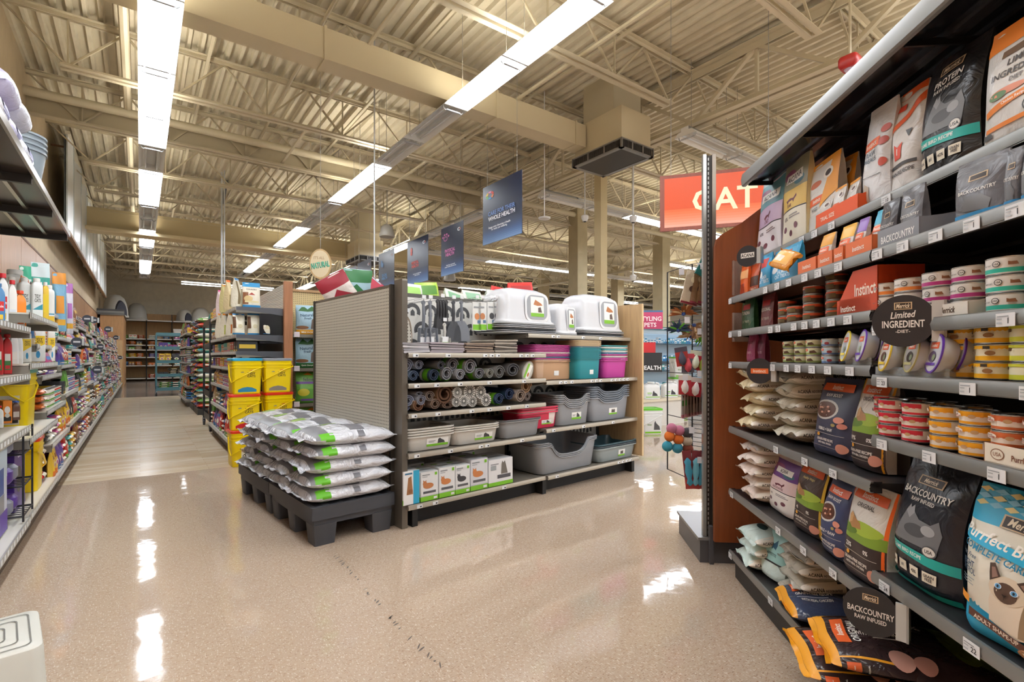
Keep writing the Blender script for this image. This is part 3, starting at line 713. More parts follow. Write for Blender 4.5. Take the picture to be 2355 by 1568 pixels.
# steel end-cap beyond the panel: slotted uprights, base shoe, wire rack wing
ps = []
f = MB(); g = mat('8f9092', .25, .75); gd = mat('26221f', .5)
for s in (0, 1):
    pass
f.box(-2.83, -2.80, .795, .812, 0, 2.19, mat('a8a9a8', .25, .7)); f.box(-2.83, -2.80, .842, .862, 0, 2.19, mat('857c72', .3, .7)); f.box(-2.828, -2.805, .812, .842, 0, 2.185, gd)
z = .15
while z < 2.17: f.box(-2.8045, -2.8035, .820, .826, z, z+.015, mat('9a9a98', .3, .6)); z += .0254
ps.append(('upright', f.mesh('upright', 0)))
f = MB(); f.box(-3.25, -2.79, .775, 1.3, .0, .12, mat('5a5b60', .35, .4)); f.box(-3.26, -2.785, .765, 1.3, .12, .135, mat('8b8c90', .3, .5)); f.box(-2.80, -2.765, .82, .84, 0, .2, mat('4a4b50', .4)); ps.append(('base', f.mesh('base', 0)))
f = MB(); f.box(-2.80, -2.788, .862, 1.34, .12, 1.66, mat('57585a', .4, .4)); ps.append(('back_panel', f.mesh('bp', 0)))
spawn('steel_shelving', ps, FC.M.copy(), 'tall slotted steel upright and grey base shoe in front of the wooden end panel', 'shelving frame')
ITEMS_C = []
def lab(cat, l, M, parts, group=None, name=None): return spawn(name or cat.replace(' ', '_'), parts, M, l, cat, group)
def cbag(pxL, pxR, v, z, ytop, body, items, l, cat='pet food bag', d=.09, rz=0, rx=0, seed=1, name='pet_food_bag', **k):
    """a standing bag whose front spans pxL..pxR on the plane v and whose top is at ytop"""
    uL, _ = MC.uz(pxL, 800, v); uR, _ = MC.uz(pxR, 800, v); um = (uL+uR)/2; w_ = abs(uR-uL)
    pm = (pxL+pxR)/2; _, zt = MC.uz(pm, ytop, v+d*.5); h = zt-z
    me = bag_mesh(w_, h, d, body, items, seed, **k)
    return spawn(name, [(None, me)], FC.at(um, v+d*.5+.004, z+.001, rz, rx), l, cat)
ACA = lambda c1, c2, name='': None
def art_inst(bg, low, panel='e4632b', t2='ORIGINAL', tc='3b2c22', pct='23%', dish=False, lower='3a2c2a', grass=True):
    a = [('R', 0, .0, 1, .47, lower)]
    if grass: a += [('R', 0, .40, 1, .52, '7d9a33'), ('E', .6, .55, .36, .07, '9eb33f'), ('E', .2, .5, .3, .05, '5d7c2a'), ('P', [(.25, .56), (.3, .66), (.42, .62), (.52, .60), (.58, .54), (.34, .52)], 'a87a4c'), ('P', [(.25, .56), (.22, .64), (.26, .68), (.32, .66), (.33, .58)], 'c39a6a')]
    if dish: a += [('R', 0, .0, 1, 1.0, low), ('E', .38, .58, .33, .13, 'c9c6c2'), ('E', .38, .58, .28, .105, '5a3322')]+[('E', .38+.2*math.cos(i*2.4)*(.3+.1*(i % 6)), .58+.07*math.sin(i*2.4)*(.4+.1*(i % 5)), .035, .014, 'd9a58c' if i % 2 else '7a4a30') for i in range(11)]+[('E', .78, .47, .10, .04, 'd58f7c'), ('E', .86, .40, .08, .035, 'c97f70'), ('E', .7, .40, .05, .02, 'a8955a')]
    a += [('R', .12, .83, .9, .93, panel), ('T', 'Instinct', .5, .88, .062, 'f6efe6', .68), ('T', t2, .5, .775, .045, tc if not dish else 'f2efe8', .8)]
    a += [('T', 'KIBBLE + RAW' if dish else pct, .40 if dish else .3, .33, .04 if dish else .05, 'f2efe8', .75), ('T', '0%', .75, .33, .045, 'f2efe8')] if not dish else [('T', 'KIBBLE + RAW', .5, .33, .042, 'f2efe8', .8)]
    a += [('R', .08, .27, .92, .274, 'd8cfc2'), ('E', .3, .245, .04, .022, 'e3a02c'), ('T', 'GRAIN-FREE RECIPE', .5, .19, .034, 'eee6da', .8), ('T', 'WITH REAL CHICKEN', .5, .145, .024, 'eee6da', .62), ('R', .1, .10, .9, .104, 'a89a8c'), ('E', .88, .12, .10, .06, 'd08d78')]
    return a
def art_merrick(teal='1fa9a0', t='BACKCOUNTRY', t2='RAW INFUSED', rec='GAME BIRD RECIPE'):
    return [('P', [(.1, .36), (.22, .42), (.3, .60), (.38, .64), (.44, .60), (.52, .56), (.7, .55), (.8, .6), (.86, .5), (.82, .36)], '6f7073'), ('P', [(.3, .60), (.34, .66), (.36, .63), (.4, .66), (.43, .6), (.38, .55)], '8e8f92'), ('E', .5, .47, .16, .05, '4c4d50'), ('E', .68, .50, .10, .04, '9b9c9e'),
            ('R', .3, .83, .7, .90, 'c9b08c'), ('R', .32, .838, .68, .892, '33261d'), ('T', 'Merrick', .5, .865, .036, 'e9dcc2', .33, 0, .3),
            ('T', t, .5, .765, .055, 'e6e2da', .88), ('T', t2, .5, .705, .032, 'd9d4ca', .6), ('P', [(.0, .34), (1, .30), (1, .22), (.0, .27)], teal), ('T', rec, .42, .285, .03, 'f2f2ee', .7, -2),
            ('E', .74, .35, .09, .045, '55565a'), ('E', .74, .35, .075, .036, 'd9d6cf'), ('T', 'USA', .74, .35, .028, '2b2b2e'),
            ('R', .08, .11, .22, .19, 'e8e0cc'), ('R', .28, .11, .42, .19, 'e8e0cc'), ('R', .48, .11, .62, .19, 'e8e0cc'), ('R', .68, .11, .84, .19, 'e8e0cc'), ('T', 'REAL', .15, .15, .022, '2b2b2e', .11), ('T', '#1', .35, .15, .03, '2b2b2e', .1), ('T', '42%', .55, .15, .026, '2b2b2e', .11), ('T', 'GRAIN\nFREE', .76, .15, .05, '2b2b2e', .12), ('R', 0, 0, 1, .045, teal)]
def art_acana(photo, band, txt, sub='INDOOR ENTREE', low='e7e2dc'):
    return [('R', 0, .62, 1, .93, photo), ('E', .3, .80, .22, .06, '8f4b74'), ('E', .72, .7, .2, .05, '3f6d7d'), ('R', .22, .70, .86, .80, 'f1efe9'), ('T', 'ACANA', .54, .75, .065, '1f1d20', .56, 4), ('R', 0, .40, 1, .62, band), ('T', sub, .5, .44, .038, '6b2d3c', .8), ('P', [(.36, .50), (.5, .52), (.62, .51), (.7, .55), (.72, .52), (.66, .49), (.64, .46), (.6, .49), (.46, .485), (.42, .46)], '6b2d3c'),
            ('R', 0, 0, 1, .385, low), ('R', 0, .385, 1, .398, '2c2a2d'), ('E', .24, .2, .07, .035, '6b3c4a'), ('E', .5, .14, .07, .035, '6b3c4a'), ('E', .76, .2, .07, .035, '6b3c4a'), ('T', '65%', .3, .31, .04, '4a3a40'), ('R', .48, .30, .88, .312, '8a8286'), ('R', .48, .325, .82, .336, '8a8286')]
# ---- top shelf
z = S1+.004
cbag(1735, 1788, 1.03, z, 420, 'c9bcd0', art_acana('5d93a0', 'c3acc8', 1, 'FOREST', 'ddd9de'), 'lilac and blue cat food bag, leftmost on the top shelf of the cat food run', d=.08, seed=2, top='b8c6cc')
cbag(1790, 1843, 1.03, z, 372, 'e8d9a8', art_acana('8b8a72', 'd9b65a', 2, 'BAR', 'e6e1cf'), 'cream and yellow cat food bag standing second from the left on the top shelf', d=.08, seed=3, top='d9d6cd')
inst_w = [('R', 0, .6, 1, .93, 'd8d5d0'), ('E', .3, .7, .2, .05, 'c46b4a'), ('R', .1, .42, .75, .52, 'e4632b'), ('T', 'Instinct', .42, .47, .05, 'fff6ea', .5), ('R', 0, .0, .9, .3, 'cfccc8'), ('P', [(.55, .35), (1, .5), (1, .97), (.8, .97)], 'e59a28'), ('E', .7, .78, .16, .07, 'efe9df'), ('E', .7, .78, .1, .04, '3a2a24'), ('T', 'BOOST', .35, .36, .04, '4a5562')]
cbag(1849, 1915, 1.05, z, 380, 'dcd8d2', inst_w, 'white and orange raw boost pouch behind the orange trial size carton', d=.07, seed=4, top='e59a28')
cbag(1918, 1950, 1.11, z, 372, 'dcd8d2', inst_w, 'orange and white pouch standing behind the right half of the trial size carton', d=.06, seed=5, top='e59a28', rz=8)
def at_c(px, v, z, rz=0, **k): return FC.at(MC.uz(px, 800, v)[0], v, z, rz, **k)
spawn('display_carton', [(None, tray_box(.27, .12, .085, 'e6591f', .62, [('T', 'TRIAL SIZE', .3, .5, .28, 'fbe9d8', .4)]))], at_c(1921, .998, z), 'orange trial size display carton on the top shelf of the cat food run', 'display carton')
for i, (px, zz) in enumerate(((1893, .0), (1925, .01), (1955, .005))):
    me = bag_mesh(.075, .13, .03, 'd9d5cf', [('R', .05, .35, .8, .5, 'e4632b'), ('T', 'Instinct', .42, .42, .08, 'fff6ea', .6), ('E', .7, .75, .2, .1, 'efe9df'), ('E', .7, .75, .13, .06, '5b3a2a'), ('R', 0, .0, 1, .22, 'e59a28')], 20+i, top='e59a28')
    spawn('treat_pouch', [(None, me)], at_c(px, 1.045, z+.004+zz, 6-6*i, rx=-8), 'small orange and white pouch standing in the trial size carton, %s' % ('left one', 'middle one', 'right one')[i], 'treat pouch', 'pouches in the trial size carton')
wt = [('T', 'Instinct', .38, .62, .05, 'fff6ea', .6), ('T', 'RAW', .38, .53, .05, '5b6672'), ('T', 'MEALS', .38, .47, .045, '5b6672', .6), ('E', .85, .72, .12, .04, 'c8594a'), ('E', .85, .6, .12, .04, 'b64c40'), ('E', .85, .4, .12, .04, 'c8594a'), ('R', .05, .3, .8, .305, '3a3a3c'), ('P', [(.15, .1), (.3, .24), (.45, .2), (.5, .05), (.3, .03)], 'b9aa98')]
cbag(1975, 2029, 1.03, z, 262, 'd5d6d8', [('R', .02, .575, .75, .66, 'e4632b')]+wt, 'white and orange raw meals pouch leaning on the top shelf', d=.08, seed=6, top='d9dadb', rz=4)
gr = [('R', .0, .0, .12, 1, 'd9d6d2'), ('P', [(.0, .60), (.35, .66), (1, .82), (1, .9), (.3, .72), (0, .66)], 'e4632b'), ('P', [(.33, .35), (.6, .35), (.6, .5), (.47, .46), (.33, .5)], 'd6452c'), ('T', '1', .46, .42, .06, 'fff', .2), ('R', .05, .28, .95, .31, '4a4a4e'), ('T', 'GRAIN-FREE RECIPE', .5, .23, .035, '3a3a3e', .85), ('T', 'NO', .17, .42, .04, '5a5a5e'), ('R', .1, .82, .4, .88, 'd8452c'), ('P', [(.62, .6), (.8, .6), (.74, .53)], '55585c')]
gr = [g if g[-1] != 'fff' and not (g[0] == 'T' and g[5] == 'fff') else ('T', '1', .46, .42, .06, 'ffffff', .2) for g in gr]
cbag(2034, 2096, 1.05, z, 232, 'dedcd9', gr, 'white grain free bag with an orange stripe on the top shelf', d=.10, seed=8, rz=3, top='e4632b')
me = bag_mesh(.13, .20, .06, 'dedcd9', [('R', .62, .8, .9, .93, 'e4632b'), ('R', 0, .0, 1, .12, 'e4632b')], 9)
spawn('pet_food_bag', [(None, me)], FC.at(MC.uz(2090, 800, 1.14)[0], 1.2, z+.17, 0, 0, 18), 'white bag with an orange corner leaning high behind the grain free bag', 'pet food bag')
cbag(2100, 2222, 1.03, z, 152, '232326', art_merrick(t='PROTEIN', t2='RAW INFUSED', rec='GAME BIRD RECIPE'), 'black and teal wild cat food bag on the top shelf', d=.12, seed=10, rz=4)
lim = [('R', 0, .80, 1, 1, 'e8862c'), ('R', .25, .70, .6, .76, '6d5238'), ('T', 'LIMITED', .55, .64, .055, '4a4644', .8), ('T', 'INGREDIENT', .5, .55, .055, '4a4644', .95), ('T', 'DIET', .5, .48, .035, '6a6664'), ('E', .42, .40, .22, .03, 'd98a6a'), ('E', .3, .385, .12, .03, '5c7f52'), ('P', [(.1, .30), (.85, .38), (.85, .33), (.1, .25)], 'e8862c'), ('T', 'Chicken Recipe', .5, .315, .03, 'fff4e6', .6, 5),
       ('R', .1, .13, .7, .165, 'e8862c'), ('E', .74, .22, .13, .065, '55555a'), ('E', .74, .22, .11, .052, 'dcdad6'), ('T', 'USA', .74, .22, .04, '2f2f33'), ('P', [(.06, .08), (.06, .14), (.1, .12), (.2, .12), (.22, .08)], '3c3a39')]
cbag(2240, 2420, 1.02, z, 62, 'dcdad6', lim, 'big white and orange limited ingredient bag at the right end of the top shelf', d=.11, seed=11, rz=6)
# ---- second shelf
z = S2+.004
def cp(pxL, pxR, v, z, ytop, body, items, l, d=.04, **k): return cbag(pxL, pxR, v, z, ytop, body, items, l, cat='treat pouch', d=d, name='treat_pouch', **k)
cp(1696, 1713, .93, z, 612, 'e0672e', [('R', 0, .55, 1, .8, 'f2b37a'), ('R', .2, .1, .8, .4, 'a83b1c')], 'orange treat pouch nearest the wooden end panel on the second shelf', seed=21)
cp(1716, 1738, .95, z, 612, 'b8502a', [('R', 0, .3, 1, .6, '4a2a1c'), ('T', 'CAT TREATS', .5, .2, .08, 'f0dcc8', .8)], 'orange brown treat pouch beside the blue treat bags on the second shelf', seed=22)
blu = [('R', 0, 0, 1, .8, '3aa0cf'), ('R', .15, .62, .75, .88, 'c8322c'), ('T', 'SALMON\nCAT TREATS', .55, .3, .22, 'e9f5fa', .8), ('E', .25, .45, .12, .1, 'eef4f6')]
cp(1741, 1764, .92, z, 590, '3aa0cf', blu, 'blue and red treat pouch, left one of two on the second shelf', seed=23)
cp(1766, 1826, .93, z, 575, '3aa0cf', blu, 'wide blue treat bag with red badge on the second shelf', seed=24, d=.06)
me = pillow_mesh(.115, .085, .03, 'd9902c', [('R', .1, .2, .9, .8, 'e9b04a'), ('R', .2, .3, .6, .6, 'f3e7d2')], seed=25)
spawn('treat_pouch', [(None, me)], FC.at(MC.uz(1810, 800, .90)[0], .90, z+.075, 10, 55, 20), 'golden pouch lying tilted against the blue treat bags', 'treat pouch')
for i, (a, b, yt) in enumerate(((1838, 1880, 575), (1884, 1918, 552), (1921, 1943, 560), (1948, 2010, 540))):
    uL = MC.uz(a, 800, .89)[0]; uR = MC.uz(b, 800, .89)[0]; w_ = abs(uR-uL)
    spawn('display_carton', [(None, tray_box(w_, .15, .10, 'e2733f', .48, [('T', 'Instinct', .5, .5, .3, 'fdf0e4', .75)]))], FC.at((uL+uR)/2, .885, z), 'orange display carton on the second shelf, %s from the left' % ('first', 'second', 'third', 'fourth and widest')[i], 'display carton', 'orange cartons of trial pouches')
    cc = (('e0a23a', 'golden'), ('e8b23a', 'yellow'), ('8a63b5', 'purple'), ('3aa9c9', 'turquoise'))[i]
    me = bag_mesh(min(.07, w_*.85), .12, .03, 'dcd8d4', [('R', 0, .62, 1, .93, cc[0]), ('R', .08, .42, .9, .58, 'e4632b'), ('T', 'Instinct', .48, .5, .09, 'fff6ea', .6), ('R', .2, .2, .5, .3, '6a7078')], 30+i, top=cc[0])
    spawn('treat_pouch', [(None, me)], FC.at((uL+uR)/2+.004, .945, z+.018, 5, -10), '%s topped pouch standing in an orange carton on the second shelf' % cc[1], 'treat pouch')
bkp = lambda c: [('R', .3, .66, .7, .76, 'c9b08c'), ('R', .33, .675, .67, .745, '33261d'), ('T', 'BACKCOUNTRY', .5, .5, .06, 'd8d6d0', .85), ('P', [(.2, .2), (.3, .4), (.6, .42), (.8, .3), (.75, .15)], '77787c'), ('R', 0, .08, 1, .16, c)]
cp(2014, 2052, .92, z, 470, '55565c', bkp('b03a86'), 'black and silver pouch with magenta stripe on the second shelf', seed=35)
cp(2058, 2108, .92, z, 440, '6b6c72', bkp('5a5a9a'), 'black and silver pouch with violet stripe on the second shelf', seed=36)
spawn('display_carton', [(None, tray_box(.16, .14, .06, '8a8d94', .8, [('T', 'BACKCOUNTRY', .5, .4, .4, 'f0f0ee', .8)]))], at_c(2063, .885, z), 'grey carton holding the two black and silver pouches', 'display carton')
for i, (a, b) in enumerate(((2192, 2290), (2296, 2330), (2336, 2370), (2378, 2420))):
    cp(a, b, .915, z, 372-i*20, '6b6c72', bkp('2f8fc8'), 'shiny black pouch with blue stripe on the second shelf, %s of four' % ('leftmost', 'second', 'third', 'rightmost')[i], seed=40+i, rz=10)
# ---- cans
def stack(px, v, z, r, hc, n, parts, l, grp, cnt=1, step=0):
    u = MC.uz(px, 800, v)[0]
    for c in range(cnt):
        for j in range(n):
            spawn('food_can', parts, FC.at(u+R.uniform(-.002, .002), v+c*(2*r+.002), z+j*(hc+.0006), R.uniform(-15, 15)), l+', '+{2: ('bottom', 'top'), 3: ('bottom', 'middle', 'top'), 4: ('bottom', 'second', 'third', 'top'), 5: ('bottom', 'second', 'middle', 'fourth', 'top')}[n][j]+' one'+(', back row' if c else ''), 'food can', grp)
z = S3A+.004; hc = .031
for i, (a, b, yt, body, c) in enumerate(((1700, 1728, 684, '2f5a3c', 'dark green'), (1730, 1738, 690, '2f5a3c', 'dark green'), (1743, 1771, 673, '7a3a3a', 'dark red brown'))):
    cp(a, b, .93+.06*(i == 1), z, yt, body, [('R', .2, .6, .8, .75, 'c03030'), ('T', ('TUNDRA', 'TUNDRA', 'REGIONAL')[i], .5, .5, .1, 'e6e2d2', .85), ('T', 'CAT TREATS', .5, .25, .07, 'c9c3b0', .8)], '%s cat treat pouch on the third shelf%s' % (c, (', in front', ', behind the other one', ' beside the green ones')[i]), seed=50+i)
brn = can_parts(.034, hc, '4f3a2c', 'd9542c', [('T', 'Instinct', .3, .75, .22, 'fff0e0', .3), ('R', .5, .2, .9, .8, '6b5a3a')], bandz=(.6, .93), lid='d8b46a')
stack(1811, .93, z, .034, hc, 3, brn, 'brown gold rimmed can, first column on the third shelf', 'brown cans on the third shelf')
stack(1833, .915, z, .034, hc, 2, brn, 'brown gold rimmed can, short second column on the third shelf', 'brown cans on the third shelf')
stack(1871, .935, z, .034, hc, 4, brn, 'brown gold rimmed can, tall third column on the third shelf', 'brown cans on the third shelf')
stack(1900, .99, z, .034, hc, 4, brn, 'brown can in the column half behind on the third shelf', 'brown cans on the third shelf')
stack(1925, .96, z, .034, hc, 5, brn, 'brown can in the tall column beside the slanted orange carton', 'brown cans on the third shelf')
mb = MB(); dm = mat('c9481f', .45); L3 = [(0, 0), (.20, 0), (.20, .115), (.06, .12)]
mb.box(.0, .17, .0, .002, 0, .045, dm)
vs = [(0, 0, 0), (.20, 0, 0), (.20, 0, .125), (.085, 0, .125), (.02, 0, .05)]; vs2 = [(x, .003, zz) for x, y, zz in vs]
mb.add(vs+vs2, [(0, 1, 2, 3, 4), (9, 8, 7, 6, 5)]+[(i, i+5, (i+1) % 5+5, (i+1) % 5) for i in range(5)], dm)
mb.add([(x, y+.12, zz) for x, y, zz in vs+vs2], [(0, 1, 2, 3, 4), (9, 8, 7, 6, 5)]+[(i, i+5, (i+1) % 5+5, (i+1) % 5) for i in range(5)], dm)
mb.box(0, .2, 0, .12, 0, .002, dm); mb.box(.197, .2, 0, .12, 0, .125, dm); mb.add([(.02, .0, .05), (.02, .12, .05), (-.03, .12, .03), (-.03, .0, .03)], [(0, 1, 2, 3), (3, 2, 1, 0)], mat('e8702c', .4))
printed(mb, lambda u, v, o=0: (u*.2, -o, v*.12), mm([('T', 'Instinct', .72, .55, .3, 'f6e6d6', .5), ('T', 'Instinct', .3, .14, .16, 'f6e6d6', .4)]), .2/.12, 0)
uo = MC.uz(1925, 800, .885)[0]
spawn('display_carton', [(None, mb.mesh('carton', 0))], FC.at(uo, .885, z), 'tall slanted orange carton at the right end of the third shelf', 'display carton')
for i in range(2):
    me = bag_mesh(.06, .11, .03, ('5aa9d6', '2f7ac0')[i], [('R', .1, .4, .9, .55, 'e4632b'), ('R', 0, .0, 1, .25, 'd8dde2')], 60+i)
    spawn('treat_pouch', [(None, me)], FC.at(uo+.055+.04*i, .945, z+.03, 4, -8), ('pale blue', 'deep blue')[i]+' pouch standing in the slanted orange carton', 'treat pouch')
z = S3B+.004
def wcan(band, txt='LIMITED INGREDIENT DIET'): return can_parts(.040, .0365, 'e6e3dd', band, [('R', .08, .70, .24, .88, '4a3a2c'), ('T', txt, .3, .55, .10, '6a625c', .45), ('E', .62, .62, .07, .2, '3f3a36'), ('E', .62, .62, .055, .155, 'e6e3dd'), ('T', 'USA', .62, .62, .12, '3f3a36', .09), ('P', [(.8, .5), (.8, .75), (.84, .7), (.92, .72), (.95, .5)], '8a5a3c')], bandz=(.12, .36))
wo, wm_, wt_ = wcan('e8873c'), wcan('b0307c'), wcan('2fb39c')
stack(2046, .925, z, .04, .0365, 3, wo, 'white can with orange band, narrow first column behind the round sign', 'white cans with orange band')
stack(2100, .925, z, .04, .0365, 3, wo, 'white can with orange band, second column right of the round sign', 'white cans with orange band')
stack(2168, .93, z, .04, .0365, 3, wm_, 'white can with magenta band, first column behind the cream carton', 'white cans with magenta band')
stack(2240, .94, z, .04, .0365, 3, wm_, 'white can with magenta band, second column behind the cream carton', 'white cans with magenta band')
stack(2326, .93, z, .04, .0365, 3, wt_, 'white can with teal band at the right edge', 'white cans with teal band')
stack(2430, .93, z, .04, .0365, 3, wt_, 'white can with teal band beyond the right edge', 'white cans with teal band', cnt=1)
spawn('display_carton', [(None, tray_box(.118, .1, .045, 'dedad0', .62, [('T', 'Merrick', .5, .5, .5, '4a3626', .4, 0, .3), ('E', .15, .5, .07, .25, '8a827a')]))], at_c(2178, .882, z), 'cream carton tray in front of the magenta banded cans', 'display carton')
# ---- fourth shelf
z = S4A+.004
cp(1712, 1730, .93, z, 766, 'a54a70', [('T', 'TREATS', .5, .3, .08, 'eec9d6', .8), ('R', .2, .6, .8, .7, '7c2f50')], 'pink treat pouch, left one on the fourth shelf', seed=70)
cp(1736, 1753, .95, z, 764, '8a3a5c', [('T', 'TREATS', .5, .3, .08, 'eec9d6', .8), ('R', .2, .6, .8, .7, '6a2a46')], 'dark pink treat pouch, right one on the fourth shelf', seed=71)
gcan = can_parts(.030, .0275, 'd6d8b4', '8fa05a', [('R', .12, .55, .5, .9, 'dd5a2c'), ('T', 'Instinct', .31, .74, .2, 'fff0e0', .3), ('P', [(.6, .2), (.6, .6), (.8, .7), (.9, .3)], '5a4030')], bandz=(.08, .35), lid='d9c07a')
bcan = can_parts(.030, .0275, 'b9cdd9', '5f7fb0', [('R', .12, .55, .5, .9, 'dd5a2c'), ('T', 'Instinct', .31, .74, .2, 'fff0e0', .3), ('E', .75, .4, .1, .2, '8a2f3a')], bandz=(.08, .3), lid='d9c07a')
for i, px in enumerate((1820, 1848, 1876)): stack(px, .915+.006*(i == 0), z, .03, .0275, 3, gcan, 'small green and orange can on the fourth shelf, %s column' % ('first', 'second', 'third')[i], 'small green cans on the fourth shelf')
stack(1913, .92, z, .03, .0275, 3, bcan, 'small pale blue can with orange label, column beside the oval cups', 'small pale blue cans')
stack(1939, .95, z, .03, .0275, 3, bcan, 'small pale blue can with orange label, column behind the oval cups', 'small pale blue cans')
def cup_parts(rim, face, x2):
    mb = MB(); r = .047
    mb.lathe([(r*.72, .0), (r*.78, .003), (r*.93, .03), (r*.93, .033)], mat('c9cccf', .25), 28)
    l = MB(); l.lathe([(r, .033), (r, .036), (r*.9, .0362)], mat(rim, .3), 28); l.lathe([(r*.9, .036), (.0005, .0362)], mat(face, .25), 28)
    printed(l, lambda u, v, o=0: ((u-.5)*2*r, (v-.5)*2*r, .0363+o), mm([('R', .25, .62, .75, .78, 'dd5a2c'), ('T', 'Instinct', .5, .7, .09, 'fff0e0', .4), ('E', .5, .42, .22, .14, x2), ('E', .6, .4, .1, .08, '7c8a6a'), ('R', .22, .2, .78, .27, rim)]), 1, 0)
    return [(None, mb.mesh('cup', 40)), ('foil_lid', l.mesh('lid', 40))]
for i, (px, rim, face, x2, l) in enumerate(((1954, 'e6d24a', 'd9dde0', 'b0b8be', 'yellow rimmed oval cup leaning at the left of the clear tray'), (1990, '6b3fb0', 'd6dade', 'a8b4b4', 'purple rimmed cup leaning in the clear tray, left one'), (2046, 'e0c23a', 'd9d4cc', '5a3a2a', 'yellow rimmed cup leaning in the clear tray, in the middle'), (2107, 'b9b47a', 'b8b4ae', '2f2220', 'dull yellow rimmed cup in the clear tray under the round sign'), (2160, '5a2f9c', 'c9ccd2', '4a3a5a', 'purple rimmed cup at the right end of the clear tray'))):
    u = MC.uz(px, 800, .89)[0]
    spawn('food_cup', cup_parts(rim, face, x2), FC.at(u+.02, .905, z+.048 if px < 2000 else S4B+.052, -18, 78), l, 'food cup')
    spawn('food_cup', cup_parts(rim, face, x2), FC.at(u+.03, .945, z+.048 if px < 2000 else S4B+.052, -18, 78), l.replace('cup', 'cup, the one just behind,'), 'food cup')
mb = MB(); ga = mat('c9d2d6', .08, 0, alpha=.3); u0 = MC.uz(1945, 800, .875)[0]; u1 = MC.uz(2004, 800, .875)[0]
for a, b, zz in ((u0, U1-.01, S4A+.003), (U1+.01, MC.uz(2183, 800, .875)[0], S4B+.003)):
    mb.box(a, b, .874, .876, zz, zz+.022, ga); mb.box(a, b, .876, .98, zz, zz+.001, ga)
    x = a
    while x < b: mb.box(x, x+.0015, .876, .93, zz, zz+.022, ga); x += .035
spawn('clear_tray', [(None, mb.mesh('tray', 0))], FC.M.copy(), 'clear plastic divider tray along the edge holding the round cups', 'tray')
z = S4B+.004
ycan = can_parts(.040, .0365, 'e8e0c4', 'eeb21c', [('R', 0, .82, 1, 1, 'eeb21c')]+[('P', [(i/14, .82), ((i+1)/14, .82), ((i+.5)/14, .74)], 'eeb21c') for i in range(14)]+[('R', .10, .62, .34, .84, '5a4630'), ('T', 'CHICKEN RECIPE', .25, .48, .14, '6a4a2c', .3), ('E', .66, .5, .08, .16, '8a6238'), ('R', .55, .78, .66, .98, '3c3428')], bandz=(.05, .34), txt=None)
lcan = can_parts(.040, .0365, 'eae6c4', 'cfd43c', [('R', 0, .82, 1, 1, 'cfd43c'), ('R', .10, .62, .34, .84, '5a4630')], bandz=(.05, .34))
stack(2226, .935, z, .04, .0365, 3, ycan, 'yellow and cream can, left column on the fourth shelf', 'yellow cans on the fourth shelf')
stack(2299, .93, z, .04, .0365, 3, ycan, 'yellow and cream can, right column on the fourth shelf', 'yellow cans on the fourth shelf')
stack(2385, .93, z, .04, .0365, 3, lcan, 'lime and cream can at the right edge of the fourth shelf', 'lime cans on the fourth shelf')
# ---- fifth shelf, right bay
z = S5B+.004
def rcan(c, t): return can_parts(.0345, .0325, 'ece2d6', c, [('R', 0, .62, 1, 1, c)]+[('R', i/16, .55+.03*(i % 2), (i+1)/16, .62, c if i % 2 else 'ece2d6') for i in range(16)]+[('E', .3, .7, .16, .2, 'f0e6d8'), ('T', 'Merrick', .3, .76, .1, '4a2c20', .2), ('T', t, .3, .62, .12, 'a03020', .28), ('E', .68, .62, .07, .16, 'b8946a')], bandz=(.04, .26))
rc, oc, dc = rcan('c8283a', 'BEEF POTS'), rcan('eaa31e', "GRANNY'S POT PIE"), rcan('c8683a', 'HOT DINNER')
for px, cn, l, g in ((2057, rc, 'red and white can, left column on the fifth shelf', 'red cans on the fifth shelf'), (2113, rc, 'red and white can, right column on the fifth shelf', 'red cans on the fifth shelf'), (2182, oc, 'orange and white can, left column on the fifth shelf', 'orange cans on the fifth shelf'), (2252, oc, 'orange and white can, right column on the fifth shelf', 'orange cans on the fifth shelf'), (2331, dc, 'copper and white can in the cream carton at the right edge', 'copper cans on the fifth shelf'), (2420, dc, 'copper and white can outside the right edge', 'copper cans on the fifth shelf')):
    stack(px, .912, z, .0345, .0325, 3, cn, l, g)
    if px < 2300: stack(px-14, .985, z, .0345, .0325, 3, cn, l+', one behind', g+' behind')
spawn('display_carton', [(None, tray_box(.16, .09, .055, 'e4dccb', .7, [('E', .2, .5, .10, .3, '8a6248'), ('E', .2, .5, .085, .25, 'e4dccb'), ('T', 'USA', .2, .5, .2, '8a6248'), ('T', 'Purrfect Bistro', .65, .45, .3, '7a4a30', .5)]))], at_c(2345, .874, z), 'cream carton tray at the right edge of the fifth shelf', 'display carton')
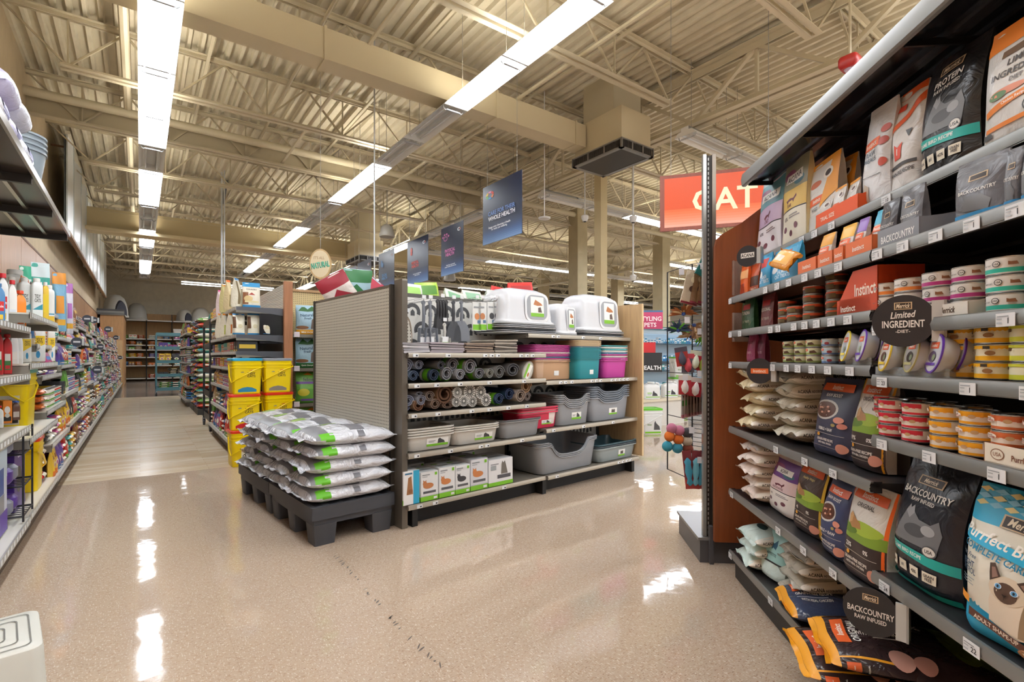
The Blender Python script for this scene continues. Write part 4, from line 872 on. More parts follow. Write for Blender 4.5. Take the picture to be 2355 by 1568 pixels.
# ---- lying bag stacks at the far end
def lie(u, v, z, l_, w_, h_, body, top, side, lb, rz=0, seed=0, rx=0, ry=0, sealc=None, seal=.03):
    me = pillow_mesh(l_, w_, h_, body, top, side, seed, sealc=sealc, seal=seal)
    return spawn('pet_food_bag', [(None, me)], FC.at(u, v, z, rz, rx, ry), lb, 'pet food bag')
acside = lambda c, c2: [('R', .0, .0, 1, 1, c2), ('R', .0, .0, .42, 1, 'e4ddd0'), ('T', 'ACANA', .14, .55, .30, '2a2826', .14), ('T', 'INDOOR ENTREE', .30, .5, .20, c2, .16), ('T', 'NUTRIENT-DENSE SO\nYOU CAN FEED LESS', .66, .5, .5, 'e6d8c4', .42)]
def stackbags(u, v, zs, n, hh, c, c2, nm, seed, l_=.33, w_=.22, lv='fifth'):
    for j in range(n):
        tn = ('lowest', 'second', 'third', 'fourth', 'topmost')[j if j < n-1 else 4]
        lie(u+R.uniform(-.012, .012), v+R.uniform(-.01, .012), zs+j*hh*.95, l_, w_, hh*1.32, c, [('R', .35, .0, .42, 1, c2), ('T', 'ACANA', .6, .5, .3, c2, .4), ('E', .2, .5, .06, .16, c2)], acside(c, c2), '%s bag lying in the %s shelf stack, %s of its pile' % (nm, lv, tn), 90+R.uniform(-5, 5), seed+j)
z = S5A+.004
stackbags(-2.44, 1.07, z, 5, .062, 'd9cba8', '7a5436', 'cream and brown', 80, .36, .2)
stackbags(-2.17, 1.10, z, 5, .060, 'c9c2b0', '4a3a30', 'pale and dark brown', 90, .34, .2)
z = S5A+.004
cbag(1855, 1940, .945, z, 868, '3c3e55', art_inst('3c3e55', '3c3e55', t2='RAW BOOST', dish=True), 'dark blue kibble and raw bag with lime edge on the fifth shelf', d=.12, seed=100, edge='a6c93a', back='2a2a30', rx=-2)
cbag(1940, 2012, .93, z, 870, 'd9d4cc', art_inst('d9d4cc', '', pct='19%'), 'orange edged original cat food bag on the fifth shelf', d=.12, seed=101, edge='e8a024', back='2f2624', rx=-2)
z = S6A+.004
stackbags(-2.43, 1.07, z, 5, .055, 'e4d6cc', 'a04a52', 'pink and white', 110, .36, .2, 'sixth')
cbag(1757, 1812, .93, z, 1040, 'e3d3cf', art_acana('6a3f86', 'dcc3c4', 1, 'INDOOR ENTREE'), 'pale pink indoor cat food bag standing on the sixth shelf', d=.11, seed=120, rx=-3)
cbag(1812, 1872, .92, z, 1052, '4a3a34', art_inst('4a3a34', '', tc='d9c27a', t2='Healthy Weight', pct='41', lower='3a2c2a'), 'gold edged dark brown cat food bag standing on the sixth shelf', d=.12, seed=121, edge='d9b23a', back='8a8256')
cbag(1876, 1932, .90, z, 1092, '3d4668', art_inst('3d4668', '3d4668', t2='RAW BOOST', dish=True), 'slate blue kibble and raw bag standing on the sixth shelf', d=.12, seed=122, edge='e8a024', back='2a2a30')
cbag(1922, 2012, .885, z, 1098, 'dcd8d0', art_inst('dcd8d0', '', pct='23%'), 'bright orange edged original bag with green meadow on the sixth shelf', d=.13, seed=123, edge='ee6a24', back='2b2523')
# ---- sixth shelf right bay
z = S6B+.004
cbag(2030, 2175, .905, z, 1052, '24262e', art_merrick(), 'large black and teal bag standing on the sixth shelf beside the blue one', d=.16, seed=130, back='1c1d22')
cat = [('R', 0, .0, 1, .28, '2fa3cc'), ('P', [(0, .22), (.5, .17), (1, .12), (1, .75), (0, .75)], 'e9e4d4'), ('R', 0, .75, 1, .9, '2aa9d2')]
for i in range(6):
    for j in range(3):
        cat.append(('P', [((i)/6, .87+j*.045), ((i+.5)/6, .89+j*.045), ((i+1)/6, .87+j*.045), ((i+.5)/6, .85+j*.045)], ('e6d58a', '7fc4e0')[(i+j) % 2]))
cat += [('R', .38, .755, .84, .84, 'c9b08c'), ('R', .40, .763, .82, .832, '33261d'), ('T', 'Merrick', .61, .797, .05, 'e9dcc2', .36, -3, .3), ('P', [(.02, .70), (.98, .62), (.98, .54), (.02, .64)], '2aa9d2'), ('T', 'Purrfect Bistro', .5, .66, .075, 'fffaf0', .95, -7, .15), ('T', 'COMPLETE CARE', .42, .575, .045, '1f7fa6', .75, -8),
        ('T', 'Grain Free', .16, .535, .03, '5a6a78', .26, -5, .3), ('T', 'WEIGHT\nCONTROL', .16, .455, .09, '2f4a66', .28, -5), ('R', .04, .37, .28, .376, '9aa6ae'), ('R', .04, .35, .24, .356, '9aa6ae'), ('R', .04, .33, .26, .336, '9aa6ae'),
        ('P', [(.42, .16), (.45, .30), (.5, .40), (.62, .43), (.78, .38), (.86, .28), (.9, .16), (.7, .12)], 'e6d8c4'), ('P', [(.72, .14), (.78, .36), (.87, .28), (.92, .15)], '9b8468'), ('E', .63, .40, .17, .085, 'd9c8b0'), ('E', .62, .385, .105, .062, '5a4438'),
        ('P', [(.47, .43), (.44, .535), (.485, .545), (.56, .475)], '4a382e'), ('P', [(.49, .45), (.465, .515), (.495, .52), (.54, .47)], '8f6f62'), ('P', [(.70, .47), (.83, .525), (.86, .50), (.80, .41)], '4a382e'), ('P', [(.73, .465), (.82, .50), (.835, .485), (.79, .425)], '8f6f62'),
        ('E', .555, .415, .034, .017, 'dfeaf2'), ('E', .555, .415, .026, .015, '5f9fd0'), ('E', .555, .415, .010, .009, '16202a'), ('E', .70, .405, .034, .017, 'dfeaf2'), ('E', .70, .405, .026, .015, '5f9fd0'), ('E', .70, .405, .010, .009, '16202a'), ('P', [(.60, .378), (.65, .376), (.625, .36)], '2c201c'), ('R', .622, .345, .626, .36, '2c201c'),
        ('P', [(0, .27), (.2, .25), (.2, .20), (0, .22)], 'e8972c'), ('P', [(.2, .18), (1, .10), (1, .05), (.2, .125)], '5b3323'), ('T', 'ADULT SHAPE-UP', .5, .123, .03, 'efe2cf', .5, -5), ('E', .83, .05, .12, .045, 'c9966a'), ('T', 'USA', .83, .05, .04, 'fff4e0', .14)]
cbag(2190, 2400, .885, z, 1112, '2aa0c8', cat, 'large turquoise bag with a cream and brown cat picture on the sixth shelf', d=.15, seed=131, rz=6)
# ---- bottom deck
z = SD+.004
stackbags(-2.43, 1.05, z, 3, .058, 'cfe0da', '2f4a4c', 'pale teal and white', 140, .34, .22, 'bottom')
stackbags(-2.10, 1.12, z, 4, .055, 'b9b5a8', '3a3f46', 'grey and dark blue', 146, .36, .22, 'bottom')
u = MC.uz(1790, 800, .97)[0]
me = bag_mesh(.16, .235, .11, 'cfe3df', [('R', 0, .3, 1, .93, '9fd0cf'), ('P', [(.36, .60), (.5, .62), (.6, .7), (.66, .6), (.64, .52), (.5, .54), (.44, .5)], '2a5a78'), ('T', 'APPETITE', .5, .42, .05, '2a4a5a', .8), ('R', 0, .27, 1, .3, '2c2a2d')], 150, back='b9a47c')
spawn('pet_food_bag', [(None, me)], FC.at(u, .97, z, 12, -12), 'pale turquoise bag standing tilted on the bottom deck', 'pet food bag')
l1 = [('R', 0, 0, .06, 1, 'e8a024'), ('R', .12, .62, .30, .9, 'e4632b'), ('T', 'Instinct', .21, .76, .12, 'fff0e0', .16), ('T', 'RAW BOOST', .45, .8, .1, 'e9e6e0', .24), ('R', .14, .40, .48, .42, '9fa6b8'), ('T', 'GRAIN-FREE RECIPE', .34, .52, .09, 'e9e6e0', .4), ('T', 'WITH REAL CHICKEN', .34, .33, .07, 'd9d6d0', .34), ('T', 'KIBBLE + RAW', .72, .7, .12, 'e9e6e0', .38), ('E', .8, .36, .17, .26, 'c9c6c2'), ('E', .8, .36, .145, .21, '5a3322')]+[('E', .8+.1*math.cos(i*2.4)*(.3+.1*(i % 6)), .36+.15*math.sin(i*2.4)*(.4+.1*(i % 5)), .02, .03, 'd9a58c') for i in range(9)]
l2 = [('R', 0, 0, .05, 1, 'e8a024'), ('R', 0, .93, .4, 1, 'e8a024'), ('R', .08, .3, .16, .8, 'e4632b'), ('T', 'Instinct', .12, .55, .06, 'fff0e0', .3, 90), ('T', 'ORIGINAL', .2, .55, .07, 'f0ebe2', .4, 90), ('T', 'GRAIN-FREE RECIPE', .36, .66, .08, 'f0ebe2', .3), ('T', 'WITH REAL CHICKEN', .36, .52, .08, 'f0ebe2', .3), ('R', .3, .42, .45, .44, 'a59a90'), ('T', '0%', .56, .75, .12, 'f0ebe2'), ('E', .40, .14, .07, .12, 'd8a290'), ('E', .52, .12, .06, .1, 'cf9482'), ('P', [(.66, 1), (.74, .3), (1, .1), (1, 1)], '66802c'), ('E', .78, .5, .10, .3, '7f9a38')]
def lied(px, v, z, l_, w_, h_, body, top, side, lb, rz, seed, ry=0, rx=0, sealc=None):
    u = MC.uz(px, 800, v)[0]; return lie(u, v, z, l_, w_, h_, body, top, side, lb, rz, seed, rx, ry, sealc)
lied(1905, 1.02, z, .30, .27, .07, '3d4660', l1, [], 'slate blue raw boost bag lying flat on the bottom deck', 78, 160, sealc='e8a024')
lied(2020, .99, z, .44, .30, .065, '3a2c2c', l2, l2[:5], 'dark brown original bag lying lowest on the bottom deck', 80, 161, sealc='e8a024')
lied(2085, 1.03, z+.064, .44, .30, .07, '3a2c2c', l2, l2[:5], 'dark brown original bag lying on top of the lowest one', 74, 162, sealc='e8a024')
lied(2235, .99, z, .44, .30, .10, '20232c', [('R', .06, 0, .16, 1, '25b0a4'), ('T', 'BACKCOUNTRY', .5, .6, .14, 'dfe0de', .5), ('R', .3, .1, .42, .3, 'e8e0cc'), ('T', 'RAW', .36, .2, .1, '2b2b2e'), ('P', [(.5, 0), (.62, 0), (.8, 1), (.68, 1)], '25b0a4')], [], 'black and teal bag lying flat at the near end of the bottom deck', 84, 163, sealc='25b0a4')
# ---- round shelf talkers
def talker(px, py, v, r, items, l, rz=41.4):
    u, zz = MC.uz(px, py, v)
    spawn('shelf_sign', disc_sign_parts(r, items), FC.at(u, v, zz, 48), l, 'shelf sign')
talker(1719, 589, .835, .046, [('R', .2, .42, .82, .66, 'e9e6e0'), ('T', 'ACANA', .51, .54, .17, '1f1d20', .58)], 'small round black brand sign near the wooden end panel')
talker(1747, 853, .835, .052, [('R', .17, .40, .83, .60, 'd9652c'), ('T', 'Instinct', .5, .5, .12, 'f6e4d2', .56)], 'round black Instinct sign with an orange bar above the lying bags'.replace('ACANA ', '').replace('Instinct ', ''))
MS = [('R', .36, .72, .64, .86, 'c9b08c'), ('R', .38, .735, .62, .845, '2b2019'), ('T', 'Merrick', .5, .79, .09, 'e9dcc2', .22, 0, .3)]
talker(2077, 738, .83, .062, MS+[('T', 'Limited', .5, .62, .13, 'ece8e0', .4, 3, .3), ('T', 'INGREDIENT', .5, .44, .14, 'f2efe8', .66), ('T', '-DIET-', .5, .30, .06, 'ece8e0', .32)], 'round black limited ingredient sign sticking out above the cup tray')
talker(2002, 1407, .82, .062, MS+[('T', 'BACKCOUNTRY', .5, .50, .13, 'f2efe8', .82), ('T', 'RAW INFUSED', .5, .35, .09, 'ece8e0', .56)], 'round black raw infused sign above the bottom deck')
# ================================================================== litter gondola in the middle
def g4(x, y=0): return (900+x/2.6133, 600+y/2.6133)
VGL, VGB = -.08, .42
WOOD = mat('c0a075', .45, kind='wood'); BRONZE = mat('6d675e', .35, .45)
zs = {}
def gz(name, x, y, v=VGL): zs[name] = MG.uz(*g4(x, y), v)[1]; return zs[name]
ZA = .5*(gz('a', 70, 562)+gz('a', 870, 553)); ZB_ = .5*(gz('b', 70, 745)+gz('b', 870, 708)); ZC = .5*(gz('c', 70, 930)+gz('c', 870, 855)); ZD = .5*(gz('d', 90, 1165)+gz('d', 880, 1057)); ZE = .5*(gz('e', 100, 1478)+gz('e', 900, 1300))
Z2T = gz('t', 1300, 458, 0.0); Z22 = gz('2', 1300, 708); Z23 = gz('3', 1300, 965); ZE2 = ZE
UJ, UE = 1.245, 2.49
ps = []
f = MB(); f.box(0, UE, VGB, VGB+.03, .1, 1.58, mat('55534f', .5))
ps.append(('back_panel', f.mesh('bp', 0)))
# printed back board: rows of dark horseshoe arches with little houses
def arches(u0, u1, z0, z1, v=VGB-.003):
    m = MB(); m.box(u0, u1, v, v+.003, z0, z1, mat('d8d7d2', .5)); dk = mat('4a4b4e', .5); r1, r0 = .068, .038; k = 0; z = z0+.02; y = v-.001
    while z+.13 < z1+.02:
        x = u0+.08+(.075 if k % 2 else 0)
        while x < u1-.07:
            n = 12; po = []; pi_ = []
            for i in range(n+1):
                a = -.35+(PI+.7)*i/n; po.append((x+r1*math.cos(a), z+.055+r1*math.sin(a))); pi_.append((x+r0*math.cos(a), z+.055+r0*math.sin(a)))
            for i in range(n):
                m.add([(po[i][0], y, po[i][1]), (po[i+1][0], y, po[i+1][1]), (pi_[i+1][0], y, pi_[i+1][1]), (pi_[i][0], y, pi_[i][1])], [(0, 1, 2, 3), (3, 2, 1, 0)], dk)
            m.add([(x-.018, y, z+.028), (x+.018, y, z+.028), (x+.018, y, z+.058), (x, y, z+.078), (x-.018, y, z+.058)], [(0, 1, 2, 3, 4), (4, 3, 2, 1, 0)], dk)
            x += .155
        z += .135; k += 1
    return m.mesh('board', 0)
ps.append(('printed_board', arches(.01, UJ-.01, .15, 1.55))); ps.append(('printed_board', arches(UJ+.01, UE-.01, .15, 1.5)))
for u in (UJ, UE):
    f = MB(); f.box(u-.012, u+.012, VGB-.03, VGB-.004, 0, 1.58, mat('3a3836', .4, .3)); ps.append(('upright', f.mesh('up', 0)))
f = MB(); f.box(-.032, .008, -.055, .045, 0, 1.6, BRONZE); f.box(-.03, .006, -.0555, -.045, 1.59, 1.6, mat('98948c', .3)); ps.append(('end_post', f.mesh('post', 0)))
f = MB(); f.box(.02, UE, VGL+.10, 1.3, .0, .09, mat('1d1c1d', .6)); ps.append(('base', f.mesh('base', 0)))
for u in (.06, UJ, UE-.04):
    f = MB(); f.box(u-.02, u+.02, VGL+.02, VGL+.12, 0, ZE-.03, mat('1a1a1b', .5)); f.box(u-.02, u+.02, VGL+.03, VGB, ZE-.06, ZE-.03, mat('1a1a1b', .5)); ps.append(('foot', f.mesh('foot', 0)))
SHB = mat('8e887e', .35, .45); LPB = mat('b4ada0', .3, .5)
GT = ((.03, .08), (.2, .3), (.55, .62, .69, .76, .83), (.95, 1.02, 1.1))
for u0, u1, z, v, tg in ((0, UJ-.003, ZA, VGL, (.05, .3, .62, .68, .74, .97, 1.03, 1.09)), (0, UJ-.003, ZB_, VGL, (.06, .21, .4, .66, 1.0)), (0, UJ-.003, ZC, VGL, (.04, .22, .5, .66, .84, 1.03)), (0, UJ-.003, ZD, VGL, (.06, .32, .58, .64, .98)), (0, UJ-.003, ZE, VGL, (.08, .2, .8)),
                         (UJ-.12, UE, Z2T, .0, (.28, .34, .66, .9)), (UJ+.003, UE, Z22, VGL, (.16, .22, .3, .56, .62, .68, .84, .90, .96, 1.02, 1.08)), (UJ+.003, UE, Z23, VGL, (.08, .45, .86)), (UJ+.003, UE, ZE2, VGL-.02, (.1, .92, .98, 1.04, 1.1))):
    ps.append(('shelf', shelf_mesh(u1-u0, VGB-v, m=SHB, lm=LPB, tags=tg), None, Matrix.Translation((u0, v, z))))
for u in (.35, .9):
    pass
spawn('litter_gondola', ps, FG.M.copy(), 'grey and tan gondola shelving for litter pans and mats with arch patterned back board', 'shelving')
f = MB(); zt = MG.uz(*g4(1490, 258), -.1)[1]; f.box(UE+.004, UE+.024, -.13, 1.3, ZE+.01, zt, WOOD); f.box(UE+.003, UE+.025, -.135, -.13, ZE+.01, zt, mat('d9bf94', .5))
spawn('end_panel', [(None, f.mesh('ep', 0))], FG.M.copy(), 'tan wooden end panel at the right end of the litter pan gondola', 'end panel')
# pegboard end towards the aisle
f = MB(); PEG = mat('b9b3a4', .5, kind='peg'); L_ = 1.33
f.box(0, L_, 0, .012, .1, 1.56, PEG); f.box(-.02, L_+.02, -.002, .02, 1.56, 1.575, BRONZE)
for x in (-.02, L_): f.box(x, x+.02, -.012, .02, 0, 1.575, mat('45403a', .4, .4))
z = .3
while z < 1.5: f.box(L_-.014+.02, L_-.008+.02, -.013, -.012, z, z+.012, BLK); z += .0254
spawn('pegboard_end', [(None, f.mesh('peg', 0))], FG.at(-.045, 1.40, 0, -90), 'grey perforated pegboard forming the aisle end of the litter gondola', 'pegboard')
# ---- pallet and litter bags
PL = mat('414349', .55, kind='mottle'); PLW = .53
def pallet_mesh(l):
    m = MB(); m.loft([rring(PLW, l, z, .012, 2) for z in (.155, .23)], PL); m.loft([rring(PLW-.03, l-.03, z, .01, 2) for z in (.12, .156)], PL)
    for x in (-PLW/2+.085, PLW/2-.085):
        for y in (-l/2+.08, 0, l/2-.08): m.loft([rring(.12, .12, 0, .01, 2, x, y), rring(.14, .14, .125, .01, 2, x, y)], PL)
    for i in range(6): m.box(-PLW/2+.03+.085*i, -PLW/2+.075+.085*i, -l/2+.03, l/2-.03, .2302, .2312, mat('24262b', .6))
    return m.mesh('pallet', 30)
pm_ = pallet_mesh(.82)
spawn('plastic_pallet', [(None, pm_)], FG.at(-.32, .40, 0), 'black plastic half pallet nearest the camera under the grey litter bags', 'pallet')
spawn('plastic_pallet', [(None, pm_)], FG.at(-.32, 1.23, 0), 'black plastic half pallet farther back under the grey litter bags', 'pallet')
LB = 'd3d5db'
lt = [('R', .04, .0, .20, 1, '76777c'), ('R', .09, .0, .20, .10, '5fb41e'), ('R', .45, .1, .62, .55, '6d6d73'), ('P', [(.55, .95), (.62, .6), (.72, .5), (.74, .8), (.8, .95)], '57575d'), ('R', .25, .55, .42, .7, '8fae5c'), ('R', .25, .74, .44, .80, '9b9ca2'), ('R', .25, .83, .40, .88, '9b9ca2')]
ls = [('R', .15, .0, .25, 1, '5fb41e'), ('R', .25, .0, .25, 0, LB), ('R', .52, .55, .60, .95, '6d6d73')]
ls = [ls[0], ls[2]]
lbm = [pillow_mesh(.53, .42, .112, mat(LB, .14, .05, kind='crumple'), lt, ls, 200+i, seal=.05) for i in range(5)]
for c, v in enumerate((.20, .60, 1.0, 1.37)):
    n = 5
    for j in range(n):
        nm = ('lowest', 'second', 'third', 'fourth', 'topmost')[j]; cn = ('nearest', 'second', 'third', 'farthest')[c]
        dx = .075*(j/4) if c == 0 else R.uniform(-.02, .03)
        spawn('litter_bag', [(None, lbm[(c*2+j) % 5])], FG.at(-.335+dx*.5+R.uniform(-.01, .01), v+R.uniform(-.012, .012), .232+j*.081, R.uniform(-4, 4), R.uniform(-2, 2), R.uniform(-2, 2), (1, 1 if c < 3 else .92, 1)),
              'shiny grey and green litter bag, %s layer of the %s stack on the pallet' % (nm, cn), 'litter bag')
# ---- pans
def pan_mesh(w, d, h, col, rim=.012, taper=.86, dip=0, seed=0, lab_=None, thick=.003, rimc=None, rh=.010):
    m = MB(); b = _m(col, .35); rc = _m(rimc, .35) if rimc else b; r = min(w, d)*.16
    def zf(x, y, top):
        if not dip: return top
        if y < -d*.1:
            t = max(0, 1-(abs(x)/(w*.30))**4) if abs(x) < w*.30 else 0
            return top-dip*t*min(1, (-y-d*.1)/(d*.25))
        return top
    def ring(k, z, ex=0, lift=0):
        return [(x, y, z) for x, y, z in rring((w-2*ex)*k, (d-2*ex)*k, z, r*k, 6)]
    def topring(ex, dz):
        return [(x, y, zf(x, y, h)+dz) for x, y, _ in [(p[0], p[1], 0) for p in dense(rring(w-2*ex, d-2*ex, 0, r, 6))]]
    def dense(rg, nn=80):
        # resample by length so that the dip is smooth
        P = rg+[rg[0]]; L_ = [0]
        for i in range(len(rg)): L_.append(L_[-1]+math.dist(P[i][:2], P[i+1][:2]))
        out = []
        for q in range(nn):
            s_ = L_[-1]*q/nn; i = max(j for j in range(len(L_)-1) if L_[j] <= s_+1e-9); t = (s_-L_[i])/max(1e-9, L_[i+1]-L_[i])
            out.append(tuple(P[i][c]+(P[i+1][c]-P[i][c])*t for c in range(3)))
        return out
    bot = dense(rring(w*taper*.97, d*taper*.97, 0, r*.8, 6)); low = dense(rring(w*taper, d*taper, .008, r*.8, 6))
    T0 = topring(rim, -rh); T1 = topring(0, -rh); T2 = topring(0, 0); T3 = topring(rim+thick, 0)
    ib = dense(rring(w*taper-2*thick, d*taper-2*thick, .006, r*.8, 6))
    m.loft([bot, low, T0], b, cap0=True, cap1=False); m.loft([T0, T1, T2, T3], rc, False, False); m.loft([T3, ib], b, False, True)
    if lab_:
        cx, ww, hh, items = lab_
        def S(u, v, o=0):
            x = cx+(u-.5)*ww; z = h*.22+v*hh; k = taper+(1-taper)*(z/h)
            return (x, -(d/2*taper+(d/2-rim-d/2*taper)*z/h)-.002-o, z)
        printed(m, S, mm(items), ww/hh, 0)
    return m.mesh('pan', 50)
def pans(x0, x1, ytop, ybot, zsh, n, pitch, cols, l, v=None, d=.30, dip=0, lab_=None, grp=None, rimc=None, hb=None, taper=.86, off=.03):
    """nested pans; crop pixel extents of the stack's front; cols bottom to top; the front rim stands on v"""
    v = VGL+off if v is None else v
    u0, _ = MG.uz(*g4(x0, ybot), v); u1, _ = MG.uz(*g4(x1, ybot), v); w_ = u1-u0
    _, zt = MG.uz(*g4((x0+x1)/2, ytop), v); hb = hb or max(.06, zt-zsh-.004-(n-1)*pitch)
    ms = {}
    for j in range(n):
        c = cols[min(j, len(cols)-1)]
        if (c, j == 0) not in ms: ms[(c, j == 0)] = pan_mesh(w_, d, hb, c, dip=dip, lab_=lab_ if j == 0 else None, rimc=rimc, taper=taper, rh=min(.010, pitch*.55))
        spawn('litter_pan', [(None, ms[(c, j == 0)])], FG.at((u0+u1)/2, v+d/2, zsh+.005+j*pitch, R.uniform(-.6, .6)), l[0] % (('bottom' if j == 0 else 'topmost' if j == n-1 else 'inner')) if '%s' in l[0] else l[0], 'litter pan', grp if 0 < j < n-1 or grp is None and n > 1 else None)
    return u0, u1, hb
LBL = [('R', 0, 0, 1, 1, 'e9e9e6'), ('R', 0, 0, 1, .28, '76b82a'), ('P', [(.5, .3), (.52, .8), (.6, .95), (.66, .8), (.8, .6), (.85, .3)], '3c3c40'), ('R', .08, .6, .4, .68, '8b8b90'), ('R', .08, .45, .34, .52, '8b8b90')]
LBC = [('R', 0, 0, 1, 1, 'ececea'), ('R', 0, 0, 1, .25, '76b82a'), ('P', [(.3, .3), (.32, .85), (.38, .75), (.46, .85), (.5, .6), (.56, .86), (.62, .75), (.7, .86), (.74, .3)], '4a4440')]
pans(90, 395, 1000, 1135, ZD, 4, .017, ['cbc9c3'], ('speckled white litter pan, %s of the nested stack at the left end',), d=.34, lab_=(.05, .17, .055, LBL), grp='nested speckled pans at the left end')
pans(372, 665, 985, 1095, ZD, 3, .015, ['cdcbc5'], ('speckled white litter pan, %s of the second stack, left of the grey pan',), d=.34, lab_=(.06, .16, .05, LBL), grp='nested speckled pans in the middle')
pans(665, 915, 950, 1060, ZD, 2, .012, ['8f9194', '6f7276'], ('grey litter pan with dark insides, %s one beside the red pans',), d=.33, grp='grey pans')
pans(770, 1015, 880, 1000, Z23, 3, .020, ['c8254a', 'e8dcd8', 'c8254a'], ('raspberry red litter pan, %s of the small stack on the right bay',), d=.26, lab_=(.08, .11, .035, LBL), grp='raspberry pans', v=VGL+.05, rimc='d63a5c')
pans(1000, 1210, 800, 985, Z23, 5, .016, ['8e9196'], ('grey high backed litter pan, %s of the nested stack beside the red pans',), d=.36, dip=.045, lab_=(.03, .12, .06, LBL), grp='nested grey high backed pans')
pans(1195, 1445, 750, 965, Z23, 6, .020, ['8d929a', '6d7682'], ('blue grey deep litter pan, %s of the stack at the right end',), d=.36, dip=.05, lab_=(.04, .12, .06, LBC), grp='nested blue grey deep pans')
pans(880, 1255, 1075, 1262, ZE2, 3, .013, ['8d9197'], ('very large grey litter box with a notched front, %s of three',), d=.42, dip=.11, lab_=(.06, .12, .07, LBC), grp='large notched boxes', v=VGL+.0)
pans(1240, 1488, 1090, 1208, ZE2, 3, .018, ['8e999b', '3f4a52', '3b5660'], ('grey green litter pan, %s of the stack beside the tan end panel',), d=.38, lab_=(.06, .10, .06, LBC), grp='grey green pans', v=VGL-.0)
cs = ['c9a07c', 'd9b79a', 'a8327c', '4a6a8a', 'b23a86', 'c85a9c', 'e0d8d0', 'b8408c', 'c04a94', 'b8408c']
pans(850, 1110, 505, 700, Z22, 12, .0125, cs, ('tan and pink rectangular litter pan, %s of the tall nested stack',), d=.30, lab_=(.03, .06, .04, LBL[:1]), grp='nested tan and pink pans', v=VGL+.12)
pans(1118, 1275, 478, 700, Z22, 16, .0105, ['1f8a96']*10+['6a7a86', 'c9b08c', 'cdb590'], ('teal litter pan, %s of the tall nested stack',), d=.30, lab_=(.03, .05, .04, LBL[:1]), grp='nested teal pans')
pans(1280, 1432, 508, 688, Z22, 9, .0165, ['c0409c', 'c0409c', 'd0d0cc', 'b8408c', '5a86a8', 'e0dcd6', '4aa0a4', 'd8d8d4', '3f949a', 'e2dfd8'], ('magenta litter pan, %s of the stack at the right end of the second shelf',), d=.30, grp='nested magenta and teal pans')
# ---- hooded boxes
def hood_parts(w, d, h, n=5, col='c9cbcf', kind=0):
    m = MB(); b = mat(col, .22); rg = []
    for k, z in ((1, 0), (1, .012), (.95, .02), (.93, .10*h), (.90, .45*h), (.84, .75*h), (.74, .90*h), (.55, .985*h), (.25, h)):
        ring = []
        for x, y, _ in rring(w*k, d*k, 0, min(w, d)*.22*k, 6):
            sl = 0
            ring.append((x, y+(.0 if z < .1 else (1-k)*d*.10), z))
        rg.append(ring)
    m.loft(rg, b)
    # door
    dw, dh = w*.44, h*.80; dm = MB(); y0 = -d*.5*.93-.004
    def yy(z): return -(d/2)*(.95-.06*min(1, z/h/.8))-.003
    cxd = w*.12
    for k, c, o in ((1, 'e3e5e8', 0), (.86, '9ea3a9', .002)):
        n_ = 24; pts = rring(dw*k, dh*k, 0, dw*.22, 6)
        dm.add([(cxd+x, yy(h*.48+z)-o, h*.46+z) for x, z, _ in pts], [tuple(range(len(pts)))], mat(c, .2))
    printed(dm, lambda u, v, o=0: (cxd+(u-.5)*dw*.55, yy(h*.3+v*dh*.62)-.0035-o, h*.20+v*dh*.70), mm([('R', 0, 0, 1, 1, 'eeeeea'), ('R', 0, 0, 1, .18, '7ab832'), ('P', [(.2, .6), (.35, .85), (.8, .68), (.9, .58), (.5, .55)], 'b5764a'), ('P', [(.55, .22), (.55, .45), (.75, .5), (.85, .22)], '5a4a46')]), .7, 0)
    return [('hood', m.mesh('hood', 60)), ('door_flap', dm.mesh('door', 0))]
def hoods(x0, x1, yt, yb, n, lb, pitch=.014, d=.38, v=.03, tray=True):
    u0, _ = MG.uz(*g4(x0, yb), v); u1, _ = MG.uz(*g4(x1, yb), v); _, zt = MG.uz(*g4((x0+x1)/2, yt), v+.1); base = Z2T+.005
    w_ = u1-u0
    for j in range(n):
        m = MB(); m.loft([rring(w_*k, d*k, z, .06, 5) for k, z in ((.93, 0), (.95, .003), (1.0, .006), (1.0, .011), (.9, .0115))], mat(('b9bcc0', '9ea2a8', '3f4248', 'c3c5c8', 'a9adb2')[(j+lb[0]) % 5], .3))
        spawn('box_base', [(None, m.mesh('b', 40))], FG.at((u0+u1)/2+R.uniform(-.004, .004), v+d/2, base+j*pitch), 'flat grey rim in the pile of lids under the %s litter box' % lb[1], 'litter box base', 'stacked rims under the %s hood' % lb[1])
    zb = base+n*pitch
    spawn('hooded_litter_box', hood_parts(w_*.97, d*.97, zt-zb), FG.at((u0+u1)/2, v+d/2, zb), lb[2], 'hooded litter box')
hoods(668, 1008, 172, 430, 6, (0, 'left hooded', 'big pale grey hooded litter box at the left end of the top shelf'))
hoods(1010, 1135, 262, 420, 1, (3, 'small hooded', 'small narrow grey hooded litter box between the two big ones'), d=.30)
hoods(1150, 1412, 210, 440, 4, (1, 'right hooded', 'big pale grey hooded litter box at the right end of the top shelf'))
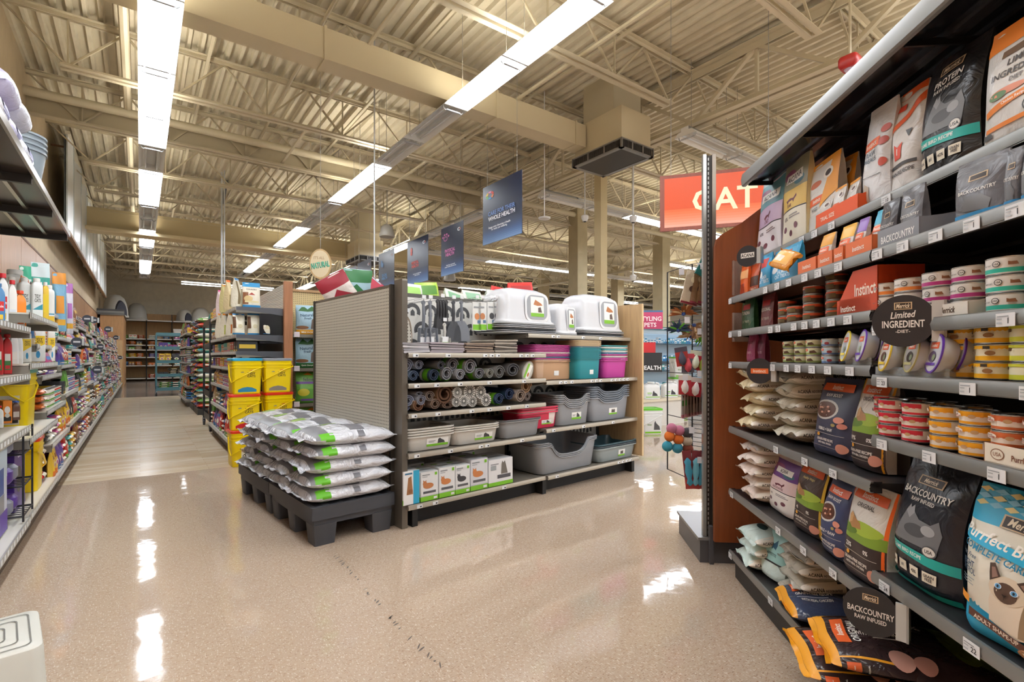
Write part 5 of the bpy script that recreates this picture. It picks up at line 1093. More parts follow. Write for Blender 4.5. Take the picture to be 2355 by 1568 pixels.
# ---- folded mats
def folded_mesh(w, d, h, c, c2, n, seed):
    r = random.Random(seed); m = MB()
    for j in range(n):
        z0 = h*j/n; z1 = h*(j+1)/n-.002; dx = r.uniform(-.008, .008); cc = mat(c if j % 2 else c2, .85)
        ring = []; k = 10; pts = []
        t = (z1-z0)/2
        for i in range(5): a = PI/2+PI*i/4; pts.append((-w/2+dx+t*math.cos(a), z0+t+t*math.sin(a)))
        pts.append((w/2+dx, z0)); pts.append((w/2+dx, z1))
        for y in (0, d): ring.append([(x, y, z+.004*math.sin(x*20+j)) for x, z in pts])
        m.loft(ring, cc)
    return m.mesh('mat', 30)
for i, (a, b, yt, c, c2, n, l) in enumerate(((72, 230, 493, '8d8b90', 'b9b7bb', 4, 'light grey folded litter mat at the left end'), (236, 440, 492, '8a8488', 'a49ba2', 5, 'mauve grey folded litter mats, second pile'), (446, 618, 496, '9a8878', '6a5e56', 6, 'brown folded litter mats, third pile'), (622, 760, 472, 'a79e92', '5c564f', 8, 'taller pile of brown and grey folded mats beside the pink pans'))):
    u0 = MG.uz(*g4(a, 540), VGL+.02)[0]; u1 = MG.uz(*g4(b, 540), VGL+.02)[0]; zt = MG.uz(*g4((a+b)/2, yt), VGL+.1)[1]
    spawn('folded_mat', [(None, folded_mesh(u1-u0-.01, .3, max(.05, zt-ZA-.006), c, c2, n, i))], FG.at((u0+u1)/2, VGL+.02, ZA+.005), l, 'folded mat')
# ---- rolled mats
def roll_mesh(r, L_, c, inner, wrap=None, ecc=1.0, turns=2.2, spiky=False):
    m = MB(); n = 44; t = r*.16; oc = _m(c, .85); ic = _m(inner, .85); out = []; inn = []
    for i in range(n+1):
        a = turns*2*PI*i/n; k = 1-.62*i/n
        out.append((r*k*math.cos(a)*1, r*k*math.sin(a)*ecc)); inn.append(((r*k-t)*math.cos(a), (r*k-t)*math.sin(a)*ecc))
    if spiky:
        for k in range(11):
            for q in range(2 if k else 1):
                pass
        rg = []
        for y in (0, L_):
            rg.append([(r*(1 if i % 2 else .9)*math.cos(2*PI*i/36), y, r*(1 if i % 2 else .9)*math.sin(2*PI*i/36)) for i in range(36)])
        m.loft(rg, oc)
        for i in range(16):
            a = 2*PI*i/16; m.bar((r*.25*math.cos(a), -.001, r*.25*math.sin(a)), (r*.85*math.cos(a), -.001, r*.85*math.sin(a)), .002, r*.12, ic)
    else:
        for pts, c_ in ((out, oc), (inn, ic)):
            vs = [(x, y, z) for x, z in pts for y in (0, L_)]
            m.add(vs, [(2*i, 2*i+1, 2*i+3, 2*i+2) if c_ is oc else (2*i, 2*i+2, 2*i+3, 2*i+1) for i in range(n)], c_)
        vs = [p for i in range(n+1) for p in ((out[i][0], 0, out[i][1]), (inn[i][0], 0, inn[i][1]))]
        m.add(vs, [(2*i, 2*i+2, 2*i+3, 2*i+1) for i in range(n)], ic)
    parts = [(None, m.mesh('roll', 40))]
    if wrap:
        w_ = MB(); w_.lathe([(r*1.02, 0), (r*1.02, .06)], mat(wrap, .4), 24, Matrix.Translation((0, .02, 0)) @ Matrix.Rotation(-PI/2, 4, 'X') @ Matrix.Diagonal((1, ecc, 1, 1)))
        w_.lathe([(r*1.03, 0), (r*1.03, .03)], mat('e6e6e2', .4), 24, Matrix.Translation((0, .085, 0)) @ Matrix.Rotation(-PI/2, 4, 'X') @ Matrix.Diagonal((1, ecc, 1, 1)))
        parts.append(('paper_band', w_.mesh('band', 40)))
    return parts
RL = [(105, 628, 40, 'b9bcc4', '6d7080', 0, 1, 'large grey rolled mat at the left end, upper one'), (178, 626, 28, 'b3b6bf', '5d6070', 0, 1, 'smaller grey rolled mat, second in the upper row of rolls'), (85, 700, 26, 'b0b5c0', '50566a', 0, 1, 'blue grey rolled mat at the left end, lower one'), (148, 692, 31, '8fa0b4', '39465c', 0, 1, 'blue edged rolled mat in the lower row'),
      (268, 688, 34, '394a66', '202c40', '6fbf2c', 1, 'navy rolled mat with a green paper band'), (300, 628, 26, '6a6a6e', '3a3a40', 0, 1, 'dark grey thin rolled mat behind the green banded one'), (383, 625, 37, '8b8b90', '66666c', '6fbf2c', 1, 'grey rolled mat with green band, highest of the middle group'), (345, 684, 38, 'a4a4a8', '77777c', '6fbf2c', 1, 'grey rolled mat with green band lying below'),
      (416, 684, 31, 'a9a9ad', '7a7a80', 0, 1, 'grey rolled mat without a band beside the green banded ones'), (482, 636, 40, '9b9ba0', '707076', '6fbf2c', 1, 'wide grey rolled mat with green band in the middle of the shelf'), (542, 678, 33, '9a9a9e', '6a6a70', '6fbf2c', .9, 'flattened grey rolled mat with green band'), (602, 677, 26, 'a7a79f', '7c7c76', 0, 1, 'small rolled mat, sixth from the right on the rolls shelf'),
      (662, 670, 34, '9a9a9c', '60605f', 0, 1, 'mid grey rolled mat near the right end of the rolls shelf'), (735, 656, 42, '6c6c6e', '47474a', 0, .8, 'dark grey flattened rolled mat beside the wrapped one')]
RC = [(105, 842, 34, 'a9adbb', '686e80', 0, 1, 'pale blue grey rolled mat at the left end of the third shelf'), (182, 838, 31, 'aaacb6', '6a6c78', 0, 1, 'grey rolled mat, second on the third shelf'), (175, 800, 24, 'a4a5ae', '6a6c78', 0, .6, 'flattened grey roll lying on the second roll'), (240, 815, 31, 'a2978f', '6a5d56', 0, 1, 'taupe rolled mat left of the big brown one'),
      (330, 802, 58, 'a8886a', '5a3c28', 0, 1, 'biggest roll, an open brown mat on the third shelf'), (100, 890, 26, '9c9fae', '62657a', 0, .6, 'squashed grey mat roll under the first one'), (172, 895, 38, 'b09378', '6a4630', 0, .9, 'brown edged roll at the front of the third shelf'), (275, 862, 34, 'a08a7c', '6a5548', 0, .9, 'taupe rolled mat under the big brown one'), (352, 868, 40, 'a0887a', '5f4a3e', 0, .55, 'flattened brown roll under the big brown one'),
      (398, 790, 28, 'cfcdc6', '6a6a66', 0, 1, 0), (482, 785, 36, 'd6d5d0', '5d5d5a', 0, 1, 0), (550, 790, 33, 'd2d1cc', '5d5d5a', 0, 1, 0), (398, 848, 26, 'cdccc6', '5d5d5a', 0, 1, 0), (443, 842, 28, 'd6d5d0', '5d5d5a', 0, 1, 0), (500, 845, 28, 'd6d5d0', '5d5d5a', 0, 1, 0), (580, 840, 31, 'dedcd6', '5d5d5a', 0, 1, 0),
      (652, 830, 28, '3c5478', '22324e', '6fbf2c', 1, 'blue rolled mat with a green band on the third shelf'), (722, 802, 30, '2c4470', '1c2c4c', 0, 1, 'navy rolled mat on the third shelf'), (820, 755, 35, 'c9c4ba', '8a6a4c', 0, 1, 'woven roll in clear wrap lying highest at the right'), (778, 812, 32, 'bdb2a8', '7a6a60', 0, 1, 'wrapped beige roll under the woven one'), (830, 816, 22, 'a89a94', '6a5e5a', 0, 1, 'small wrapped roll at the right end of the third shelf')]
for LST, zs_ in ((RL, ZB_), (RC, ZC)):
    bot = zs_+.006
    for x, y, r_, c, ic, wr, ecc, l in LST:
        v = VGL+.03; u, zc = MG.uz(*g4(x, y), v); u2, _ = MG.uz(*g4(x+r_, y), v); rr = (u2-u)*.98
        zc = max(zc, bot+rr*ecc)
        spiky = l == 0
        spawn('rolled_mat', roll_mesh(rr, .30, c, ic, wr if wr else None, ecc, 2.2, spiky), FG.at(u, v+R.uniform(0, .03), zc, R.uniform(-2, 2)), l or 'white and grey speckled bristle roll in the pile right of the big brown one', 'rolled mat', 'speckled bristle rolls' if spiky else None)
u, zc = MG.uz(*g4(815, 690), VGL+.03)
me = pillow_mesh(.16, .25, .075, 'a9a49a', [], seed=77); 
mb = MB(); mb.loft([[(x*.055, y, z*.085) for x, z in [(math.cos(2*PI*i/24), math.sin(2*PI*i/24)) for i in range(24)]] for y in (0, .28)], mat('8b877e', .6)); mb.loft([[(x*.046, y, z*.075) for x, z in [(math.cos(2*PI*i/24), math.sin(2*PI*i/24)) for i in range(24)]] for y in (-.002, -.001)], mat('b8b5ac', .5))
printed(mb, lambda u, v, o=0: ((u-.5)*.05, -.003-o, (v-.5)*.12), mm([('R', 0, 0, 1, 1, 'e9e8e2'), ('R', 0, 0, .4, 1, '7ab832'), ('E', .7, .3, .2, .15, 'b5764a')]), .4, 0)
spawn('rolled_mat', [(None, mb.mesh('r', 40))], FG.at(u, VGL+.02, zc+.035, 0, 0, 28), 'tilted flat grey roll with a white and green paper label', 'rolled mat')
# ---- cartons on the bottom shelf
gb = lambda cat_, t: [('R', 0, 0, 1, .16, '76b82a'), ('R', 0, .16, 1, .19, 'b8bcc0'), ('E', .42, .52, .3, .10, cat_), ('E', .22, .60, .12, .09, cat_), ('P', [(.13, .62), (.12, .74), (.22, .68), (.3, .74), (.3, .62)], cat_), ('R', .12, .26, .85, .34, '55575c'), ('R', .06, .88, .5, .92, '8a8e92'), ('R', .06, .82, .36, .85, 'a9adb2'), ('R', .78, .86, .92, .96, '76b82a'), ('R', .72, .04, .92, .12, 'd8d8da')]
for i, (a, b, yt, yb, l, body, it) in enumerate(((72, 168, 1262, 1462, 'tall narrow carton with a blue side and a dog picture at the left end', 'e4e4e4', [('R', .62, 0, 1, 1, '2f9fc4'), ('P', [(.2, .3), (.3, .8), (.5, .85), (.6, .3)], '9a6a44'), ('R', .1, .9, .55, .95, '3a6a8a'), ('E', .45, .4, .14, .06, '8a5a38')]),
    (178, 282, 1265, 1448, 'white and green cat litter carton, second from the left', 'dcdedf', gb('b5764a', '')), (288, 384, 1238, 1430, 'white and green carton with an orange cat, third from the left', 'dcdedf', gb('c07a48', '')), (387, 473, 1226, 1414, 'white and green carton with a black and white cat, fourth from the left', 'dcdedf', gb('3a3a3e', '')),
    (478, 580, 1190, 1385, 'taller carton with an orange cat, fifth from the left', 'd4d6dc', gb('c07a48', '')), (585, 730, 1188, 1364, 'widest carton with a standing grey cat, rightmost on the bottom shelf', 'dfe0e2', [('R', 0, 0, 1, .14, '76b82a'), ('P', [(.5, .42), (.52, .8), (.55, .92), (.6, .84), (.66, .92), (.7, .78), (.78, .42)], '6a6660'), ('R', .35, .26, .9, .40, '4c4e54'), ('R', .08, .8, .4, .84, '8a8e92'), ('R', .08, .6, .3, .78, '9aa0a4')]))):
    v = VGL+.015; u0 = MG.uz(*g4(a, yb), v)[0]; u1 = MG.uz(*g4(b, yb), v)[0]; zt = MG.uz(*g4((a+b)/2, yt), v)[1]
    spawn('carton', [(None, box_mesh(u1-u0, .20 if i < 4 else .26, zt-ZE-.006, body, it, [('R', 0, 0, 1, .15, '76b82a'), ('R', .2, .5, .8, .6, '8a8e92')], [('R', .1, .3, .9, .45, '9aa0a4'), ('R', .1, .6, .5, .7, '76b82a')]))], FG.at((u0+u1)/2, v, ZE+.006), l, 'carton')
for i, a in enumerate((130, 230, 300, 400, 470, 560)):
    u0 = MG.uz(*g4(a, 1400), VGL)[0]
    if i in (1, 3, 5): spawn('carton', [(None, box_mesh(.13, .15, .19+.03*(i == 5), 'd4d6d8', gb('3a3a3e', ''), (), [('R', .1, .3, .9, .45, '9aa0a4')]))], FG.at(u0+.08, VGL+.30, ZE+.006), 'white and green carton standing in the back row, %s' % {1: 'left', 3: 'middle', 5: 'right'}[i], 'carton')
# ---- scoops and packs on hooks
def hook_mesh(L_=.22):
    m = MB(); m.tube([(0, 0, 0), (0, -L_, 0), (0, -L_-.01, .015)], .0025, mat('9a9a98', .3, .6), 5); m.tube([(0, 0, .02), (0, -L_, .025)], .0015, mat('9a9a98', .3, .6), 5)
    m.box(-.016, .016, -L_-.012, -L_-.010, .015, .040, mat('e2e5e8', .4)); return m.mesh('hook', 0)
HK = hook_mesh()
def scoop_parts(w=.115, L_=.34, c='75797f', solid=False):
    m = MB(); b = _m(c, .35); hl = L_*.55
    m.tube([(0, 0, 0), (0, -.006, -hl*.5), (0, 0, -hl)], [.010, .012, .011], b, 8); m.lathe([(.005, -.004), (.016, -.004), (.016, .004), (.005, .004)], b, 12, Matrix.Rotation(PI/2, 4, 'X'))
    z0 = -hl; z1 = -L_
    if solid:
        m.loft([[(x*k, y, z) for x, y in ((-w/2, -.01), (w/2, -.01), (w/2, .03), (-w/2, .03))] for k, z in ((.35, z0+.02), (.8, z0-.02), (1, z0-.06), (1.05, z1))], b, True, True)
        return [(None, m.mesh('dustpan', 30))]
    n = 8
    for i in range(n+1):
        x = -w/2+w*i/n; m.bar((x*.8, 0, z0), (x, 0, z1), .004, .003, b)
    for t in (0, .35, .5, .65, .8, .93, 1): m.bar((-w/2*(.8+.2*t), -.001, z0+(z1-z0)*t), (w/2*(.8+.2*t), -.001, z0+(z1-z0)*t), .003, .005, b)
    for s in (-1, 1): m.bar((s*w*.4, -.015, z0), (s*w/2, -.015, z1), .003, .03, b)
    g = MB(); g.box(-.03, .03, -.012, -.010, z1+.03, z1+.085, mat('dfe0e0', .4)); g.box(-.03, .03, -.013, -.012, z1+.03, z1+.045, mat('76b82a', .4))
    return [(None, m.mesh('scoop', 0)), ('paper_label', g.mesh('label', 0))]
def hung(x, y, item, l, cat, v=.16, ):
    u, z = MG.uz(*g4(x, y), v)
    spawn('display_hook', [(None, HK)], FG.at(u, v+.22, z), 'thin wire peg hook for the '+l.replace('clear pack with an', 'pack with the').replace(' hanging on a hook', '').replace(' hanging at the right', ''), 'display hook')
    return FG.at(u, v, z-.012)
spawn('litter_scoop', scoop_parts(.10, .33, '6a6f78'), hung(192, 240, 0, 'left of the two slotted grey scoops', ''), 'slotted grey litter scoop, left of two long ones hanging', 'litter scoop')
spawn('litter_scoop', scoop_parts(.11, .33, '767b84'), hung(232, 240, 0, 'second slotted grey scoop', ''), 'slotted grey litter scoop with a paper label, right of two long ones', 'litter scoop')
for i in range(4):
    spawn('litter_scoop', [(None, scoop_parts(.03, .20, '2c2d31', True)[0][1])], FG.at(MG.uz(*g4(278+17*i, 250), .17)[0], .17, MG.uz(*g4(300, 245), .17)[1]), 'black scoop handle hanging in a row of four alike', 'litter scoop', 'black handles on the hooks')
spawn('display_hook', [(None, HK)], FG.at(MG.uz(*g4(300, 232), .17)[0], .38, MG.uz(*g4(300, 232), .17)[1]), 'thin wire peg hook over the black handles', 'display hook')
spawn('litter_scoop', scoop_parts(.085, .17, 'b9b8b2'), hung(318, 375, 0, 'small pale scoop', ''), 'small pale mesh scoop with green label hanging low', 'litter scoop')
spawn('litter_scoop', scoop_parts(.125, .29, '3f4248', True), hung(372, 240, 0, 'black dustpan scoop', ''), 'black dustpan scoop hanging just behind the grey one', 'litter scoop', None)
spawn('litter_scoop', scoop_parts(.14, .29, '6e737c', True), hung(420, 240, 0, 'wide grey dustpan scoop', ''), 'wide grey solid dustpan scoop with blue and white label', 'litter scoop')
for x, c, l in ((512, 'c07a48', 'clear pack with an orange cat card hanging on a hook'), (545, 'b5764a', 'second clear pack with an orange cat card'), (600, '3a3a3e', 'clear pack with a black cat card hanging at the right'), (632, '3a3a3e', 'rearmost pack with a black cat card')):
    M_ = hung(x, 238, 0, l, ''); m = MB(); m.loft([rring(.085, .012, z, .004, 1) for z in (-.22, 0)], mat('d4d6d4', .2))
    printed(m, lambda u, v, o=0: ((u-.5)*.08, -.007-o, -.215+v*.21), mm([('R', 0, 0, 1, .2, '76b82a'), ('E', .5, .5, .3, .12, c), ('R', .1, .8, .7, .86, '8a8e92'), ('R', .55, .25, .9, .36, '4a6a8a')]), .4, 0)
    spawn('refill_pack', [(None, m.mesh('pack', 0))], M_, l, 'refill pack')
m = MB(); m.loft([[(x*k, 0, -.16+z*.16*k) for x, z in [(.045*math.cos(2*PI*i/24), math.sin(2*PI*i/24)) for i in range(24)]] for k in (1, .85)], mat('8a7a66', .5), False, False)
m.add([(.038*math.cos(2*PI*i/24), .005, -.16+.135*math.sin(2*PI*i/24)) for i in range(24)], [tuple(range(24)), tuple(range(23, -1, -1))], mat('c9c4b8', .6, kind='peg'))
spawn('litter_scoop', [(None, m.mesh('br', 30))], hung(92, 320, 0, 'oval beige sifter', ''), 'oval beige mesh sifter hanging next to the grey end post', 'litter scoop')
# ---- bags standing on the far side, seen over the top
for i, (px, py, w_, h_, c, c2, l) in enumerate(((945, 652, .22, .26, 'dfe3da', '9fcf6a', 'white and green litter bag top showing over the gondola at its left end'), (985, 650, .22, .26, 'a9c94a', '4f8a2c', 'bright green bag top showing over the gondola'), (1045, 668, .26, .22, 'dfe2d6', '7fae8a', 'pale bag with leaf print, left one over the scoops'), (1090, 668, .26, .22, 'e2e4da', '8fb89a', 'pale bag with leaf print, middle one over the scoops'), (1135, 668, .26, .22, 'dde2d8', '6fae5a', 'pale bag with leaf print, right one over the scoops'),
                                      (1150, 660, .24, .26, 'd02a26', 'b01c1c', 'red bag top, left one behind the hooded boxes'), (1200, 650, .28, .30, 'd8302a', 'a81818', 'bright red bag top, right one behind the hooded boxes'))):
    v = .62+.08*(i % 2); u, z = MG.uz(px, py, v)
    me = bag_mesh(w_, h_, .10, c, [('R', .1, .6, .9, .9, c2), ('E', .3, .45, .15, .1, c2)], 300+i)
    spawn('litter_bag', [(None, me)], FG.at(u, v, z-h_, R.uniform(-15, 15), R.uniform(-8, 8), R.uniform(-8, 8)), l, 'litter bag')
f = MB(); f.box(.02, UE, VGB+.04, 1.28, 1.26, 1.28, SHB); f.box(.02, UE, 1.28, 1.3, 1.24, 1.285, LPB); f.box(.02, UE, .84, .86, .1, 1.27, SHB)
spawn('rear_shelf', [(None, f.mesh('rs', 0))], FG.M.copy(), 'upper shelf on the far side of the litter gondola carrying bags', 'shelf')
# ================================================================== the long left run
VLL, VLB = .52, 1.20
CREAM = mat('d8d4c8', .35, .2)
def tagline(m, w, y=-.0058, lip=.032):
    x = .04
    while x < w-.04: m.box(x, x+.035, y, y+.001, -lip+.008, 0, mat('eef0f0', .4)); x += .075
def lshelf(w, d, tags=True):
    m = MB(); m.box(0, w, 0, d, -.012, 0, CREAM); m.box(0, w, -.004, .004, -.034, .004, mat('b9b7b0', .3, .5))
    if tags: tagline(m, w)
    m.box(0, .006, 0, d, -.06, -.01, mat('7b766c', .4)); m.box(w-.006, w, 0, d, -.06, -.01, mat('7b766c', .4)); return m.mesh('shelf', 0)
KIT = {}
PAL = [('c0392b', 'red'), ('d9722c', 'orange'), ('e0b93a', 'yellow'), ('5f9a3c', 'green'), ('2f6fae', 'blue'), ('5b3f8c', 'purple'), ('e6e2da', 'white'), ('2f2f33', 'black'), ('8a5a3c', 'brown'), ('2f9c96', 'teal'), ('b8437c', 'pink'), ('c9b38a', 'tan')]
def kit(kind, ci, w, h):
    key = (kind, ci, w, h)
    if key in KIT: return KIT[key]
    c = PAL[ci][0]; c2 = PAL[(ci*5+3) % 12][0]; c3 = PAL[(ci*7+6) % 12][0]
    art = [('R', .0, .0, 1, .22, c2), ('R', .15, .66, .85, .82, c3), ('E', .5, .44, .26, .13, 'e8dfcc'), ('E', .5, .42, .13, .08, PAL[(ci+8) % 12][0]), ('R', .2, .08, .8, .13, 'f0ece2')]
    if kind == 'bag': p = [(None, bag_mesh(w, h, w*.4, c, art, ci))]
    elif kind == 'lying': p = [(None, pillow_mesh(w, .36, h, c, [('R', .2, .1, .8, .4, c2)], [('R', .0, .0, 1, .4, c2), ('R', .25, .4, .75, .8, 'e8dfcc')], ci))]
    elif kind == 'can': p = can_parts(w/2, h, 'e6e0d2', c, [('R', .2, .5, .7, .8, c2)])
    elif kind == 'box': p = [(None, box_mesh(w, .2, h, c, art, [('R', .1, .3, .9, .7, c2)]))]
    else: p = jug_parts(w, w*.6, h, c, c2, [('R', 0, .1, 1, .7, c3), ('R', .2, .3, .8, .5, 'f0ece2')])
    KIT[key] = p; return p
NTH = ['first', 'second', 'third', 'fourth', 'fifth', 'sixth', 'seventh', 'eighth', 'ninth', 'tenth', 'eleventh', 'twelfth', 'thirteenth', 'fourteenth', 'fifteenth', 'sixteenth', 'seventeenth', 'eighteenth', 'nineteenth']
KN = {'bag': ('pet food bag', 'standing bag'), 'lying': ('pet food bag', 'lying bag'), 'can': ('food can', 'can'), 'box': ('carton', 'carton'), 'jug': ('bottle', 'bottle')}
COUNT = {}; BUDGET = {'food_can': 100, 'pet_food_bag': 120, 'carton': 120}; HEAP = {}
def heap(nm, parts, M):
    """past the budget of individual packages the far ones go into one mesh per kind"""
    mb = HEAP.setdefault(nm, MB())
    for p in parts:
        me = p[1]; o = len(mb.v); mb.v += [tuple(M @ v.co) for v in me.vertices]
        ms = [mb.mi(m) for m in me.materials]
        for q in me.polygons: mb.f.append(tuple(o+i for i in q.vertices)); mb.i.append(ms[q.material_index])
def fill(fr, u0, u1, v, z, gap, where, seed, kinds=('bag', 'bag', 'lying', 'can', 'box'), depth=.02, rz=0):
    """face one shelf with runs of the same product"""
    r = random.Random(seed); u = u0+.02; used = set()
    while u < u1-.06:
        kind = r.choice(kinds); ci = r.randrange(12)
        if (kind, ci) in used: ci = (ci+5) % 12
        used.add((kind, ci))
        if kind == 'bag': w_, h_ = r.choice((.14, .18, .22)), min(gap-.03, r.choice((.2, .26, .3)))
        elif kind == 'lying': w_, h_ = .26, .06
        elif kind == 'can': w_, h_ = .07, .05
        elif kind == 'box': w_, h_ = r.choice((.1, .14)), min(gap-.04, r.choice((.12, .18)))
        else: w_, h_ = .11, min(gap-.03, .24)
        h_ = round(max(.05, h_), 2); n = {'can': 5, 'box': 2, 'bag': 2, 'lying': 1, 'jug': 2}[kind]; rows = 1
        if kind == 'can': rows = min(3, max(1, int((gap-.04)/h_)))
        if kind == 'lying': rows = min(4, max(1, int((gap-.05)/h_)))
        for k in range(n):
            if u+w_ > u1: break
            for j in range(rows):
                nm_ = KN[kind][0].replace(' ', '_'); COUNT[nm_] = COUNT.get(nm_, 0)+1
                if COUNT[nm_] > BUDGET.get(nm_, 300):
                    heap(nm_, kit(kind, ci, w_, h_), fr.at(u+w_/2, v+depth+({'bag': w_*.2, 'lying': .18, 'can': w_/2, 'box': 0, 'jug': w_*.3}[kind]), z+.002+j*h_*(.96 if kind == 'lying' else 1.002), r.uniform(-5, 5)+rz)); continue
                spawn(KN[kind][0].replace(' ', '_'), kit(kind, ci, w_, h_), fr.at(u+w_/2, v+depth+({'bag': w_*.2, 'lying': .18, 'can': w_/2, 'box': 0, 'jug': w_*.3}[kind]), z+.002+j*h_*(.96 if kind == 'lying' else 1.002), r.uniform(-5, 5)+rz),
                      '%s %s on the %s' % (PAL[ci][1], KN[kind][1], where), KN[kind][0], '%s %s facings, %s' % (PAL[ci][1], KN[kind][1], where))
            u += w_+.006
        u += .012
bays = [(2.85, 4.07), (4.07, 5.29)]+[(5.29+1.22*i, 6.51+1.22*i) for i in range(15)]
ps = []
f = MB(); f.box(2.85, 23.6, VLB, VLB+.02, 0, 1.95, mat('b9a98c', .6)); ps.append(('back_panel', f.mesh('bp', 0)))
f = MB(); f.box(2.85, 23.6, VLL+.05, VLB, 0, .10, mat('5a4a3c', .6)); ps.append(('base', f.mesh('base', 0)))
f = MB()
for u, _ in bays+[(23.55, 0)]: f.box(u-.01, u+.01, VLB-.03, VLB, 0, 1.95, mat('8a867c', .4))
ps.append(('upright', f.mesh('uprights', 0)))
LV = {0: (.16, .70, 1.0, 1.27), 1: (.17, .62, 1.06, 1.36)}
for bi, (a, b) in enumerate(bays):
    zl = LV.get(bi) or ((.16, .45, .74, 1.02, 1.30, 1.52) if bi % 2 else (.16, .42, .68, .95, 1.2, 1.46))
    for zi, z in enumerate(zl):
        dz = VLL+(.0 if zi < 1 else .0 if bi < 2 else .03*zi)
        ps.append(('shelf', lshelf(b-a-.004, VLB-dz), None, Matrix.Translation((a, dz, z))))
        if bi >= 2:
            gap = (zl[zi+1] if zi+1 < len(zl) else z+.42)-z-.03
            kd = ('lying', 'lying', 'bag') if zi < 2 else ('can', 'box', 'bag', 'lying') if zi < 4 else ('bag', 'bag', 'can')
            fill(FL, a, b, dz, z, gap, '%s shelf of the %s bay in the long left run' % (NTH[zi] if zi else 'bottom', NTH[bi]), bi*31+zi, kd)
spawn('shelving_run', ps, FL.M.copy(), 'long cream shelving run along the left wall of the aisle', 'shelving')
f = MB(); f.box(23.6, 23.63, VLL, VLB+.1, 0, 1.72, mat('c9a87a', .5, kind='wood')); spawn('end_panel', [(None, f.mesh('ep', 0))], FL.M.copy(), 'pale wooden panel closing the far end of the left run', 'end panel')
# high storage shelf with ribbed underside
f = MB(); DKS = mat('4c4038', .25, .6)
f.box(1.2, 6.1, .52, 1.28, 2.2, 2.215, DKS); f.box(1.2, 6.1, .51, .525, 2.19, 2.235, mat('9a958c', .3, .6))
for u in (1.8, 3.0, 4.2, 5.1, 6.07): f.box(u, u+.03, .53, 1.28, 2.15, 2.2, mat('2a2420', .4))
for v in (.66, .80, .95, 1.10): f.box(1.2, 6.1, v, v+.022, 2.18, 2.2, mat('c0bab0', .2, .8))
spawn('storage_shelf', [(None, f.mesh('ss', 0))], FL.M.copy(), 'dark high storage shelf with shiny ribs over the near left shelves', 'shelf')
def lu(px, v=.56): return ML.uz(px, 800, v)[0]
bm_ = [(None, None)]
for j in range(4):
    m = MB(); r_ = .15; m.lathe([(r_*.74, 0), (r_*.98, .26), (r_*1.04, .262), (r_*1.04, .275), (r_*.97, .276), (r_*.72, .01), (.001, .008)], mat('8f9ba3', .3), 28)
    if j == 0: bm_ = m.mesh('b', 40)
    spawn('grey_bucket', [(None, bm_)], FL.at(4.72, .67, 2.216+j*.035), 'blue grey round bucket on the high shelf, %s of the nested stack' % ('bottom', 'second', 'third', 'topmost')[j], 'bucket')
for i, (u, c, n) in enumerate(((4.2, 'd9dbe8', 'pale lilac'), (3.85, 'c8c4e0', 'lavender'), (3.5, 'e2e0e6', 'whitish'))):
    spawn('litter_bag', [(None, pillow_mesh(.34, .5, .22, c, seed=i, side=[('R', .3, .2, .7, .8, '8a8ab8')]))], FL.at(u, .78, 2.216), '%s wrapped pack on the high storage shelf beside the nested buckets' % n, 'wrapped pack')
    if i < 2: spawn('litter_bag', [(None, pillow_mesh(.34, .5, .22, c, seed=i+9))], FL.at(u-.05, .78, 2.43), '%s wrapped pack, upper one, on the high storage shelf' % n, 'wrapped pack')
# ---- near bays, item by item (crop coordinates: px = x/3.5625, py = 560 + y/3.5625)
def gl(x, y=0, o=560): return x/3.5625, o+y/3.5625
def lit(x0, x1, yt, zsh, v, parts_fn, l, cat, name=None, o=560, rz=0, group=None):
    u0 = ML.uz(*gl(x0, yt, o), v)[0]; u1 = ML.uz(*gl(x1, yt, o), v)[0]; zt = ML.uz(*gl((x0+x1)/2, yt, o), v)[1]
    um = (u0+u1)/2; dd = FL.M @ Vector((um, v, 0)); dd = dd.x*math.sin(YAW)+dd.y*math.cos(YAW)
    wa = (x1-x0)/3.5625*dd/FOC*.86; zt = EYE+(HY-gl(0, yt, o)[1])*dd/FOC; bot_ = cat in ('bottle', 'litter jug')
    for k in range(3 if bot_ else 1):
        root = spawn(name or cat.replace(' ', '_'), parts_fn(max(.04, wa), max(.08, zt-zsh)), FL.at(um+.015*k, v+wa*.45+(wa*1.05)*k, zsh+.002, -72 if not rz else rz), l+('', ', one behind', ', rearmost one')[k], cat, group)
    return root
def jg(body, cap, its, dk=.7, **k): return lambda w_, h_: jug_parts(min(w_, .22), min(w_, .22)*dk, h_, body, cap, its, **k)
yel = [('R', 0, .35, 1, .98, 'e8c928'), ('R', 0, .0, 1, .35, 'e6ece8'), ('P', [(0, .35), (1, .55), (1, .35)], '2f8fa0'), ('T', 'TIDY', .5, .8, .12, '3a3a2a', .6), ('T', 'CATS', .5, .66, .12, '3a3a2a', .6)]
redl = [('R', .1, .5, .9, .9, 'd02a2a'), ('T', 'Resolve', .5, .7, .12, 'ffffff', .7), ('R', .2, .15, .8, .35, 'e8c23a')]
z = 1.272
lit(25, 100, 250, z, .60, jg('e4e4e2', 'c8202a', redl, capw=.5), 'white spray bottle with red cap, first on the upper left shelf', 'bottle')
lit(102, 165, 305, z, .60, jg('ece9e4', 'c8202a', [('R', .1, .2, .9, .6, 'd9dfe6'), ('E', .5, .4, .3, .1, '6a9a3c')], capw=.5), 'white cleaner bottle with red trigger cap beside the first one', 'bottle')
lit(165, 248, 390, z, .60, jg('f08a28', 'd8421c', [('R', .1, .1, .9, .7, 'f4efe6'), ('R', .2, .2, .8, .4, 'e8702a')], capw=.5), 'orange and white cleaner bottle on the upper left shelf', 'bottle')
lit(0, 24, 330, z, .60, jg('4f86b8', '3a6a9a', redl), 'blue and white bottle cut by the left frame edge', 'bottle')
z = 1.362
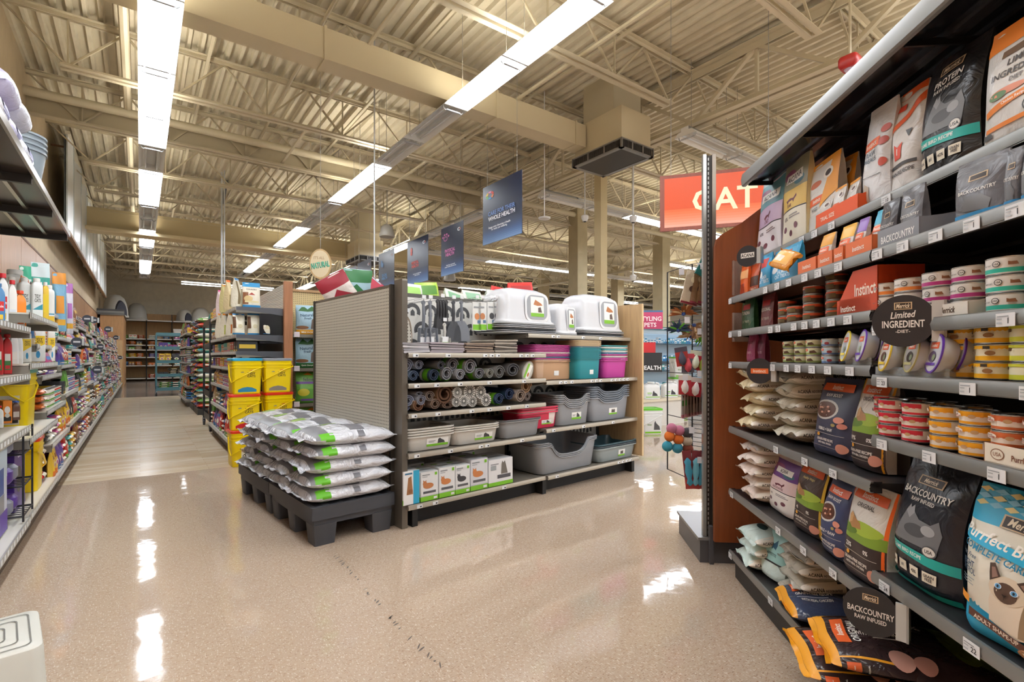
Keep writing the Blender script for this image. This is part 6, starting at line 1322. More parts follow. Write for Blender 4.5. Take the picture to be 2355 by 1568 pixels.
lit(120, 305, 225, z, .74, jg('e8e8e2', 'e6e6e2', yel, .9, shoulder=.84, neck=.42, capw=.5), 'big white litter jug with yellow label on the upper shelf', 'litter jug')
lit(300, 384, 290, z, .60, jg('e9ebe8', 'eceae4', yel[1:], .9, shoulder=.84, neck=.42, capw=.5), 'white litter jug with teal stripe, second on the upper shelf', 'litter jug')
lit(372, 410, 320, z, .60, jg('e8c23a', 'eceae4', yel[:1], .9, shoulder=.84, neck=.42, capw=.5), 'narrow yellow and white jug, third on the upper shelf', 'litter jug')
lit(402, 476, 345, z, .60, jg('eceeea', 'eceae4', [('R', 0, .1, 1, .3, 'e8c23a'), ('R', 0, .35, 1, .4, '5aa0c0')], .9, shoulder=.84, neck=.42, capw=.5), 'white litter jug with blue and yellow base, fourth on the upper shelf', 'litter jug')
for x0, x1, yt, c, c2, l in ((205, 290, 190, '35a884', 'd9ece6', 'green capped white bag behind the big jug'), (325, 460, 165, 'd5e6ea', '3aa89a', 'pale blue bag with green crimped top behind the jugs'), (478, 580, 245, 'e0932c', '7ab0d0', 'orange topped bag at the end of the second bay'), (560, 620, 330, 'a86ab0', 'd9d9e6', 'violet bag beside the orange topped one')):
    lit(x0, x1, yt, 1.362, .92 if x0 < 400 else .62, lambda w_, h_, c=c, c2=c2: [(None, bag_mesh(min(w_, .3), h_, .12, c2, [('R', 0, .80, 1, 1, c), ('R', .2, .3, .8, .6, c), ('R', .1, .1, .9, .2, 'e8b03a')], 7))], l, 'litter bag')
z = 1.002
for x0, x1, yt, b, cp_, l in ((-20, 60, 700, 'b81f26', 'a01820', 'dark red stain remover jug at the left frame edge'), (60, 110, 745, 'c8242c', 'b01c22', 'bright red stain remover jug, second from the edge'), (115, 150, 720, 'e6e6e6', 'c8242c', 'white bottle with red cap behind the red jugs'), (150, 215, 715, 'e2e2e2', 'd02a30', 'taller white bottle with red cap beside the yellow jugs')):
    lit(x0, x1, yt, z, .60, jg(b, cp_, [('R', .1, .1, .9, .5, '3a7a3a' if b[0] in 'bc' else 'e8e4de'), ('R', .15, .5, .85, .8, 'f0ece6'), ('R', .2, .15, .8, .3, 'c8242c')], capw=.55), l, 'bottle')
z = 1.062
for x0, x1, yt, l in ((205, 292, 700, 'white jug with slanted yellow label, left one on the middle shelf'), (280, 425, 665, 'largest white jug with slanted yellow label and dark lettering'), (415, 476, 690, 'white jug with yellow and red label at the bay joint')):
    lit(x0, x1, yt, z, .62, jg('e8e8e2', 'eceae4', [('R', 0, .35, 1, .95, 'ecc828'), ('P', [(0, .1), (1, .1), (1, .62), (0, .35)], 'e9ece8'), ('T', 'TIDY', .62, .82, .1, '3a3020', .5), ('T', 'CATS', .62, .71, .1, '3a3020', .5), ('E', .6, .22, .12, .14, '2f8fc0')], .9, shoulder=.84, neck=.42, capw=.5), l, 'litter jug')
# yellow pail with warning label
wl = [('R', .12, .12, .92, .80, 'ded9c6'), ('R', .14, .60, .45, .74, 'c03028'), ('E', .29, .42, .15, .13, '2f2a26'), ('E', .29, .42, .12, .10, 'ded9c6'), ('P', [(.2, .38), (.24, .48), (.34, .48), (.4, .40), (.36, .36), (.3, .42), (.24, .36)], '2f2a26'), ('P', [(.18, .50), (.21, .52), (.41, .34), (.38, .32)], '2f2a26'), ('R', .52, .5, .88, .52, '9a968a'), ('R', .52, .45, .88, .47, '9a968a'), ('R', .52, .40, .84, .42, '9a968a'), ('R', .52, .20, .7, .26, 'b03028'), ('R', .74, .16, .9, .32, '3a3632'), ('E', .6, .67, .05, .05, '9ab08a'), ('E', .74, .67, .05, .05, '9ab08a')]
u0 = ML.uz(*gl(160, 1100), .60)[0]; u1 = ML.uz(*gl(540, 1100), .56)[0]
spawn('yellow_pail', pail_parts(.33, .30, .40, 'ecd000', '6cc4b8', [], True, wl, 1, .30), FL.at(4.62, .72, .625), 'yellow litter pail with teal lid on the near left shelves', 'pail')
z = .702
lit(-20, 62, 1330, z, .62, jg('ececea', 'c8242c', [('R', .1, .2, .9, .7, 'dfe3e8')], capw=.6), 'white bottle with red lid on the lower middle shelf', 'bottle')
lit(62, 128, 1290, z, .62, lambda w_, h_: [(None, box_mesh(w_, .12, h_, 'ee8a26', [('E', .5, .6, .3, .16, 'f4efe6'), ('R', .1, .1, .9, .3, '2f2a26'), ('E', .5, .35, .25, .1, 'd8d4c8')]))], 'orange and white baking soda carton on the lower middle shelf', 'carton')
lit(130, 165, 1290, z, .62, jg('6a4a3c', '2a5ab0', [('R', .1, .2, .9, .7, 'c9c4bc')], capw=.6), 'slim brown bottle with blue cap beside the orange carton', 'bottle')
lit(165, 195, 1330, z, .62, lambda w_, h_: [(None, box_mesh(w_, .1, h_, 'dfe2ea', [('R', .1, .1, .9, .7, '9ab0d0')]))], 'narrow white carton at the end of the lower middle shelf', 'carton')
z = .172
gen = [('R', 0, .78, 1, 1, '4a2a8a'), ('T', 'LITTER', .5, .93, .045, 'e9e6f2', .35), ('T', 'Genie', .5, .84, .12, 'e6e2f0', .8), ('E', .4, .45, .25, .2, '2a2a30'), ('R', 0, 0, 1, .12, '4a2a8a')]
spawn('pail_system_box', [(None, box_mesh(.34, .38, .40, '4b2c86', gen, [('T', 'Genie', .5, .85, .09, 'e6e2f0', .8), ('T', '3', .25, .70, .1, 'e6e2f0'), ('E', .5, .5, .2, .08, '8f86b8'), ('P', [(.1, .0), (.9, 0), (.9, .5), (.1, .3)], 'b8bec6')]))], FL.at(4.34, .60, z), 'purple litter disposal carton in the second bay on the bottom shelf', 'carton')
cry = [('R', 0, .62, 1, 1, 'c9dbe8'), ('R', 0, .45, .8, .75, '2a4f9c'), ('T', 'crystal', .35, .68, .07, 'ecf2f8', .55), ('T', 'system', .35, .58, .07, 'ecf2f8', .55), ('R', 0, .0, 1, .25, '5636a0'), ('E', .35, .14, .22, .09, 'c9cdd8'), ('R', .0, .25, .8, .45, '8a8d92')]
spawn('carton', [(None, box_mesh(.42, .36, .46, 'd3dae6', cry, [('R', .1, .0, .9, .9, 'b9c4d6'), ('R', .1, .62, .9, .74, '2a4f9c'), ('R', .1, .0, .9, .25, '5636a0')]))], FL.at(3.62, .58, z), 'blue white and purple crystal system carton at the left frame edge', 'carton')
m = MB(); bk = mat('1c1a20', .4)
for x in (0, .3):
    for y in (0, .28): m.tube([(x, y, 0), (x, y, .52)], .005, bk, 6)
for zz in (.03, .2, .38, .5): m.tube([(0, 0, zz), (.3, 0, zz), (.3, .28, zz), (0, .28, zz), (0, 0, zz)], .005, bk, 6)
for zz in (.03, .2, .38):
    for i in range(6): m.tube([(.05*i+.02, 0, zz), (.05*i+.02, .28, zz)], .0025, bk, 4)
spawn('wire_display', [(None, m.mesh('w', 30))], FL.at(3.93, .53, z), 'small black wire display holding purple refills on the bottom shelf', 'wire rack')
for j in range(3):
    for k in range(2):
        m = MB(); m.lathe([(.055, 0), (.07, .02), (.07, .07), (.05, .09), (.001, .09)], mat('5a3a9c' if (j+k) % 2 else '8a8ea0', .3), 20)
        spawn('refill_cartridge', [(None, m.mesh('c', 40))], FL.at(4.0+.145*k, .65, z+.035+.175*j), 'purple or grey refill cartridge, %s pair on the black wire display' % ('lowest', 'middle', 'top')[j], 'refill', 'refill cartridges, %s level' % ('lowest', 'middle', 'top')[j])
spawn('yellow_pail', pail_parts(.26, .24, .37, 'ecc800', 'dc3a1c', [], True, (), -1), FL.at(4.88, .68, z), 'yellow pail with red lid on the bottom shelf of the left run', 'pail')
spawn('yellow_pail', pail_parts(.26, .24, .37, 'e9c400', 'dc3a1c', [], False), FL.at(4.88, .96, z), 'yellow pail with red lid standing behind another on the bottom shelf', 'pail')
for i, (u, c, n) in enumerate(((5.14, 'b8242a', 'red'), (5.14, 'd8a82c', 'golden'), (5.12, '4a2f8c', 'violet'))):
    spawn('litter_bag', [(None, pillow_mesh(.2, .34, .09, c, seed=i+40, side=[('R', .2, .2, .8, .8, 'e6dcc8')]))], FL.at(u, .74, z+i*.09), '%s bag lying beside the red lidded yellow pail on the bottom shelf' % n, 'pet food bag')
# pet carriers and an igloo kennel on top of the far end
def igloo(w, h, c='c9c9c4'):
    m = MB(); m.loft([rring(w*k, w*1.1*k, z*h, w*.4*k, 6) for k, z in ((1.06, 0), (1.06, .08), (1.0, .10), (.97, .35), (.88, .6), (.68, .85), (.35, .98), (.1, 1))], mat(c, .4))
    d = MB(); n = 16; pts = [(w*.27*math.cos(PI*i/n), -w*.56, h*.12+h*.55*math.sin(PI*i/n)) for i in range(n+1)]+[(-w*.27, -w*.56, h*.05), (w*.27, -w*.56, h*.05)]
    d.add(pts+[(x*1.25, y+.12, z*1.12) for x, y, z in pts], [tuple(range(len(pts)-1, -1, -1)), ]+[(i, (i+1) % len(pts), len(pts)+(i+1) % len(pts), len(pts)+i) for i in range(len(pts))], mat('3a3c4a', .6))
    return [('shell', m.mesh('igloo', 50)), ('doorway', d.mesh('door', 0))]
f = MB(); f.box(24.4, 28.6, .50, 1.2, .0, 2.68, mat('b98f62', .55, kind='wood')); f.box(24.35, 28.6, .46, 1.2, 2.68, 2.72, mat('6a6259', .4)); spawn('tall_cupboard', [(None, f.mesh('ts', 0))], FL.M.copy(), 'tall tan cupboard at the far end of the left wall carrying a grey kennel', 'cupboard')
spawn('dog_kennel', igloo(.74, .92), FL.at(26.2, .80, 2.72, -60), 'grey igloo kennel with dark doorway on top of the left run', 'kennel')
for j in range(3):
    spawn('kennel_tray', [(None, box_mesh(.8, .9, .07, ('6a6a68', '8a8a86', '4a4a4c')[j]))], FL.at(25.1, .50-.0*j, 2.721+.075*j, 0), 'flat grey kennel tray beside the far kennel, %s of three' % ('lowest', 'middle', 'top')[j], 'kennel tray')
for k, (px, py, r_) in enumerate(((180, 786, .10), (203, 733, .10), (218, 736, .11), (233, 797, .12), (250, 757, .13), (268, 776, .14), (226, 850, .11), (277, 822, .14))):
    u, zz = ML.uz(px, py, .46); u = min(u, 23)
    spawn('shelf_sign', disc_sign_parts(.042 if k < 4 else .055, [('R', .2, .4, .8, .6, 'b9bcc0')], '2f3440'), FL.at(u, .47, EYE+(zz-EYE)*1.0, -90), 'dark round shelf sign on the left run, %s from the camera' % NTH[k], 'shelf sign')
COUNT.clear(); BUDGET.update({'food_can': 60, 'pet_food_bag': 60, 'carton': 80})
# ================================================================== right side of the aisle: shelving with trade pails before it
VR0, VR1 = .80, 1.33       # lips and centre panel (world x), near end at y = 6.15
ps = []; YN = 6.12; DKB = mat('2b2a2c', .4, .3); LN = 15.6
f = MB(); f.box(-LN, -13.27, VR1, VR1+.02, .1, 1.9, mat('c9a87a', .5)); ps.append(('back_panel', f.mesh('bp2', 0)))
f = MB(); f.box(-8.5, -YN, VR1, VR1+.02, .1, 1.93, mat('c9c6be', .5))

for i in range(22): f.box(-8.6, -YN, VR1-.004, VR1-.001, 1.5+.02*i, 1.512+.02*i, mat('b3afa6', .5))
ps.append(('slat_panel', f.mesh('bp', 0)))
f = MB(); f.box(-YN-.002, -YN+.05, VR1-.03, VR1+.06, 0, 1.95, mat('a8714c', .5, kind='wood')); ps.append(('wooden_post', f.mesh('post', 0)))
f = MB(); f.box(-YN-.02, -YN-.008, VR0+.26, VR1-.03, 1.25, 1.60, mat('1d1c20', .15)); ps.append(('end_sheet', f.mesh('es', 0)))
f = MB(); f.box(-8.5, -YN-.01, VR0+.05, VR1, 0, .1, mat('4a4038', .6)); ps.append(('base', f.mesh('b1', 0)))
f = MB(); f.box(-LN, -13.27, VR0+.05, VR1, 0, .1, mat('4a4038', .6)); ps.append(('base', f.mesh('b', 0)))
rz_ = (.16, .46, .74, .98, 1.16, 1.34, 1.64)
for zi, z in enumerate(rz_):
    d0 = VR0+(.0 if zi == 0 else .03)
    for b in (0, 1, 6, 7):
        a0 = -YN-1.19*(b+1)
        ps.append(('shelf', lshelf(1.186, VR1-d0), None, Matrix.Translation((a0+.002, d0, z))))
        gap = (rz_[zi+1] if zi+1 < len(rz_) else z+.4)-z-.03
        if b == 0 and zi in (5, 6): continue
        fill(FR, a0, a0+1.17, d0, z, gap, '%s shelf of the %s bay right of the aisle' % (NTH[zi] if zi else 'bottom', NTH[b]), 900+b*17+zi, ('lying', 'bag') if zi < 2 else ('can', 'box', 'box') if zi in (3, 4) else ('box', 'can', 'bag'))
    f = MB(); f.add([(-YN, d0, z+.004), (-YN, VR1, z+.004), (-YN, VR1, z-.08), (-YN, d0+.1, z-.035), (-YN, d0, z-.034)], [(0, 1, 2, 3, 4), (4, 3, 2, 1, 0)], mat('55565c', .3, .3)); ps.append(('shelf_bracket', f.mesh('br', 0)))
spawn('shelving_run', ps, FR.M.copy(), 'dark ended shelving run on the right of the aisle behind the yellow pails', 'shelving')
bb = [('R', 0, 0, 1, .10, '2f86c0'), ('R', 0, .82, 1, .93, '2f8fc4'), ('R', .0, .12, .3, .6, '8a5a3c'), ('E', .3, .35, .25, .12, 'd9c08a'), ('T', 'COUNTRY', .5, .72, .06, '5a4a3c', .7), ('P', [(.3, .5), (.5, .6), (.7, .5)], 'a83a2c'), ('R', .1, .2, .9, .26, 'e6d9a8')]
def rb(px0, px1, v, z, yt, body, items, l, d=.1, rz=0, seed=3, top=None, edge=None):
    """bag on the right run, facing the camera along the aisle"""
    Y = YN+v; fr = W0; r0 = (px0-CX)/FOC; r1 = (px1-CX)/FOC
    def X(r): return Y*(math.sin(YAW)+r*math.cos(YAW))/(math.cos(YAW)-r*math.sin(YAW))
    x0, x1 = X(r0), X(r1); xm = (x0+x1)/2; dd = xm*math.sin(YAW)+Y*math.cos(YAW); zt = EYE+(HY-yt)*dd/FOC
    spawn('pet_food_bag', [(None, bag_mesh(x1-x0, zt-z, d, body, items, seed, top=top, edge=edge))], W0.at(xm, Y, z+.004, rz), l, 'pet food bag')
rb(557, 598, .10, 1.64, 651, 'e9e2d0', bb, 'cream and blue farm picture bag at the near end of the top shelf', seed=4, top='2f8fc4')
rb(530, 556, .12, 1.64, 641, 'e6e0cc', [('R', .05, .1, .3, .9, '7a6a4a')], 'cream bag with blue crimp beside the farm picture bag', seed=5, top='2f80c0', rz=60)
for k, (px0, px1, y, yt, c, tc_, nm) in enumerate(((517, 531, .5, 645, 'd9c9a0', 'e8702c', 'orange topped'), (508, 520, .95, 655, 'c9c08a', 'e08a2c', 'brown and orange topped'), (500, 511, 1.5, 668, 'e0d0d4', 'd84a8c', 'pink topped'))):
    rb(px0, px1, y, 1.64, yt, c, [('R', .1, .1, .9, .5, '8a7a4a')], '%s cream bag farther back on the top shelf' % nm, seed=50+k, top=tc_, rz=40)
for k, (px0, px1, vy) in enumerate(((597, 624, .06), (568, 596, .10), (534, 562, .10), (522, 540, .4), (508, 524, .8), (498, 512, 1.3))):
    rb(px0, px1, vy, 1.34, 722 if k else 727, 'e6e0cc', [('R', .0, .3, .25, .85, '6a4a34'), ('R', 0, 0, 1, .08, '2f86c0'), ('E', .6, .4, .2, .1, 'cfc4a0')] if k < 3 else [('R', 0, .1, 1, .5, ('c8702c', 'a8b03a', '6a4a8a')[k-3])], '%s cream bag with pinched blue top on the second highest shelf' % ('rightmost', 'second', 'third', 'fourth', 'fifth', 'sixth')[k], seed=60+k, top='2f80c0' if k < 3 else 'e08a2c', d=.11, rz=0 if k < 3 else 40)
# trade pails of cat litter
tl = lambda c, t='': [('R', .0, .0, 1, .99, 'efd100'), ('P', [(.12, .04), (.88, .04), (.88, .14), (.7, .22), (.5, .25), (.3, .22), (.12, .14)], c), ('T', 'PURINA', .68, .93, .04, 'c03028', .25), ('T', 'TIDY', .66, .80, .095, '2c2a22', .42), ('T', 'CATS', .66, .69, .095, '2c2a22', .42), ('T', 'with', .3, .86, .05, '3a5a9a', .2)]
TP = {}
def tpail(c, lid, warn=False):
    it = tl(c) if not warn else [('R', .28, .12, .72, .72, 'dcd8c8'), ('R', .30, .56, .7, .70, 'c03028'), ('E', .5, .36, .17, .12, '2a2622'), ('E', .5, .36, .14, .095, 'dcd8c8'), ('P', [(.4, .32), (.44, .42), (.56, .42), (.6, .34), (.55, .31), (.5, .37), (.45, .31)], '2a2622'), ('P', [(.38, .44), (.41, .46), (.62, .28), (.59, .26)], '2a2622')]
    return pail_parts(.285, .27, .362, 'efd100', lid, it)
for i, (x, y, z, c, lid, l, w_) in enumerate(((.885, 5.90, 0, 'c03028', 'd8321c', 'yellow pail with warning label, bottom of the left stack of three', True), (.885, 5.905, .363, 'c8242c', 'd8321c', 'yellow cat litter pail with red badge, middle of the left stack', False), (.89, 5.90, .726, '2f86ae', '2fa0c8', 'yellow cat litter pail with blue badge and blue lid, topmost of the left stack', False),
                         (1.215, 6.0, 0, '2f86ae', 'd8321c', 'yellow pail, bottom of the right stack behind the litter bags', False), (1.215, 6.0, .363, 'c8242c', 'd8321c', 'yellow pail with red lid, middle of the right stack', False), (1.21, 5.99, .726, '8a8078', '8a929a', 'yellow cat litter pail with grey badge and grey lid, topmost of the right stack', False))):
    spawn('litter_pail', tpail(c, lid, w_), W0.at(x-.02, y-.06, z, -4 if i % 2 else 3), l, 'pail')
# end-cap facing the camera with natural litter bags
f = MB(); f.box(1.40, 2.45, 6.55, 6.57, .1, 1.9, mat('d9c08c', .5, kind='peg')); ps = [('pegboard', f.mesh('pb', 0))]
f = MB(); f.box(1.38, 2.47, 6.53, 6.6, 1.9, 1.93, mat('b08a60', .5)); ps.append(('top_rail', f.mesh('tr', 0)))
for z in (.16, .56, .97, 1.36):
    f = MB(); f.box(1.40, 2.45, 6.15, 6.55, z-.012, z, mat('55504a', .4)); f.box(1.40, 2.45, 6.14, 6.15, z-.034, z+.003, mat('8a857c', .3, .5)); f.box(1.42, 1.48, 6.136, 6.14, z-.03, z+.03, mat('e6dfe6', .4)); ps.append(('shelf', f.mesh('s', 0)))
spawn('endcap_shelving', ps, None, 'tan pegboard end-cap shelving between the wooden post and the grey pegboard', 'shelving')
nat = lambda b, t: [('P', [(.1, .80), (.3, .98), (.5, .86), (.7, .98), (.9, .82), (.5, .78)], '3a6a3a'), ('T', 'Natural', .45, .66, .10, '2a4a6a', .75, 4), ('T', 'Fresh', .5, .55, .08, '2a4a6a', .55, 4), ('P', [(.62, .2), (.66, .5), (.8, .6), (.92, .5), (.96, .2)], '6a5a50'), ('E', .25, .24, .28, .06, '8a5f40'), ('R', 0, 0, 1, .17, b), ('T', t, .5, .085, .06, 'f4efe0', .8)]
for z, c, bcol, t, l in ((1.36, 'a9c9da', 'e8a82c', 'MULTI-CAT', 'pale blue natural litter bag with orange base on the upper shelf'), (.97, 'a3c6d6', '2f6a34', 'Quick Clumping', 'pale blue natural litter bag with dark green base on the middle shelf')):
    spawn('litter_bag', [(None, bag_mesh(.26, .35, .15, c, nat(bcol, t), int(z*10)))], W0.at(1.60, 6.28, z+.002, -8), l, 'litter bag')
    for k in range(2): spawn('litter_bag', [(None, bag_mesh(.26, .35, .15, c, nat(bcol, t), int(z*10)+k+3))], W0.at(1.90+.3*k, 6.30, z+.002, -4), l.replace('bag with', 'bag, %s one along, with' % ('second', 'third')[k]), 'litter bag')
fel = [('R', 0, .0, 1, .45, '5f9a3c'), ('R', 0, .62, 1, .70, '6a3f94'), ('T', 'feline', .5, .77, .11, '2a2a2e', .8), ('P', [(.3, .92), (.5, .99), (.7, .9)], 'e8862c'), ('E', .3, .35, .25, .12, 'c9c03a'), ('R', .2, .08, .95, .14, '6a3f94')]
spawn('litter_bag', [(None, bag_mesh(.27, .36, .15, '6fae48', fel, 5))], W0.at(1.60, 6.27, .562, -8), 'bright green and purple pine litter bag on the lower shelf', 'litter bag')
spawn('litter_bag', [(None, bag_mesh(.27, .34, .15, '5f9a3c', fel, 6))], W0.at(1.92, 6.28, .562, -8), 'second green and purple litter bag beside the first one', 'litter bag')
spawn('litter_bag', [(None, bag_mesh(.28, .34, .15, '5f9a3c', fel, 7))], W0.at(1.65, 6.28, .162, -5), 'green litter bag on the lowest shelf behind the pallet', 'litter bag')
# bags lying on top near the grey pegboard
for i, (px, py, c, c2, l, ww) in enumerate(((790, 655, '9c2a3a', 'e6dcd6', 'maroon and white crumpled bag lying on top behind the grey pegboard', .34), (815, 645, '3a7a4c', 'a9cbd8', 'green and pale blue crumpled bag on top behind the grey pegboard', .36), (835, 660, 'c0475a', 'b9d4de', 'pale blue and red bag at the right of the crumpled pile', .36))):
    Y = 5.6+.25*i; r0 = (px-CX)/FOC; X = Y*(math.sin(YAW)+r0*math.cos(YAW))/(math.cos(YAW)-r0*math.sin(YAW)); dd = X*math.sin(YAW)+Y*math.cos(YAW); zt = EYE+(HY-py)*dd/FOC
    spawn('litter_bag', [(None, bag_mesh(ww, .30, .16, c2, [('R', 0, .55, 1, 1, c), ('P', [(.1, .1), (.5, .5), (.9, .1)], c)], 70+i))], W0.at(X, Y, zt-.16, 20*i-25, 25, -30+30*i), l, 'litter bag')
f = MB(); f.box(1.72, 3.4, 5.1, 6.05, 1.55, 1.58, mat('8a857c', .4)); 
for x in (1.75, 3.37):
    for y in (5.13, 6.02): f.box(x-.02, x+.02, y-.02, y+.02, 0, 1.55, mat('6a655c', .4))
spawn('storage_rack', [(None, f.mesh('r', 0))], None, 'grey rack behind the grey pegboard carrying crumpled bags', 'rack')
# wheeled black cart in the aisle
def cart_parts(w, d, h, c, n, wheel='26262a'):
    m = MB(); b = mat(c, .4, .2)
    ps_ = []
    for i, (x, y) in enumerate(((0, 0), (w, 0), (w, d), (0, d))):
        q = MB(); q.box(x-.015, x+.015, y-.015, y+.015, .12, h, b); ps_.append(('post', q.mesh('p', 0)))
    for i in range(n):
        z = .14+(h-.18)*i/(n-1); q = MB(); q.box(0, w, 0, d, z, z+.012, b); q.box(0, w, -.006, .0, z, z+.09, b); q.box(0, w, d, d+.006, z, z+.09, b); q.box(-.006, 0, 0, d, z, z+.09, b); q.box(w, w+.006, 0, d, z, z+.09, b); ps_.append(('tray', q.mesh('t', 0)))
    for x, y in ((0, 0), (w, 0), (w, d), (0, d)):
        q = MB(); q.tube([(x-.015, y, .05), (x+.015, y, .05)], .05, mat(wheel, .5), 16); q.box(x-.022, x+.022, y-.012, y+.012, .05, .13, mat('9a9a9a', .3, .6)); ps_.append(('caster', q.mesh('c', 40)))
    return ps_
spawn('wheeled_cart', cart_parts(.40, .92, 1.62, '232226', 5), W0.at(.84, 8.68, 0), 'tall black wheeled rack standing in the aisle by the right shelves', 'cart')
for i in range(5):
    z = .155+(1.62-.18)*i/4
    fill(Frame(.86, 9.56, -90), .03, .86, .02, z, .26, '%s tray of the black wheeled rack' % NTH[i], 500+i, ('box', 'bag', 'lying'), .0)
COUNT.clear(); BUDGET.update({'food_can': 10, 'pet_food_bag': 30, 'carton': 60})
# far end: back shelving, teal cart, stacks
f = MB(); ps = []
TAN = mat('b68d5c', .6, kind='wood')
f.box(-.75, 3.4, 29.6, 29.62, 0, 3.15, TAN); ps.append(('back_panel', f.mesh('bp', 0)))
for x in (-.75, .25, 1.25, 2.25, 3.3):
    f = MB(); f.box(x-.02, x+.02, 29.5, 29.6, 0, 3.15, mat('26241f', .5)); ps.append(('upright', f.mesh('up', 0)))
for x0 in (-.75, .25, 1.25, 2.25):
    for z in (.12, .70, 1.08, 1.42, 1.64, 1.92, 2.77):
        f = MB(); f.box(x0+.02, x0+.96, 28.6, 29.6, z, z+.02, mat('3b3a38', .4)); f.box(x0+.02, x0+.96, 28.59, 28.6, z-.02, z+.025, mat('c9c9c4', .4)); ps.append(('shelf', f.mesh('s', 0)))
spawn('back_shelving', ps, None, 'tan backed shelving across the end of the aisle', 'shelving')
FB = Frame(0, 28.6, 0)
for x0 in (-.75, .25, 1.25):
    for zi, z in enumerate((.14, .72, 1.10, 1.44, 1.66, 1.94)):
        if (zi == 0 and x0 < 0): continue
        fill(FB, x0+.05, x0+.92, .02, z, .25, '%s shelf of the end shelving, %s bay' % (NTH[zi], {-.75: 'left', .25: 'middle', 1.25: 'right'}[x0]), int(z*100+x0*7), ('lying', 'box', 'lying'))
for k in range(4): spawn('pet_food_bag', [(None, bag_mesh(.36, .5, .2, 'd9d6d0', [('R', .1, .2, .9, .5, '6a6a70')], 400+k))], W0.at(1.45+.38*k, 28.9, 1.94), 'large white bag standing on the far shelving above the teal cart', 'pet food bag', 'large white bags on the far shelving')
spawn('dog_kennel', igloo(.78, .78, 'a9aaa6'), W0.at(-.12, 29.05, 2.80, 180), 'grey dome kennel on the left end of the far shelving', 'kennel')
def pY(px, Y): r_ = (px-CX)/FOC; return Y*(math.sin(YAW)+r_*math.cos(YAW))/(math.cos(YAW)-r_*math.sin(YAW))
spawn('dog_kennel', igloo(.60, .60, 'c4c4be'), W0.at(pY(424, 29.1), 29.15, 2.80, 30), 'pale grey kennel with dark mouth above the stacked bags', 'kennel')
spawn('dog_kennel', igloo(.80, .72, 'c9c9c2'), W0.at(pY(461, 29.1), 29.15, 2.80, 180), 'smooth grey dome kennel right of the other far kennels', 'kennel')
spawn('wheeled_cart', cart_parts(.62, .9, 1.75, '4f7d88', 5, '1c1c20'), W0.at(.38, 17.6, 0), 'teal blue wheeled cart standing at the end of the oak floor', 'cart')
for i in range(4):
    z = .155+(1.75-.18)*i/4
    fill(Frame(.40, 17.6, 0), .02, .60, .02, z, .3, '%s tray of the teal cart' % NTH[i], 700+i, (('lying', 'bag'), ('lying', 'box'), ('bag', 'bag'), ('box', 'box'))[i], .0)
for k in range(2):
    x0 = .98+.0*k; y0 = 11.25+.96*k
    f = MB(); f.box(.88, 1.30, y0, y0+.9, 0, .12, mat('26241f', .5)); spawn('low_plinth', [(None, f.mesh('p', 0))], None, 'black plinth under the %s column of stacked bags' % ('near', 'far')[k], 'plinth')
    for j in range(18):
        for q in range(2):
            c = PAL[(j*3+q*5+k) % 12]
            spawn('pet_food_bag', kit('lying', (j*3+q*5+k) % 12, .38, .1), W0.at(1.08, y0+.24+.42*q, .122+j*.097, R.uniform(-4, 4)), '%s bag lying in the %s tall column of bags by the aisle' % (c[1], ('near', 'far')[k]), 'pet food bag', 'bags in the %s column' % ('near', 'far')[k])
# plastic step stool at the lower left
f = MB(); sw, sd_, sh = .25, .31, .26; st = mat('c6c5bb', .5)
f.loft([rring(sw*k, sd_*k, z, .03, 4) for k, z in ((1.12, 0), (1.02, sh-.012), (1.0, sh-.003), (.97, sh))], st)
g = MB()
for k in (.82, .60, .38): 
    a = rring(sw*k, sd_*k, sh+.001, .02, 4); b = rring(sw*k-.008, sd_*k-.008, sh+.001, .018, 4)
    n = len(a); g.add([(x, y, z+.0012) for x, y, z in a+b], [(i, (i+1) % n, n+(i+1) % n, n+i) for i in range(n)], mat('6d6c66', .7))
l_ = MB(); l_.loft([rring(sw*1.02, .17, z, .02, 3, 0, -sd_*.62) for z in (0, .115, .12)], mat('b9b9b0', .5)); l_.box(-sw*.4, sw*.4, -sd_*.62-.07, -sd_*.62+.07, .1201, .122, mat('9a9a92', .6))
spawn('step_stool', [('step_body', f.mesh('s', 35)), ('grip_ribs', g.mesh('g', 0)), ('lower_step', l_.mesh('l', 35))], W0.at(-.375, 2.135, 0, 9), 'pale grey plastic two step stool at the lower left corner', 'step stool')

for nm, l, c in (('food_can', 'distant rows of small food cans along the aisle shelves', 'food cans'), ('pet_food_bag', 'distant colourful food bags along the aisle shelves', 'pet food bags'), ('carton', 'distant small cartons along the aisle shelves', 'cartons')):
    if nm in HEAP: spawn(nm, [(None, HEAP[nm].mesh(nm, 50))], None, l, c, None, 'stuff')
